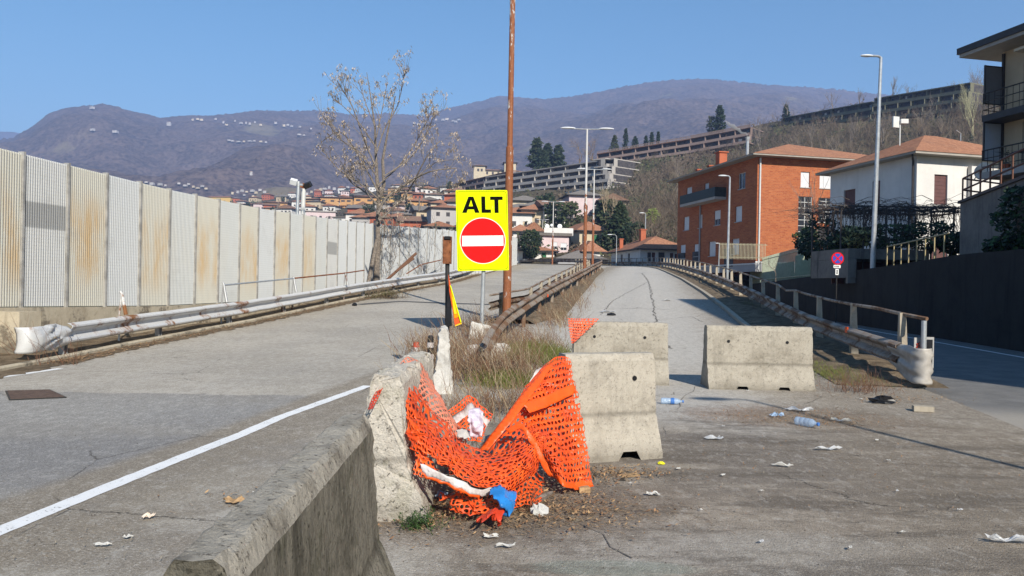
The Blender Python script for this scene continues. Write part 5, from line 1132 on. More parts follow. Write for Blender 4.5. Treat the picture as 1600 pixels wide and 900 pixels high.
def building(name,label,cat,O,ang,W,D,Hh,wm,holes=None,roof=None,detail=1,group=None,chim=(),base=None):
    O=Vector(O); a=R(ang); ex=Vector((math.cos(a),math.sin(a),0)); ey=Vector((-ex.y,ex.x,0)); t=empty(name,O,label,cat,group); b=MB(); holes=holes or {}
    fs={'f':(O,ex,ey,W),'r':(O+ex*W,ey,-ex,D),'b':(O+ex*W+ey*D,-ex,-ey,W),'l':(O+ey*D,-ey,ex,D)}
    for k,(p,eu,ni,w_) in fs.items(): wall(b,p,eu,ni,w_,Hh,[h for h in holes.get(k,[])])
    b.build('wall',wm,t)
    for k,(p,eu,ni,w_) in fs.items():
        for h in holes.get(k,[]):
            u,z,ww,hh=h[:4]; st=h[4] if len(h)>4 else 'win'; q=p+eu*u+Vector((0,0,z)); wb=MB(); d=ni*.13; fr=.05
            mats=[M['frame_white'],M['pane'],M['shutter_white'],M['shutter_brown'],M['dark_void'],M['sh_green']]
            pane={'win':1,'sw':2,'sb':3,'half':1,'void':4,'sg':5,'grid':1}[st]
            wb.obox(q+ni*.125,eu*ww,ni*.02,Vector((0,0,hh)),pane)
            if st in('win','half','grid') and detail:
                for e in (0,ww-fr): wb.obox(q+eu*e+ni*.08,eu*fr,ni*.04,Vector((0,0,hh)),0)
                wb.obox(q+eu*fr+ni*.08,eu*(ww-2*fr),ni*.04,Vector((0,0,fr)),0); wb.obox(q+eu*fr+ni*.08+Vector((0,0,hh-fr)),eu*(ww-2*fr),ni*.04,Vector((0,0,fr)),0); wb.obox(q+eu*(ww/2-.025)+ni*.085+Vector((0,0,fr)),eu*.05,ni*.03,Vector((0,0,hh-2*fr)),0)
            if st=='half': wb.obox(q+eu*fr+ni*.06+Vector((0,0,hh*.4)),eu*(ww-2*fr),ni*.015,Vector((0,0,hh*.6-fr)),2)
            if st=='grid':
                for kk in range(1,7): wb.obox(q+eu*fr+ni*.086+Vector((0,0,hh*kk/7)),eu*(ww/2-.08),ni*.02,Vector((0,0,.05)),0); wb.obox(q+eu*(ww/2+.03)+ni*.086+Vector((0,0,hh*kk/7)),eu*(ww/2-.08),ni*.02,Vector((0,0,.05)),0)
            if st=='sb' and detail:
                for kk in range(8): wb.obox(q+eu*.05+ni*.11+Vector((0,0,hh*(kk+.2)/8)),eu*(ww-.1),ni*.012,Vector((0,0,hh/8*.6)),3)
            wo_=wb.build('window',mats,t)
            if detail>1 and st!='void': sb=MB(); sb.obox(q-eu*.08-ni*.07-Vector((0,0,.07)),eu*(ww+.16),ni*.16,Vector((0,0,.065))); sb.build('sill',M['stone_sill'],wo_)
    if roof:
        kind,over,rise,rm=roof[:4]; rb=MB(); z=Hh+.002
        if kind=='flat': rb.obox(O-ex*over-ey*over+Vector((0,0,z)),ex*(W+2*over),ey*(D+2*over),Vector((0,0,rise)),0); ro=rb.build('roof',[rm],t)
        else: hiproof(rb,O,ex,ey,W,D,z,over,rise,0,gable=(kind=='gable'),axis=roof[4] if len(roof)>4 else None); ro=rb.build('roof',[rm,M['soffit'] if detail>1 else M['gutter']],t)
        for (cx,cy,s,h1) in chim:
            cb=MB(); c=O+ex*cx+ey*cy+Vector((0,0,Hh)); cb.obox(c-ex*s/2-ey*s/2,ex*s,ey*s,Vector((0,0,h1))); cb.obox(c-ex*s*.65-ey*s*.65+Vector((0,0,h1)),ex*s*1.3,ey*s*1.3,Vector((0,0,.12))); cb.build('chimney',M['pl_red'],ro)
    return t,ex,ey,O
# ---- orange brick block
ZB=75.0; c0=U(1181,405,ZB); zb=c0.z-1.2; topz=U(1183,245,ZB).z; Hb=topz-zb; W_=17; D_=18.5; O=Vector((c0.x,ZB,zb))
fl=[Hb-2.75,Hb-6.05,Hb-9.35]
F_=[(4.7,fl[0],1.0,1.55,'sw'),(6.8,fl[0]+.0,1.5,1.55,'sw'),(4.5,fl[1]-1.7,1.5,4.1,'grid'),(6.7,fl[1]-.1,1.8,2.45,'grid'),(4.5,fl[2]-1.4,1.5,3.0,'grid'),(6.7,fl[1]-2.3,1.8,1.8,'void')]
Lf=[]   # along the left face u runs from the far corner to the near one
def lu(d): return D_-d
for d,z,w_,h_,k in ((3.0,fl[0],1.35,1.6,'win'),(10.9,fl[0],1.1,1.6,'sw'),(15.4,fl[0],1.5,1.7,'sw'),
                    (3.6,fl[1],1.4,1.6,'sw'),(8.2,fl[1],1.4,1.6,'half'),(12.3,fl[1],1.0,1.5,'sw'),(16.0,fl[1],1.5,1.6,'sw'),
                    (4.1,fl[2],1.5,1.6,'sw'),(9.3,fl[2],1.6,1.6,'sw'),(13.2,fl[2]+.1,1.1,1.4,'half'),(16.8,fl[2],1.4,1.6,'half')): Lf.append((max(.15,lu(d)-w_/2),z,w_,h_,k))
t,ex,ey,O=building('brick_building','four storey orange brick apartment block with hipped tiled roof and long dark balcony','apartment block',O,12,W_,D_,Hb,M['brick'],{'f':F_,'l':Lf},('hip',1.1,3.1,M['tile']),2,chim=((1.0,9.5,.9,2.0),(1.2,15.5,.5,1.0),(1.2,12.5,.5,1.0)))
b=MB(); hb=Hb-10.35; 
if hb>0: b.obox(O-ex*.04-ey*.04,ex*5.9,ey*.03,Vector((0,0,hb)),0); b.obox(O-ex*.04-ey*.04,ex*.03,ey*(D_+.04),Vector((0,0,hb-.15)),0); b.obox(O-ex*.07-ey*.07+Vector((0,0,hb)),ex*6,ey*.1,Vector((0,0,.16)),1); b.obox(O-ex*.09+Vector((0,0,hb-.15)),ex*.08,ey*D_,Vector((0,0,.14)),1)
b.build('plinth',[M['pl_grey'],M['frame_white']],t)
for d in (16.2,12.2,4.5): 
    b=MB(); b.obox(O-ex*.06+ey*(d)+Vector((0,0,.6)),ex*.03,ey*1.9,Vector((0,0,1.9))); b.build('garage_opening',M['dark_void'],t)
b=MB(); b.obox(O-ex*1.35+ey*6.2+Vector((0,0,Hb-3.5)),ex*1.3,ey*8.7,Vector((0,0,.28))); b.build('balcony_slab',M['conc_slab'],t)
b=MB(); b.obox(O-ex*1.38+ey*6.2+Vector((0,0,Hb-3.22)),ex*.05,ey*8.7,Vector((0,0,1.0))); b.obox(O-ex*1.33+ey*6.2+Vector((0,0,Hb-3.22)),ex*1.25,ey*.05,Vector((0,0,1.0))); b.build('balcony_railing',simple('dark_green_railing',(.03,.045,.045),.5,.2,5),t)
b=MB(); b.tube([O+ex*.25-ey*.09+Vector((0,0,.2)),O+ex*.25-ey*.09+Vector((0,0,Hb-.1))],.09,8); b.build('downpipe',M['frame_white'],t)
b=MB(); b.tube([O-ex*.1+ey*12.2+Vector((0,0,.2)),O-ex*.1+ey*12.2+Vector((0,0,Hb-3.4))],.09,8); b.build('downpipe',M['pl_grey'],t)
# metal flue with a wisp of smoke
b=MB(); fl0=O+ex*2.4+ey*6.4+Vector((0,0,Hb+.4)); b.tube([fl0,fl0+Vector((0,0,2.4)),fl0+Vector((0,0,2.9))],[.16,.16,.24],10); b.build('flue',M['galv'],t)
b=MB(); P=[]; 
for k in range(9): P.append(fl0+Vector((-k*.28+.12*math.sin(k*1.9),.1*k,3.05+k*.20+.10*math.sin(k*2.6))))
b.tube(P,[.06,.12,.12,.2,.16,.25,.18,.2,.05],10); o=sm(b.build('smoke',bpy.data.materials.new('smoke_volume'))); m=o.data.materials[0]; m.use_nodes=True; tt=m.node_tree; tt.nodes.clear(); v=tt.nodes.new('ShaderNodeVolumePrincipled'); v.inputs['Color'].default_value=(.95,.96,1,1); v.inputs['Density'].default_value=3.5; oo=tt.nodes.new('ShaderNodeOutputMaterial'); tt.links.new(v.outputs[0],oo.inputs['Volume']); o['kind']='stuff'
# ---- white house with pergola
ZW=48.0; c0=U(1430,400,ZW); zt=U(1430,243,ZW).z; zb=2.9; Hw=zt-zb; O=Vector((c0.x,ZW,zb)); z2=zt-zb-2.15
t,ex,ey,O=building('white_house','white two storey house with terracotta hip roof and brown shutters behind the tall street lamp','house',O,13,9.5,8.6,Hw,M['pl_white'],
 {'f':[(1.30,z2-.85,.98,1.9,'sb'),(1.2,.6,1.2,1.9,'sb')],'l':[(1.55,z2-.95,1.25,1.75,'sb'),(4.55,z2-.85,.75,1.9,'sb'),(1.4,.3,1.6,2.2,'void'),(5,.3,1.3,2.2,'void')]},('hip',.75,2.2,M['tile']),2)
b=MB(); b.tube([O-ex*.08+ey*.25+Vector((0,0,.1)),O-ex*.08+ey*.25+Vector((0,0,Hw-.3)),O-ex*.6-ey*.3+Vector((0,0,Hw-.05))],.06,8); b.build('downpipe',M['gutter'],t)
b=MB(); b.obox(O+ex*3.75-ey*.35+Vector((0,0,Hw*.0)),ex*.5,ey*.3,Vector((0,0,Hw-.5))); b.build('wall_pier',M['pl_white'],t)
b=MB(); am=O+ex*2.2+ey*4.2+Vector((0,0,Hw+1.5)); b.tube([am,am+Vector((0,0,1.5))],.04,6); b.box(am+Vector((-.3,0,1.6)),(.5,.12,.75),rz=.3); b.box(am+Vector((.25,0,1.65)),(.5,.3,.3)); b.build('antenna',M['frame_white'],t)
b=MB(); am=O+ex*6.2+ey*3.2+Vector((0,0,Hw+.5)); b.tube([am,am+Vector((0,0,1.9)),am+Vector((-.3,0,2.1))],.03,6); b.build('antenna',M['galv'],t)
for k,(px,py) in enumerate(((1537,265),(1531,270))):
    tt_=U(px,py,40-k*.5+1); d_=empty('satellite_dish',tt_,('round white satellite dish at the corner of the white house','second paler satellite dish half hidden behind the round one')[k],'satellite dish'); b=MB(); 
    V=[tuple(tt_+Vector((0,.12,0)))]; n_=16
    for rr,dy in ((.18,.09),(.36,0)):
        for j in range(n_): V.append((tt_.x+rr*math.cos(2*math.pi*j/n_),tt_.y+dy*0+(.12-.12*(rr/.36)**2)-.1,tt_.z+rr*1.05*math.sin(2*math.pi*j/n_)))
    Fc=[(0,1+j,1+(j+1)%n_) for j in range(n_)]+[(1+j,1+n_+j,1+n_+(j+1)%n_,1+(j+1)%n_) for j in range(n_)]; b.add(V,Fc); o=sm(b.build('dish',M['sign_white'],d_)); md=o.modifiers.new('t','SOLIDIFY'); md.thickness=.02
    b=MB(); b.tube([tt_+Vector((0,.1,0)),tt_+Vector((-.0,.5,-.3))],.03,6); b.build('arm',M['galv'],d_)
# rear house roof between the white house and the apartments
c=U(1512,262,62); building('house','pale house with brown shutters half hidden right of the white house','house',Vector((c.x,62,3.5)),13,9,8,U(1530,255,62).z-3.5-.4,M['pl_cream'],{'f':[(1.8,3.8,1.2,1.6,'sb')]},('hip',.6,1.4,M['tile_br']),1)
# ---- apartment block at the right edge
ZA=36.0; c0=U(1563,300,ZA); eave=U(1563,82,ZA).z; O=Vector((c0.x,ZA,2.8)); Ha=eave-2.8
a=R(12); ex=Vector((math.cos(a),math.sin(a),0)); ey=Vector((-ex.y,ex.x,0)); D2=16
O2=O-ey*D2
st=[U(1563,278,ZA).z-2.8,U(1563,190,ZA).z-2.8,U(1563,100,ZA).z-2.8]
hol=[]
for zf in (st[0],st[1]):
    for u in (1.15,3.6,7.5,11): hol.append((u,zf-.0+.3,.95 if u<3 else 1.5,2.1,'half' if u<3 else 'win'))
t,ex,ey,_=building('apartment_building','beige apartment block with stacked balconies and wide dark eaves at the right edge','apartment block',O2,12,4.5,D2,Ha,M['pl_beige'],{'l':hol},('flat',1.25,.16,M['soffit']),2)
rb=MB(); rb.obox(O2-ex*1.32-ey*1.3+Vector((0,0,Ha+.165)),ex*7.1,ey*(D2+2.65),Vector((0,0,.30))); rb.build('eaves_board',M['gutter'],t)
for k,zf in enumerate((st[0],st[1])):
    b=MB(); b.obox(O-ex*1.15-ey*8.5+Vector((0,0,zf-.12)),ex*1.15,ey*8.45,Vector((0,0,.30))); b.build('balcony_slab',M['gutter'] if k else M['conc_slab'],t)
    b=MB(); p0=O-ex*1.12+Vector((0,0,zf+.18))
    for z in (.25,.62,1.0): b.tube([p0-ey*8.5+Vector((0,0,z)),p0-ey*.08+Vector((0,0,z)),p0-ey*.08+ex*1.1+Vector((0,0,z))],.022 if z<1 else .032,6)
    for q in range(26): b.tube([p0-ey*(.08+q*.33),p0-ey*(.08+q*.33)+Vector((0,0,1.0))],.012,5)
    for q in range(4): b.tube([p0-ey*.08+ex*(q*.3),p0-ey*.08+ex*(q*.3)+Vector((0,0,1.0))],.012,5)
    b.build('balcony_railing',M['dark_metal'],t)
    b=MB(); b.obox(O-ex*1.05-ey*.10+Vector((0,0,zf+.75)),ex*.98,ey*.04,Vector((0,0,1.75)),0)
    for q in (0,.94): b.obox(O-ex*(1.07-q)-ey*.12+Vector((0,0,zf+.72)),ex*.05,ey*.08,Vector((0,0,1.82)),1)
    for q in (0,1.76): b.obox(O-ex*1.02-ey*.12+Vector((0,0,zf+.72+q)),ex*.89,ey*.08,Vector((0,0,.05)),1)
    b.build('privacy_screen',[simple('frosted_screen_%d'%k,(.42,.45,.50) if k==0 else (.16,.15,.15),.4,.05,3),M['gutter']],t)
b=MB(); b.obox(O-ey*.16-ex*.12+Vector((0,0,.2)),ex*.1,ey*.1,Vector((0,0,Ha-.3))); b.build('downpipe',M['gutter'],t)
b=MB(); b.obox(O-ex*.10-ey*5+Vector((0,0,st[1]+1.6)),ex*.1,ey*.8,Vector((0,0,.0+.35))); b.box(O-ex*.25-ey*2.2+Vector((0,0,st[1]+2.2)),(.35,.8,.55),rz=a); b.build('air_conditioner',M['frame_white'],t)
b=MB(); b.obox(O-ex*.9-ey*6+Vector((0,0,st[1]+2.75)),ex*.9,ey*4.5,Vector((0,0,.12))); b.build('awning',M['pl_cream'],t)
for k,(d_,s_) in enumerate(((1.1,.32),(2.6,.26))):   # pots and table on the lower balcony
    q=O-ex*.75-ey*d_+Vector((0,0,st[0]+.18)); tt_=empty('potted_plant',q,('potted shrub on the lower balcony at the right edge, nearest the screen','second potted shrub further along the lower balcony')[k],'plant'); b=MB(); b.tube([q,q+Vector((0,0,.25))],[.12,.16],10); b.build('pot',M['pl_red'],tt_); f=Fast()
    for i in range(120): f.leaf((q.x+rnd.gauss(0,.12),q.y+rnd.gauss(0,.12),q.z+.25+abs(rnd.gauss(0,s_))),.03,.03,.09,0)
    f.build('foliage',[M['dgreen']],tt_)
q=O-ex*.7-ey*1.9+Vector((0,0,st[0]+.18)); tt_=empty('balcony_table',q,'small dark table on the lower balcony between the pots','table'); b=MB(); b.box(q+Vector((0,0,.7)),(.6,.7,.04)); b.build('top',M['gutter'],tt_)
for sx in (-.25,.25):
    for sy in (-.3,.3): b=MB(); b.tube([q+Vector((sx,sy,0)),q+Vector((sx,sy,.68))],.02,6); b.build('leg',M['gutter'],tt_)
# grey terrace wall with handrail, below the apartments
c1=U(1499,400,37); zt1=U(1500,318,37).z; c2=U(1640,400,26.5)
b=MB(); dv=Vector((c2.x-c1.x,26.5-37,0)); t=empty('terrace_wall',Vector((c1.x,37,2.5)),'grey concrete terrace wall with brown handrail below the apartment block','wall'); b.obox(Vector((c1.x,37,2.3)),dv,Vector((9,5,0)),Vector((0,0,zt1-2.3))); b.build('wall',M['wall_grey'],t)
b=MB(); b.obox(Vector((c1.x-.08,37.1,zt1+.003)),dv*1.02,Vector((9,5,0)),Vector((0,0,.12))); b.build('coping',M['gutter'],t)
b=MB(); n_=9
for k in range(n_): q=Vector((c1.x+.1,37,zt1+.1))+dv*(k/(n_-1)); b.tube([q,q+Vector((0,0,1.1))],.04,5)
for z in (.55,1.1): b.tube([Vector((c1.x+.1,37,zt1+.1+z)),Vector((c1.x+.1,37,zt1+.1+z))+dv],.045,5)
for z in (.55,1.1): b.tube([Vector((c1.x+.1,37,zt1+.1+z)),Vector((c1.x+5,39.6,zt1+.1+z))],.045,5)
b.build('handrail',simple('brown_rail',(.16,.07,.045),.6,.1,4),t)
# ---- dark retaining wall along the street
b=MB(); V=[]; Zs=list(np.arange(4,90,2.0))
for Z in Zs:
    zt_=float(np.interp(Z,[4,10,22.8,27.4,34,45,60,73,90],[3.0,3.05,3.05,3.12,2.98,2.85,2.7,2.55,2.3]))
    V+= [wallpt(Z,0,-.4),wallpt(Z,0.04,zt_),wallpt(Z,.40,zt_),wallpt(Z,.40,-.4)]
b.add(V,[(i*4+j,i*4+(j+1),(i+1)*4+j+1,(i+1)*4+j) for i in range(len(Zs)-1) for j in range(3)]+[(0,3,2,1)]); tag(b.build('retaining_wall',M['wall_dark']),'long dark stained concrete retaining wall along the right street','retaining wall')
# garage front under the pergola
c=U(1325,415,41); b=MB(); t=empty('garage',Vector((c.x,41,2.6)),'low concrete garage front with dark opening under the pergola','garage'); ww=U(1478,400,40).x-c.x; b.obox(Vector((c.x,41,2.2)),Vector((ww,.6,0)),Vector((0,.25,0)),Vector((0,0,.32)));
zt_=U(1330,388,41).z; b.obox(Vector((c.x,41,zt_-.55)),Vector((ww,.6,0)),Vector((-.4,4,0)),Vector((0,0,.55))); b.obox(Vector((c.x,41,2.5)),Vector((.45,0,0)),Vector((-.4,4,0)),Vector((0,0,zt_-.56-2.5))); b.obox(Vector((c.x+ww-.4,41.5,2.5)),Vector((.4,0,0)),Vector((-.4,4,0)),Vector((0,0,zt_-.56-2.5))); b.build('wall',M['wall_grey'],t)
b=MB(); b.obox(Vector((c.x+.2,43.5,2.2)),Vector((ww-.4,.6,0)),Vector((0,.1,0)),Vector((0,0,zt_-2.8))); b.build('door',M['shutter_brown'],t)
t=empty('metal_fence',wallpt(38,.25,2.9),'yellowish bar fence on top of the retaining wall before the garage','fence'); b=MB()
for k,px in enumerate(range(1345,1490,19)):
    for Z in (36.5-(px-1345)*.052,): q=wallpt(Z,.25,2.9); b.tube([q,q+Vector((0,0,1.05))],.03,5)
b.tube([wallpt(36.5,.25,3.9),wallpt(29.2,.25,4.0)],.03,5); b.build('bars',simple('yellowed_paint',(.42,.34,.18),.6,.1,4),t)
# pergola of bare vines
t=empty('pergola',U(1300,395,44),'pergola tangled with bare vines in front of the white house','pergola'); zt_=U(1380,331,44).z; xl=U(1290,390,44).x; xr=U(1492,390,44).x; b=MB()
for k in range(7):
    x=xl+(xr-xl)*k/6
    for y in (42,46): b.tube([Vector((x,y,2.6)),Vector((x,y,zt_))],.05,6)
    b.tube([Vector((x,41.6,zt_)),Vector((x,46.4,zt_+.05))],.04,6)
for y in (42,44,46): b.tube([Vector((xl-.5,y,zt_+.08)),Vector((xr+.3,y,zt_+.08))],.045,6)
b.build('frame',M['gutter'],t); f=Fast()
for k in range(420):
    x=rnd.uniform(xl-.8,xr+.4); y=rnd.uniform(41.5,46.5); z=zt_+rnd.gauss(.05,.18); l=rnd.uniform(.8,2.6); a_=rnd.choice((0,3.14))+rnd.gauss(0,.6); pts=[]
    for i in range(5): pts.append((x+math.cos(a_)*l*i/4,y+math.sin(a_)*l*i/4,z+rnd.gauss(0,.08)+.1*math.sin(i))); 
    f.sliver(pts,rnd.uniform(.012,.035),.008,0)
for k in range(160):
    x=rnd.uniform(xl-.8,xr+.4); y=rnd.uniform(41.5,44); z=zt_; pts=[(x,y,z)]
    for i in range(4): x+=rnd.gauss(0,.15); z-=rnd.uniform(.2,.55); pts.append((x,y,z))
    f.sliver(pts,.02,.01,0)
f.build('vines',[simple('dark_vine',(.075,.055,.045),.9,.2,5)],t)
# ---- smaller houses of the town; position from the photo bearing and a distance
def H1(name,label,px0,px1,yE,yB,Z,wm,roof,holes=None,ang=8,D=9,detail=1,cat='house',chim=(),group=None,base_extra=1.5):
    if Z>112 and cat=='house' and yB>290: Z=max(112,land((px0+px1)/2,yB).y)
    a_=U(px0,yB,Z); e=U(px0,yE,Z); w_=(U(px1,yB,Z).x-a_.x)/max(.6,math.cos(R(ang))); zb=a_.z-base_extra; h_=e.z-zb; O=Vector((a_.x,Z,zb))
    def conv(lst,WW): 
        out=[]
        for (u,v,ww,hh,k) in lst:       # fractions of face width and visible height
            vis=e.z-a_.z; out.append((u*WW,base_extra+v*vis,ww,min(hh,vis*(1-v)-.1),k))
        return out
    hs={k:conv(v,w_ if k in 'fb' else D) for k,v in (holes or {}).items()}
    return building(name,label,cat,O,ang,w_,D,h_,wm,hs,roof,detail,group,chim)
t,ex,ey,O=H1('small_house','small white house with orange hip roof and brown shutters left of the brick building',1000,1078,390,411,104,M['pl_white'],('hip',.7,2.0,M['tile'],),{'f':[(.15,.1,.55,1.3,'void'),(.24,.1,.5,1.3,'sb'),(.38,.1,.9,1.35,'void'),(.62,.1,.5,1.3,'sb'),(.72,.1,1,1.2,'sb')],'l':[(.35,.1,.9,1.3,'void'),(.6,.1,.9,1.3,'void')]},ang=10,D=13,detail=1,chim=((2.6,6.5,.75,3.2),(.2,9,.5,1.9)))
am=U(1009,360,108)
H1('small_house','yellowish green house with orange hip roof beyond the second lamp pole',905,948,361,388,150,M['pl_cream'],('hip',.8,1.9,M['tile']),{'f':[(.1,.3,.9,1.6,'void'),(.55,.3,.9,1.6,'sg')],'l':[(.5,.4,1,1.5,'void')]},ang=14,D=12)
H1('small_house','low orange roofed annex in front of the yellowish house',912,944,394,402,135,M['pl_white'],('hip',.5,1.9,M['tile']),None,10,8)
H1('shed','wide low shed with grey brown roof behind the far guardrail',872,948,405,412,125,M['pl_grey'],('hip',.5,1.6,M['tile_grey']),None,5,12,cat='shed')
t,ex,ey,O=H1('small_house','pink house with roof terrace and satellite dishes',846,889,368,396,160,M['pl_pink'],('flat',.5,.5,M['tile_grey']),{'f':[(.35,.25,1.1,1.3,'half'),(.7,.2,1.1,1.3,'half')]},8,10)
b=MB(); Ht=U(846,358,O.y).z; b.obox(Vector((O.x,O.y,Ht-1.0))+ex*.4,ex*5.2,ey*.1,Vector((0,0,1.3))); b.build('parapet',M['pl_white'],t)
for k,(px,r_) in enumerate(((855,.42),(862,.26),(874.5,.45))):
    q=U(px,354 if k!=1 else 352,max(112,land(867,396).y)+1); b=MB(); b.ball(q,r_,14,0,(1,.25,1)); o=sm(b.build('satellite_dish',M['sign_white'])); tag(o,('leftmost satellite dish above the pink house','smallest satellite dish above the pink house, in the middle','rightmost big satellite dish above the pink house')[k],'satellite dish')
H1('small_house','white low house with orange roof and green door behind the far rail',800,866,392,407,142,M['pl_white'],('hip',.8,1.2,M['tile']),{'f':[(.70,.1,.8,1.3,'sg'),(.25,.2,.9,1.0,'void')]},4,8)
H1('small_house','brown gabled house left of the pink house',820,846,362,372,175,M['pl_beige'],('gable',.8,2.0,M['tile'],'y'),{'f':[(.2,.2,1.2,1.0,'void')]},10,9)
H1('small_house','white angular house with balcony and sloping orange roof',796,850,332,352,215,M['pl_white'],('gable',.6,1.8,M['tile'],'x'),{'f':[(.15,.1,2.0,1.4,'void'),(.5,.12,1.1,1.2,'void'),(.78,.3,1.6,1.5,'void'),(.7,.72,.9,.9,'void')]},-8,10)
H1('small_house','white house lower left of the angular one, behind the dark tree',798,830,362,380,190,M['pl_white'],('hip',.8,1.6,M['tile']),{'f':[(.3,.3,1.2,1.3,'void')]},6,9)
H1('small_house','low dark roofed white house in the gap left of the dark tree',796,818,380,400,165,M['pl_white'],('hip',.8,1.0,M['tile_grey']),{'f':[(.3,.35,1.1,1.2,'void')]},6,8)
# three storey house with dark balconies
t,ex,ey,O=H1('apartment_house','three storey white house with dark balconies and brown roof above the pink house',851,897,322,352,232,M['pl_white'],('gable',1.0,2.0,M['tile_br'],'x'),{'f':[(u,v,2.2,1.5,'void') for u in (.05,.38,.7) for v in (.08,.40,.72)]},10,12)
for v in (.36,.68): b=MB(); b.obox(O-ey*1.1+Vector((0,0,1.5+v*5.6-.2)),ex*9.2,ey*1.1,Vector((0,0,.22))); b.build('balcony',M['gutter'],t)
# town on the left, above the noise barrier
ochre=[(374,409,319,328,300),(412,448,316,328,305),(476,498,311,325,290),(500,529,308,325,285),(531,551,309,325,282),(553,590,307,325,280),(592,625,305,322,285),(627,652,301,318,300)]
for k,(a0,a1,ye,yb_,Z) in enumerate(ochre):
    n_=('leftmost','second','third','fourth','fifth','sixth','seventh','rightmost')[k]
    t,ex,ey,O=H1('terraced_house','ochre balconied block with terracotta roof above the noise barrier, %s of its row'%n_,a0,a1,ye,yb_,Z,M['pl_ochre'] if k not in (6,) else M['pl_yellow'],('hip',1.3,1.3,M['tile']),{'f':[(.08,.15,2.6,1.4,'void'),(.55,.15,2.6,1.4,'void'),(.08,.6,2.6,1.2,'void'),(.55,.6,2.6,1.2,'void')]},(-6,4)[k%2],12,0,group='ochre balconied blocks in a row')
    b=MB(); vis=U(a0,ye,Z).z-U(a0,yb_,Z).z; w_=(U(a1,ye,Z).x-U(a0,ye,Z).x)
    for v in (.05,.5): b.obox(O-ey*1.2+Vector((0,0,1.5+v*vis-.3)),ex*w_,ey*1.15,Vector((0,0,.9)))
    b.build('balcony',M['pl_ochre'],t)
town=[(322,362,308,318,260,'pl_yellow','hip','tile','yellow house peeping over the noise barrier'),
 (430,470,327,342,225,'pl_white','flat','tile_grey','long low white house left of the floodlights'),
 (478,522,330,345,215,'pl_pink','flat','conc_slab','reddish house with wide pale flat roof right of the floodlights'),
 (540,578,334,352,180,'pl_white','hip','tile','white house with orange roof left of the bare tree'),
 (553,572,322,333,205,'pl_red','gable','tile','small red gabled house above the white one left of the bare tree'),
 (594,612,325,332,230,'pl_white','hip','tile','white house with red roof just behind the bare tree trunk'),
 (612,633,334,352,170,'pl_red','hip','tile_grey','brown red house with balconies right of the bare tree'),
 (633,645,336,352,168,'pl_yellow','hip','tile_grey','narrow bright yellow house right of the bare tree'),
 (648,668,341,352,170,'pl_yellow','hip','tile_grey','yellow house under a broad grey roof'),
 (668,690,346,354,165,'pl_cream','hip','tile_grey','cream house with brown roof and dark gable side'),
 (670,707,336,346,195,'pl_beige','gable','tile_grey','dark gabled house with brown roof above the cream one'),
 (664,707,354,364,150,'pl_white','gable','tile','long white house with orange roof left of the yellow sign'),
 (636,662,352,362,140,'pl_white','hip','tile_br','low orange roofed white house at the noise barrier top'),
 (625,662,316,328,250,'pl_ochre','hip','tile','ochre house with long orange roof in the upper town'),
 (694,716,298,310,300,'pl_white','hip','tile','white house with orange roof left of the sign top'),
 (605,628,326,334,240,'pl_white','hip','tile','pale house between ochre blocks and brown red house'),
 (520,545,340,350,190,'pl_white','flat','tile_grey','white cube house beside the floodlight masts'),
 (702,716,322,340,230,'pl_white','flat','tile_br','white house corner showing at the left edge of the sign')]
for (a0,a1,ye,yb_,Z,wm,rk,rm,lab) in town:
    w_=(U(a1,ye,Z).x-U(a0,ye,Z).x); vis=U(a0,ye,Z).z-U(a0,yb_,Z).z; hs=[(u,.3,1.1,1.2,'void') for u in ((.15,.45,.75) if w_>4.5 else (.4,))]
    H1('town_house',lab,a0,a1,ye,yb_,Z,M[wm],(rk,.9 if rk!='flat' else .6,1.4 if rk!='flat' else .4,M[rm]),{'f':hs},rnd.choice((-8,5,12)),8,0)
# villa on the crest and its towers
H1('villa','long pale villa with low square towers on the crest left of the pole',742,812,266,276,560,M['pl_cream'],('hip',1,2,M['tile_br']),{'f':[(u/8,.4,1.4,2.0,'void') for u in range(1,8)]},4,14,0)
H1('villa','pale tower wing of the villa at its left end',740,758,259,276,556,M['pl_cream'],('hip',1.2,1.5,M['tile_br']),{'f':[(.3,.5,1.5,2,'void'),(.6,.5,1.5,2,'void')]},4,10,0)
H1('villa','pale tower wing of the villa at its right end beside the pole',788,806,254,276,556,M['pl_cream'],('hip',1.2,1.2,M['tile_br']),{'f':[(.3,.5,1.5,2,'void'),(.6,.5,1.5,2,'void')]},4,10,0)
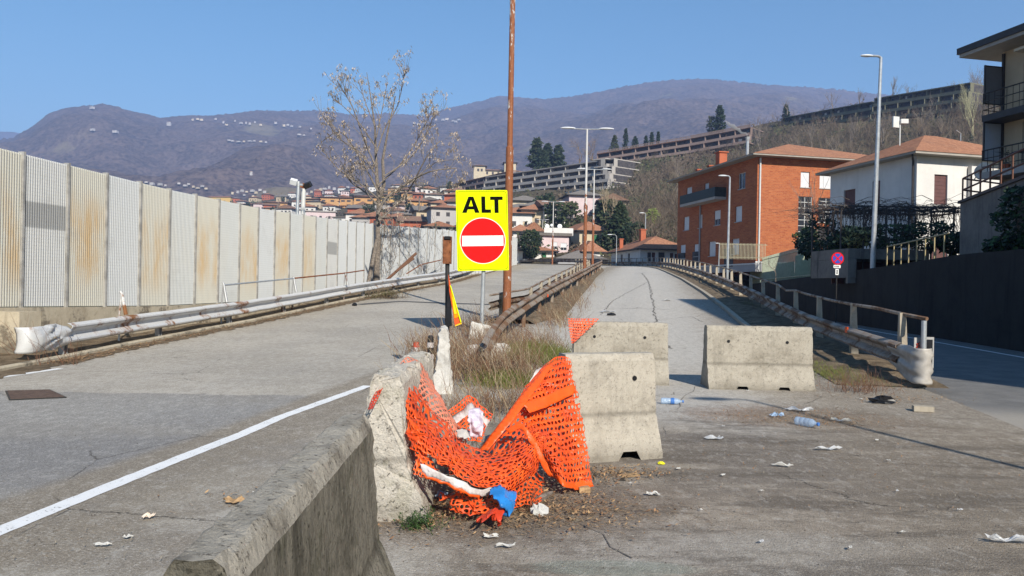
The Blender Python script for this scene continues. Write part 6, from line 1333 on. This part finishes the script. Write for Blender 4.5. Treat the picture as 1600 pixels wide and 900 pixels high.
# terraced apartment blocks on the hill
def terrace(name,label,pa,pb,nl,hl,mat,D=11,cols=12,wing=None,roofm=None,parapet=True,balus=False):
    cols=max(2,int(cols*.6)); A=U(*pa); B_=U(*pb); v=B_-A; L_=Vector((v.x,v.y,0)).length; e=v/ v.length; ex=Vector((v.x,v.y,0)).normalized(); ey=Vector((-ex.y,ex.x,0)); 
    if ey.y<0: ey=-ey
    t=empty(name,A,label,'apartment block'); up=Vector((0,0,1))
    for k in range(nl+1):
        b=MB(); o=A+up*(k*hl)+ey*(k*1.0); b.obox(o-ey*(1.6 if k<nl else 2.0),v,ey*(D+2.6),up*.35,0)
        if k<nl:
            b.obox(o-ey*1.58+up*.352,v,ey*.14,up*.72,0); b.obox(o+ey*.9+up*.352,v,ey*(D-2),up*(hl-.36),1)
            for q in range(cols+1): b.obox(o+v*(q/cols*.998)-ey*.9+up*.352,ex*.13,ey*1.8,up*(hl-.36),2)
            for q in range(cols*2):
                if rnd.random()<.35: b.obox(o+v*((q+rnd.uniform(.15,.6))/cols/2)+ey*.78+up*.4,ex*rnd.uniform(.6,1.5),ey*.12,up*(hl-.9),rnd.choice((2,3,4)))
        ob=b.build('storey' if k<nl else 'roof_slab',[mat if k<nl or not roofm else roofm,M['dark_void'],mat,M['pl_white'],M['pane']],t)
    if balus:
        b=MB(); o=A+up*(nl*hl+.352)+ey*(nl*1.0-1.9)
        for q in range(60): b.obox(o+v*(q/60),ex*.25,ey*.2,up*.8)
        b.obox(o+up*.8,v,ey*.2,up*.15); b.build('balustrade',mat,t)
    return t,A,v,ex,ey
terrace('terraced_block','pale grey stepped apartment block with long balconies on the hill above the three storey house',(752,316,335),(952,296,272),4,2.75,M['conc_slab'],11,16)
terrace('terraced_block','end wing of the pale stepped block, its balconies facing right',(952,296,272),(979,297,280),4,2.75,M['conc_slab'],3,3)
terrace('terraced_block','upper left stepped block with red brown roof behind the pale one',(712,306,375),(800,288,330),2,2.9,M['conc_pink'],11,9,roofm=M['tile_br'])
terrace('terraced_block','brown stepped apartment block with balustrade on the mid hill',(932,262,345),(1078,240,318),2,3.0,M['conc_pink'],10,13,roofm=M['tile_br'],balus=True)
terrace('terraced_block','right end of the brown stepped block above the brick building',(1078,240,318),(1172,224,300),2,3.1,M['conc_pink'],9,8,balus=True)
terrace('terraced_block','greenish grey stepped apartment block along the top of the hill, left part',(1222,207,330),(1362,185,285),2,3.0,M['conc_green'],10,12)
terrace('terraced_block','greenish grey stepped apartment block at the top right of the hill, nearest part',(1362,192,283),(1512,172,250),3,2.95,M['conc_green'],10,12)
b=MB(); A=U(775,340,332); B_=U(922,318,268); v=B_-A; b.obox(A,v,Vector((0,6,0)),Vector((0,0,5.6))); tag(b.build('support_wall',plaster('teal_grey_wall',(.24,.27,.28))),'grey support wall under the pale stepped block','retaining wall')
# fences beside the brick building
t=empty('picket_fence',wallpt(50,.3,2.7),'pale bar fence on the dark wall with green cloth behind it, before the brick building','fence'); b=MB()
for k in range(96): Z=49.5+k*.36; q=wallpt(Z,.3,2.55); b.box((q.x,q.y,q.z+1.25),(.05,.05,2.5),rz=1.4)
for z in (.35,2.25): b.tube([wallpt(49.5,.3,2.55+z),wallpt(84,.3,2.55+z)],.035,5)
b.build('bars',simple('pale_green_bars',(.40,.44,.33),.6,.1,4),t)
t=empty('picket_fence',U(1110,400,76),'cream bar fence at the foot of the brick building, further left','fence'); b=MB(); zf=U(1110,408,74).z
for k in range(34): x=U(1124,400,72).x+k*.13; b.box((x,72,zf+.9),(.04,.03,1.5))
for z in (.3,1.5): b.obox(Vector((U(1124,400,72).x,72.05,zf+z)),Vector((4.5,0,0)),Vector((0,.03,0)),Vector((0,0,.06)))
b.build('bars',simple('cream_bars',(.42,.38,.26),.6,.1,4),t)
GT=simple('green_tarpaulin',(.01,.26,.16),.6,.15,3,bump=.5)
b=MB(); p_=wallpt(53,.75,2.6); b.obox(p_,wallpt(61,.75,2.6)-p_,Vector((.05,0,0)),Vector((0,0,2.0))); tag(b.build('green_screen',GT),'bright green tarpaulin screen beside the bar fence','screen')
b=MB(); p_=wallpt(62,.8,2.5); b.obox(p_,wallpt(75,.8,2.5)-p_,Vector((.05,0,0)),Vector((0,0,1.7))); tag(b.build('green_screen',simple('dark_green_mesh',(.015,.10,.065),.8,.15,3)),'dark green shade cloth seen through the bar fence','screen')
b=MB(); p_=wallpt(76,.5,2.4); b.obox(p_,wallpt(86,.5,2.4)-p_,Vector((.8,0,0)),Vector((0,0,1.5))); tag(b.build('hedge_wall',M['dgreen']),'dark clipped hedge left of the green cloth','hedge')
b=MB(); c=U(1276,420,52); b.obox(Vector((c.x,52,1.5)),Vector((1.6,.5,0)),Vector((2.2,6,0)),Vector((0,0,U(1276,392,52).z-1.5))); tag(b.build('garden_wall',M['wall_grey']),'grey garden wall block left of the garage under dark shrubs','wall')
# tiny far houses on the mountain
def far(px,py,w_,h_,lab,grp,wm='far_wall',rm='tile'):
    p=land(px,py+h_*.4)
    s=p.y/1200; W2=w_*s; H2=h_*s; a_=rnd.uniform(-.5,.5); b=MB(); c=math.cos(a_); sn=math.sin(a_); ex=Vector((c,sn,0)); ey=Vector((-sn,c,0)); o=Vector((p.x,p.y,p.z))-ex*W2/2+Vector((0,-8*s,0)); b.obox(o-Vector((0,0,H2)),ex*W2,ey*W2*.8,Vector((0,0,H2*2)),0)
    for k in range(max(1,int(w_/3))): b.obox(o+ex*W2*(.15+k*.3)-ey*.1*s*10*.2+Vector((0,0,H2*.3)),ex*W2*.12,ey*.05,Vector((0,0,H2*.35)),2)
    hiproof(b,o-Vector((0,0,H2)),ex,ey,W2,W2*.8,H2*2.0+.01,W2*.06,H2*.28,1,th=.1,mu=1); tag(b.build('far_house',[M[wm],M[rm],M['dark_void']]),lab,'house',grp)
cl_=[('tiny pale houses along the mountain ridge left of the bare tree','tiny pale house among trees along the mountain ridge left of the bare tree',[(312,187),(318,188),(340,187),(352,192),(357,196),(370,190),(378,193),(387,193),(393,194),(401,192),(410,196),(433,193),(446,197),(452,196),(457,198),(470,199),(488,202),(304,188)],4,3),
 ('tiny houses in a clearing below the ridge','tiny pale house in the clearing below the mountain ridge',[(361,220),(366,221),(375,222),(384,222),(392,221),(400,221),(410,222),(418,223),(470,211),(477,212)],5,2.5),
 ('far white houses behind the noise barrier','tiny white house of the far village just above the noise barrier',[(232,285),(240,287),(252,288),(262,290),(283,287),(292,290),(298,288),(305,292),(311,294),(318,291),(325,295),(366,302),(374,300),(380,298),(388,300),(396,298),(402,301),(409,297),(416,300),(420,304),(398,307),(384,305)],5,3.4),
 ('white houses of the village above the ochre blocks','tiny white house of the village above the ochre blocks',[(488,300),(495,298),(502,296),(509,295),(516,293),(524,295),(531,297),(539,298),(545,293),(520,300),(506,301),(556,300),(480,303)],5.5,4),
 ('white houses high right of the bare tree','tiny white house high on the slope right of the bare tree',[(682,188),(692,188),(699,187),(708,190),(717,188),(712,191),(648,193),(655,195),(664,193)],5,3)]
for grp,lab,pts,w_,h_ in cl_:
    for (x,y) in pts: far(x,y,w_*rnd.uniform(.5,1.2),h_*rnd.uniform(.35,.6),lab,grp,rnd.choice(('far_wall','far_wall','pl_cream')),rnd.choice(('tile','tile_br','tile_grey')))
far(146,169,6,2,'lone white house on top of the rounded hill at the left',None); far(267,194,6,3,'lone white house on the saddle right of the rounded hill',None); far(147,203,6,2,'lone pale house below the rounded hill top',None); far(183,206,7,2,'pale barn right below the rounded hill top',None); far(395,271,4,3,'single white house in the brown middle slope',None)

building('apartment_building','beige apartment block standing to the right of the camera, shading the street','apartment block',Vector((16.3,-4,2.6)),0,11,16,12.6,M['pl_beige'],{'l':[(2+k*3.6,z,1.4,1.6,'win') for k in range(4) for z in (1.5,4.6,7.7)]},('hip',1.0,2.0,M['tile']),1)

def infill(n,x0,x1,y0,y1,lab,grp,seed,avoid=()):
    r=random.Random(seed); out=[]
    for _ in range(4000):
        if len(out)>=n: break
        px,py=r.uniform(x0,x1),r.uniform(y0,y1)
        if any(abs(px-a)<17 and abs(py-b_)<6 for a,b_ in out): continue
        if any(a0<px<a1 and b0<py<b1 for a0,a1,b0,b1 in avoid): continue
        q=land(px,py)
        if q.y>900 or q.y<185: continue
        out.append((px,py)); w_=r.uniform(6.5,10); s_=1200/q.y; hw=w_*s_/2; hh=r.uniform(3.6,6)*s_
        H1('town_house',lab,px-hw,px+hw,py-hh,py,q.y,M[r.choice(('pl_white','far_wall','pl_white','pl_cream','pl_ochre','pl_pink','pl_beige','pl_red'))],(r.choice(('hip','hip','gable')),.9,r.uniform(1.3,2.1),M[r.choice(('tile','tile','tile_br','tile_grey'))]),{'f':[(u,v,1.1,1.2,'void') for u in (.15,.45,.75) for v in ((.15,.6) if hh/s_>5.5 else (.3,))]},r.uniform(-15,18),9,0,group=grp,cat='house')
infill(34,560,716,296,366,'small tiled roof house crammed into the town between the bare tree and the yellow sign','small houses between bare tree and sign',3)
infill(16,345,560,322,345,'small tiled roof house peeping over the noise barrier below the ochre blocks','small houses below the ochre blocks',5)
infill(7,800,960,335,392,'small tiled roof house on the slope between the two rusty lamp poles','small houses on the slope between the poles',8,avoid=((842,900,300,398),(900,952,340,400)))
infill(14,225,560,288,316,'small house of the upper village seen over the noise barrier','small houses of the upper village',11)
# ================================================================ TREES
def rot_about(v,axis,a): return Matrix.Rotation(a,3,axis)@v
def branchy(f,p,d,L_,w0,depth,maxd,r,m=0,spread=.55,up=.18,kids=3,curl=.22,tips=None):
    n=3; pts=[tuple(p)]; q=Vector(p); dd=Vector(d).normalized()
    for i in range(n):
        dd=(dd+Vector((r.gauss(0,curl),r.gauss(0,curl),r.gauss(0,curl*.5)+up*.5))).normalized(); q=q+dd*(L_/n); pts.append(tuple(q))
    f.sliver(pts,w0,w0*.55,m)
    if depth>=maxd:
        if tips is not None: tips.append(Vector(pts[-1]))
        return
    for k in range(kids):
        t=r.uniform(.35,1.0) if k else 1.0; s=t*n; i=min(int(s),n-1); b0=Vector(pts[i]).lerp(Vector(pts[i+1]),s-i)
        ax=dd.orthogonal().normalized(); ax=rot_about(ax,dd,r.uniform(0,6.28)); nd=rot_about(dd,ax,r.gauss(spread,.18)); branchy(f,b0,nd,L_*r.uniform(.6,.85),w0*.55,depth+1,maxd,r,m,spread,up,kids,curl,tips)
# the bare tree with pale seed bunches between barrier and guardrail
def main_tree():
    Z=37.0; base=U(588,452,Z); base.z=H(base.x,Z)-.1; t=empty('bare_tree',base,'leafless tree hung with pale seed bunches before the noise barrier','tree'); r=random.Random(31); f=Fast(); tips=[]
    b=MB(); tr=[base,U(589,415,Z),U(591,375,Z),U(590,345,Z),U(592,310,Z),U(589,280,Z),U(587,240,Z),U(586,200,Z),U(579,150,Z),U(573,113,Z)]
    b.tube(tr,[.17,.14,.12,.11,.10,.085,.065,.05,.03,.012],9)
    b.tube([U(590,318,Z),U(600,290,Z),U(598,250,Z),U(607,200,Z),U(618,150,Z)],[.11,.09,.07,.045,.02],7)
    limbs=[([(590,335),(605,310),(640,288),(675,272),(716,268)],.075),([(592,345),(610,330),(640,300),(668,250),(690,225)],.065),([(591,300),(575,270),(555,235),(530,205),(500,222)],.05),([(589,320),(570,300),(548,285),(535,270)],.05),
      ([(588,262),(570,220),(553,170),(530,130)],.045),([(588,240),(602,200),(622,165),(634,110)],.04),([(590,290),(625,255),(650,215),(672,168)],.045),([(600,275),(640,245),(665,205),(675,170)],.04),([(587,230),(560,190),(527,158)],.035),([(590,310),(560,285),(525,262),(492,222)],.045),([(588,275),(565,240),(537,222),(516,195)],.035),([(600,300),(650,290),(690,300),(715,285)],.04),([(588,215),(598,170),(606,130)],.03),([(587,200),(570,160),(556,120)],.03),([(640,288),(680,255),(720,250)],.03),([(592,335),(603,352),(600,385)],.05),([(594,340),(615,345),(612,390)],.04)]
    for pts,w_ in limbs:
        P=[U(x,y,Z+((i*37)%5-2)*.22) for i,(x,y) in enumerate(pts)]; off=r.uniform(-1.4,1.4); P=[p+Vector((0,off*i/len(P),0)) for i,p in enumerate(P)]; P2=catmull(P,3); n=len(P2); b.tube(P2,[w_*(1-.75*i/n) for i in range(n)],6); tips.append(P2[-1])
        for k in range(6 if len(pts)<4 else 13):
            i=r.randrange(2,n-1); d=(P2[i+1]-P2[i]).normalized(); ax=rot_about(d.orthogonal().normalized(),d,r.uniform(0,6.28)); nd=rot_about(d,ax,r.gauss(.7,.2)); nd.z=abs(nd.z)*.8+.25; branchy(f,P2[i],nd,r.uniform(.45,1.1),.017,0,1,r,0,.5,.3,3,.2,tips)
    b.build('trunk',M['bark'],t); f.build('branches',[M['bark']],t)
    g=Fast(); r.shuffle(tips)
    for p in tips[:420]:
        for k in range(r.randint(7,16)):
            q=p+Vector((r.gauss(0,.07),r.gauss(0,.07),r.gauss(-.05,.06))); g.leaf(tuple(q),r.uniform(-.16,-.02),.020,r.uniform(.07,.13),0)
    g.build('seed_bunches',[M['seed']],t)
main_tree()
# dead creeper and leaning timber by the barrier
t=empty('leaning_pole',U(573,452,36.5),'brown timber leaning against the bare tree trunk','timber'); b=MB(); b.tube([U(574,450,36.2),U(589,374,36.6)],.09,8); b.build('timber',M['bark'],t)
t=empty('leaning_pole',U(605,437,36),'broken dark timber lying across the barrier right of the bare tree','timber'); b=MB(); b.tube([U(604,438,37),U(650,396,38.6)],.07,8); b.tube([U(618,425,37.4),U(646,404,38.4)],.06,8); b.build('timber',M['twig3'],t)
f=Fast(); r=random.Random(8)
for k in range(90):
    x=r.uniform(592,690); y=r.uniform(365,440); p=U(x,y,40.5-(690-x)*.0+ (x-600)*.08-2.2); branchy(f,p,Vector((r.gauss(0,.6),r.gauss(0,.2),1)),r.uniform(.4,1.2),.014,0,1,r,0,.6,.2,2,.4)
t=empty('dead_creeper',U(640,440,41),'dead creeper tangled over the noise barrier right of the bare tree','creeper'); f.build('stems',[M['bark']],t)
# generic trees on the hill -------------------------------------------------
def bare_template(seed,hh=1.0,depth=3,kids=4,spread=.5,w=.018,up=.2,tl=.32):
    f=Fast(); r=random.Random(seed); branchy(f,(0,0,0),(r.gauss(0,.06),r.gauss(0,.06),1),hh*tl,w*hh,0,depth,r,0,spread,up,kids,.14); return np.array(f.V),f.F
def bare_tree_at(label,p,h,seed,mat,spread=.45,depth=3,kids=4,up=.25,w=.018,cat='tree',group=None):
    V,Fc=bare_template(seed,1.0,depth,kids,spread,w,up); k=h/V[:,2].max(); b=MB(); b.V=[tuple(q) for q in (V*k+np.array(tuple(p)))]; b.F=Fc; b.M=[0]*len(Fc)
    t=empty('bare_tree',p,label,cat,group); b.build('branches',mat,t); b=MB(); b.tube([Vector(p),Vector(p)+Vector((0,0,h*.3))],[h*.022,h*.016],7); b.build('trunk',mat,t)
def crown(name,label,p,h,w_,mat,shape='cone',n=900,leaf=.5,tw=.12,cat='tree',lo=.12,group=None,mat2=None,seed=0):
    r=random.Random(seed+int(p.x*10)); t=empty(name,p,label,cat,group); b=MB(); b.tube([p,p+Vector((0,0,h*.85))],[tw,tw*.25],7); b.build('trunk',M['bark'],t); f=Fast(); lob=[(r.uniform(0,6.28),r.uniform(lo,1),r.uniform(.6,1.1)) for _ in range(22)]
    for i in range(n):
        u=r.uniform(lo,1)
        if shape=='cone': rad=w_*(1-u)**.85*1.1+.04*w_
        elif shape=='spire': rad=w_*(math.sin(min(1,(1-u)*3.2)*math.pi/2))*(.55+.45*(1-u))
        elif shape=='cedar': rad=w_*(.35+.65*abs(math.sin(u*13+r.gauss(0,.15))))*(1.05-u*.7)
        else: rad=w_*math.sqrt(max(0,1-((u-.58)/.46)**2))
        a=r.uniform(0,6.28); la,lu_,lr=min(lob,key=lambda q:abs(((a-q[0]+3.14)%6.28)-3.14)+3*abs(u-q[1])); rr=rad*lr*math.sqrt(r.uniform(.25,1)); s=leaf*r.uniform(.5,1.3)
        x,y,z=p.x+math.cos(a)*rr,p.y+math.sin(a)*rr,p.z+u*h; o=len(f.V); d1=Vector((r.gauss(0,1),r.gauss(0,1),r.gauss(0,.6))).normalized()*s; d2=d1.orthogonal().normalized()*s*.5
        f.V+= [(x,y,z),tuple(Vector((x,y,z))+d1*.5+d2),tuple(Vector((x,y,z))+d1),tuple(Vector((x,y,z))+d1*.5-d2)]; f.F.append((o,o+1,o+2,o+3)); f.M.append(0 if (mat2 is None or r.random()<.65) else 1)
    f.build('crown',[mat]+([mat2] if mat2 else []),t)
def hz(px,py,Z=None):
    return HILL.at(px,py) if Z is None else U(px,py,Z)
for k,(px,yb,yt,Z) in enumerate(((977,242,201,345),(992,241,214,348),(1009,239,212,350),(1018,238,207,352),(1028,236,206,350))):
    p=U(px,yb,Z); crown('cypress',('tall cypress on the hill crest, leftmost and tallest of the five','short bushy cypress second from the left on the hill crest','cypress third from the left on the hill crest','cypress fourth from the left on the hill crest','slimmest cypress, rightmost of the five on the hill crest')[k],p,(yb-yt)*Z/1200,(1.5,2.2,1.4,1.4,1.0)[k],M['dgreen'],'spire',650,.7,group='cypresses on the hill crest')
for k,(px,yb,yt,Z,w_) in enumerate(((838,266,217,345,5.5),(855,266,226,350,5.0),(872,270,228,345,4.5),(848,268,236,340,5))):
    p=U(px,yb,Z); crown('cedar_tree','dark green cedar in the clump above the pale stepped block, %s'%('leftmost and tallest','third','rightmost','lowest in front')[k],p,(yb-yt)*Z/1200,w_,M['dgreen'],'cedar',1700,1.1,.3,lo=.1,mat2=M['mgreen'],group='cedar clump on the crest')
crown('pine_tree','dark pine on the crest between brown and greenish blocks',U(1124,213,335),(213-166)*335/1200,4.0,M['dgreen'],'cedar',1200,.9,.25); crown('pine_tree','small rounded pine left of the dark pine on the crest',U(1112,214,338),9,2.6,M['mgreen'],'round',600,.8,.2)
crown('pine_tree','small dark pine beside the left end of the greenish block',U(1228,196,330),(196-164)*330/1200,2.6,M['dgreen'],'cone',700,.8,.2); crown('pine_tree','light green conifer left of the cypresses',U(960,244,345),(244-212)*345/1200,3.2,M['mgreen'],'cone',600,.8,.2)
crown('conifer','broad dark conifer behind the small white house',U(968,404,135),(404-318)*135/1200,4.2,M['dgreen'],'cone',4200,.55,.25,lo=.03,mat2=M['mgreen']); crown('conifer','lower dark conifer right of the broad one behind the small white house',U(988,402,133),(402-348)*133/1200,3.4,M['dgreen'],'round',1700,.5,.2,lo=.05,mat2=M['mgreen'])
crown('evergreen_tree','dark leafy tree between the far rail and the pink house',U(829,408,128),(408-360)*128/1200,2.3,M['dgreen'],'round',2400,.35,.15,lo=.05,mat2=M['mgreen'])
crown('palm_tree','yellow green palm left of the second lamp pole',U(889,398,150),(398-368)*150/1200,2.0,M['mgreen'],'round',700,.7,.2,lo=.5); crown('palm_tree','second green palm right by the lamp pole foot',U(907,397,150),(397-374)*150/1200,2.2,M['dgreen'],'round',700,.7,.2,lo=.5)
crown('evergreen_tree','pale green shrub tree on the slope left of the brick building',U(1020,352,150),3.2,1.6,simple('yellow_green_leaf',(.20,.24,.06),.8,.2,3),'round',500,.4,.1)
for k,(px,yb,yt,Z,s,dp) in enumerate(((948,372,283,170,5,4),(1187,236,178,300,9,3),(1188,250,190,260,11,3),(1268,238,190,240,13,3),(1330,240,180,235,17,3),(1380,238,170,230,19,3),(1300,255,205,200,23,3),(1440,220,150,235,29,3),(1345,180,138,300,37,3),(1395,172,118,290,41,3),(1300,182,140,310,43,3),(1470,215,165,230,47,3),(1250,262,205,190,53,3),(1060,300,240,230,59,3),(1100,330,262,190,61,3),(1065,350,280,170,67,3),(1230,180,150,320,71,3),(1420,165,128,300,73,3))):
    lab=['tall pale fan-shaped bare tree behind the second lamp pole','thin bare tree at the right end of the brown block','bare tree above the brick building roof, left','bare tree above the ridge of the brick building','bare tree in the middle of the upper hillside','dark bare tree behind the tall street lamp','forked bare tree just above the brick roof edge','bare tree in front of the greenish block, right half','bare tree rising over the left roofline of the greenish block','tallest bare tree standing above the roofline of the greenish block','small bare tree at the left over the greenish block','bare tree below the greenish block near the white birch','short bare tree between brick and white house roofs','bare tree below the brown block','bare tree left of the brick building, upper','bare tree left of the brick building, lower','faint bare tree at the left tip of the greenish block','bare tree over the right roofline of the greenish block'][k]
    p=U(px,yb,Z); bare_tree_at(lab,p,(yb-yt)*Z/1200,s,M['twig2'] if k in (0,) else M['bark'],.42 if k else .26,4 if k==0 else 3,4 if k else 4,.3,.013)
bare_tree_at('big round bare tree on the crest right of the cedar clump',U(925,262,350),(262-204)*350/1200,83,M['twig'],.55,4,4,.1,.012); bare_tree_at('second bare tree of the round pair on the crest, left',U(905,262,352),(262-214)*352/1200,87,M['twig'],.55,4,4,.1,.012)
bare_tree_at('pale yellowish birch beside the right end of the greenish block',U(1519,222,215),(222-118)*215/1200,91,simple('birch_bark',(.42,.40,.24),.9,.2,6),.30,4,4,.3,.012); bare_tree_at('grey bare tree behind the birch at the right',U(1528,190,260),(190-100)*260/1200,93,M['bark'],.40,4,4,.3,.012)
bare_tree_at('bare garden tree in front of the brick facade by the pergola',U(1288,420,50),(420-262)*50/1200,97,M['bark'],.35,3,3,.35,.010); bare_tree_at('small bare garden tree before the brick plinth',U(1212,440,58),(440-395)*58/1200,99,M['bark'],.7,3,4,.1,.012)
bare_tree_at('round grey bare tree behind the bare seed tree in the town',U(655,330,235),(330-262)*235/1200,101,M['bark'],.6,4,4,.05,.010); bare_tree_at('bare tree by the villa left end',U(736,285,520),(285-250)*520/1200,103,M['bark'],.5,3,4,.1,.012)
bare_tree_at('bare tree left of the floodlights in the town',U(433,326,260),(326-298)*260/1200,107,M['bark'],.5,3,4,.1,.012)
# shrubs round the pergola and on the terrace wall
for k,(px,py,Z,h,w_,lab) in enumerate(((1282,408,47,2.6,1.5,'dark evergreen shrub left of the garage under the pergola'),(1318,396,43,1.2,1.2,'dark shrub under the left end of the pergola'),(1335,392,42.5,1.3,1.1,'pale yellow-green flowering shrub under the pergola'),(1390,394,42.5,1.5,2.2,'dark hedge under the middle of the pergola'),(1450,396,42,1.7,2.0,'dark hedge under the right end of the pergola'),(1488,400,41,1.2,1.0,'dark ivy clump left of the terrace wall'),(1590,400,29,2.6,.9,'dark ivy hanging on the terrace wall at the right edge'),(1575,402,29,.7,.9,'low ivy on top of the dark wall at the right edge'),(1262,405,50,2.0,1.0,'low dark bush beside the green tarpaulin'))):
    mt=simple('flower_leaf',(.42,.40,.17),.8,.2,3) if 'pale' in lab else M['dgreen']; crown('shrub',lab,U(px,py,Z),h,w_,mt,'round',1100,.20,.04,'shrub',lo=0.02,mat2=M['mgreen'] if 'dark' not in lab else M['green'])
# the wood on the hillside: too many to count
def wood():
    tm=[bare_template(200+k,1.0,3,3,.5+.04*(k%3),.012,.25) for k in range(8)]; NV=[];NF=[];NM=[];o=0; r=random.Random(77); n=0
    while n<3600:
        px=r.uniform(690,1640); t=r.random()**.8; 
        if px<960 and t<.55: continue
        y=float(HILL.yp(px,t)); Z=float(HILL.Z(px,t))
        if r.random()>(.45 if px<1000 else 1): continue
        # keep the fronts of the stepped blocks open
        if 745<px<985 and 255<y<330: continue
        if 930<px<1180 and 195<y<262-(px-930)*.18 and r.random()<.55: continue
        if 1220<px<1515 and y<205-(px-1220)*.10 and r.random()<.6: continue
        p=U(px,y,Z); V,Fc=tm[r.randrange(8)]; h=r.uniform(3.5,8)*(1 if Z<260 else .8); k=h/float(V[:,2].max()); a=r.uniform(0,6.28); c,s=math.cos(a),math.sin(a)
        W2=np.stack([V[:,0]*c-V[:,1]*s,V[:,0]*s+V[:,1]*c,V[:,2]],1)*k+np.array(tuple(p))-np.array([0,0,.6]); NV.append(W2); NF+= [tuple(i+o for i in q) for q in Fc]; m=r.choice((0,0,1,2)); NM+= [m]*len(Fc); o+=len(V); n+=1
    me=bpy.data.meshes.new('wood'); me.from_pydata(np.vstack(NV).tolist(),[],NF); 
    for q in (simple('wood_twig_a',(.17,.13,.095),.95,.2,.1),simple('wood_twig_b',(.26,.205,.145),.95,.2,.1),simple('wood_twig_c',(.11,.078,.06),.95,.2,.1)): me.materials.append(q)
    me.polygons.foreach_set('material_index',NM); me.update(); ob=bpy.data.objects.new('wood',me); col.objects.link(ob); ob['kind']='stuff'
wood()
def undergrowth():
    f=Fast(); r=random.Random(5)
    for i in range(9000):
        px=r.choice((r.uniform(985,1640),r.uniform(985,1110),r.uniform(300,1000))); t=r.random()**(1.2 if px>985 else 1.0); y=float(HILL.yp(px,t)); Z=float(HILL.Z(px,t)); p=U(px,y,Z)
        if px<985 and r.random()<.3: continue
        g=.5+.5*math.sin(px*.06+y*.11)+r.gauss(0,.35); m=0 if g<.5 else (1 if g<1.0 else 2)
        for k in range(7):
            s=r.uniform(.35,1.0)*(Z/180)**.5; x,yy,z=p.x+r.gauss(0,1.1),p.y+r.gauss(0,1.1),p.z+abs(r.gauss(0,.9)); d1=Vector((r.gauss(0,1),r.gauss(0,1),r.gauss(0,1))).normalized()*s; d2=d1.orthogonal().normalized()*s*.45; o=len(f.V); q=Vector((x,yy,z)); f.V+= [tuple(q),tuple(q+d1*.5+d2),tuple(q+d1),tuple(q+d1*.5-d2)]; f.F.append((o,o+1,o+2,o+3)); f.M.append(m)
    f.build('undergrowth',[simple('dull_brown_scrub',(.13,.098,.068),.9,.25,.1),simple('dull_green_scrub',(.06,.068,.032),.9,.25,.1),simple('olive_scrub',(.095,.10,.045),.9,.25,.1)])['kind']='stuff'
undergrowth()

bare_tree_at('tall bare tree on the raised ground right of the camera',Vector((17.2,2.2,3)),14,131,M['bark'],.5,4,4,.15,.014)

def town_trees():
    r=random.Random(12)
    for k in range(34):
        px,py=(r.uniform(570,716),r.uniform(300,362)) if k<16 else (r.uniform(300,570),r.uniform(296,340)) if k<24 else (r.uniform(800,960),r.uniform(322,392))
        q=land(px,py)
        if q.y>900 or q.y<150: continue
        crown('town_tree','dark green tree standing among the small houses of the hillside town',q-Vector((0,0,.3)),r.uniform(4,7.5),r.uniform(1.6,3.2),M['dgreen'] if r.random()<.6 else M['mgreen'],'round',420,.8,.15,lo=.05,mat2=M['mgreen'],group='green trees among the town houses',seed=k)
town_trees()
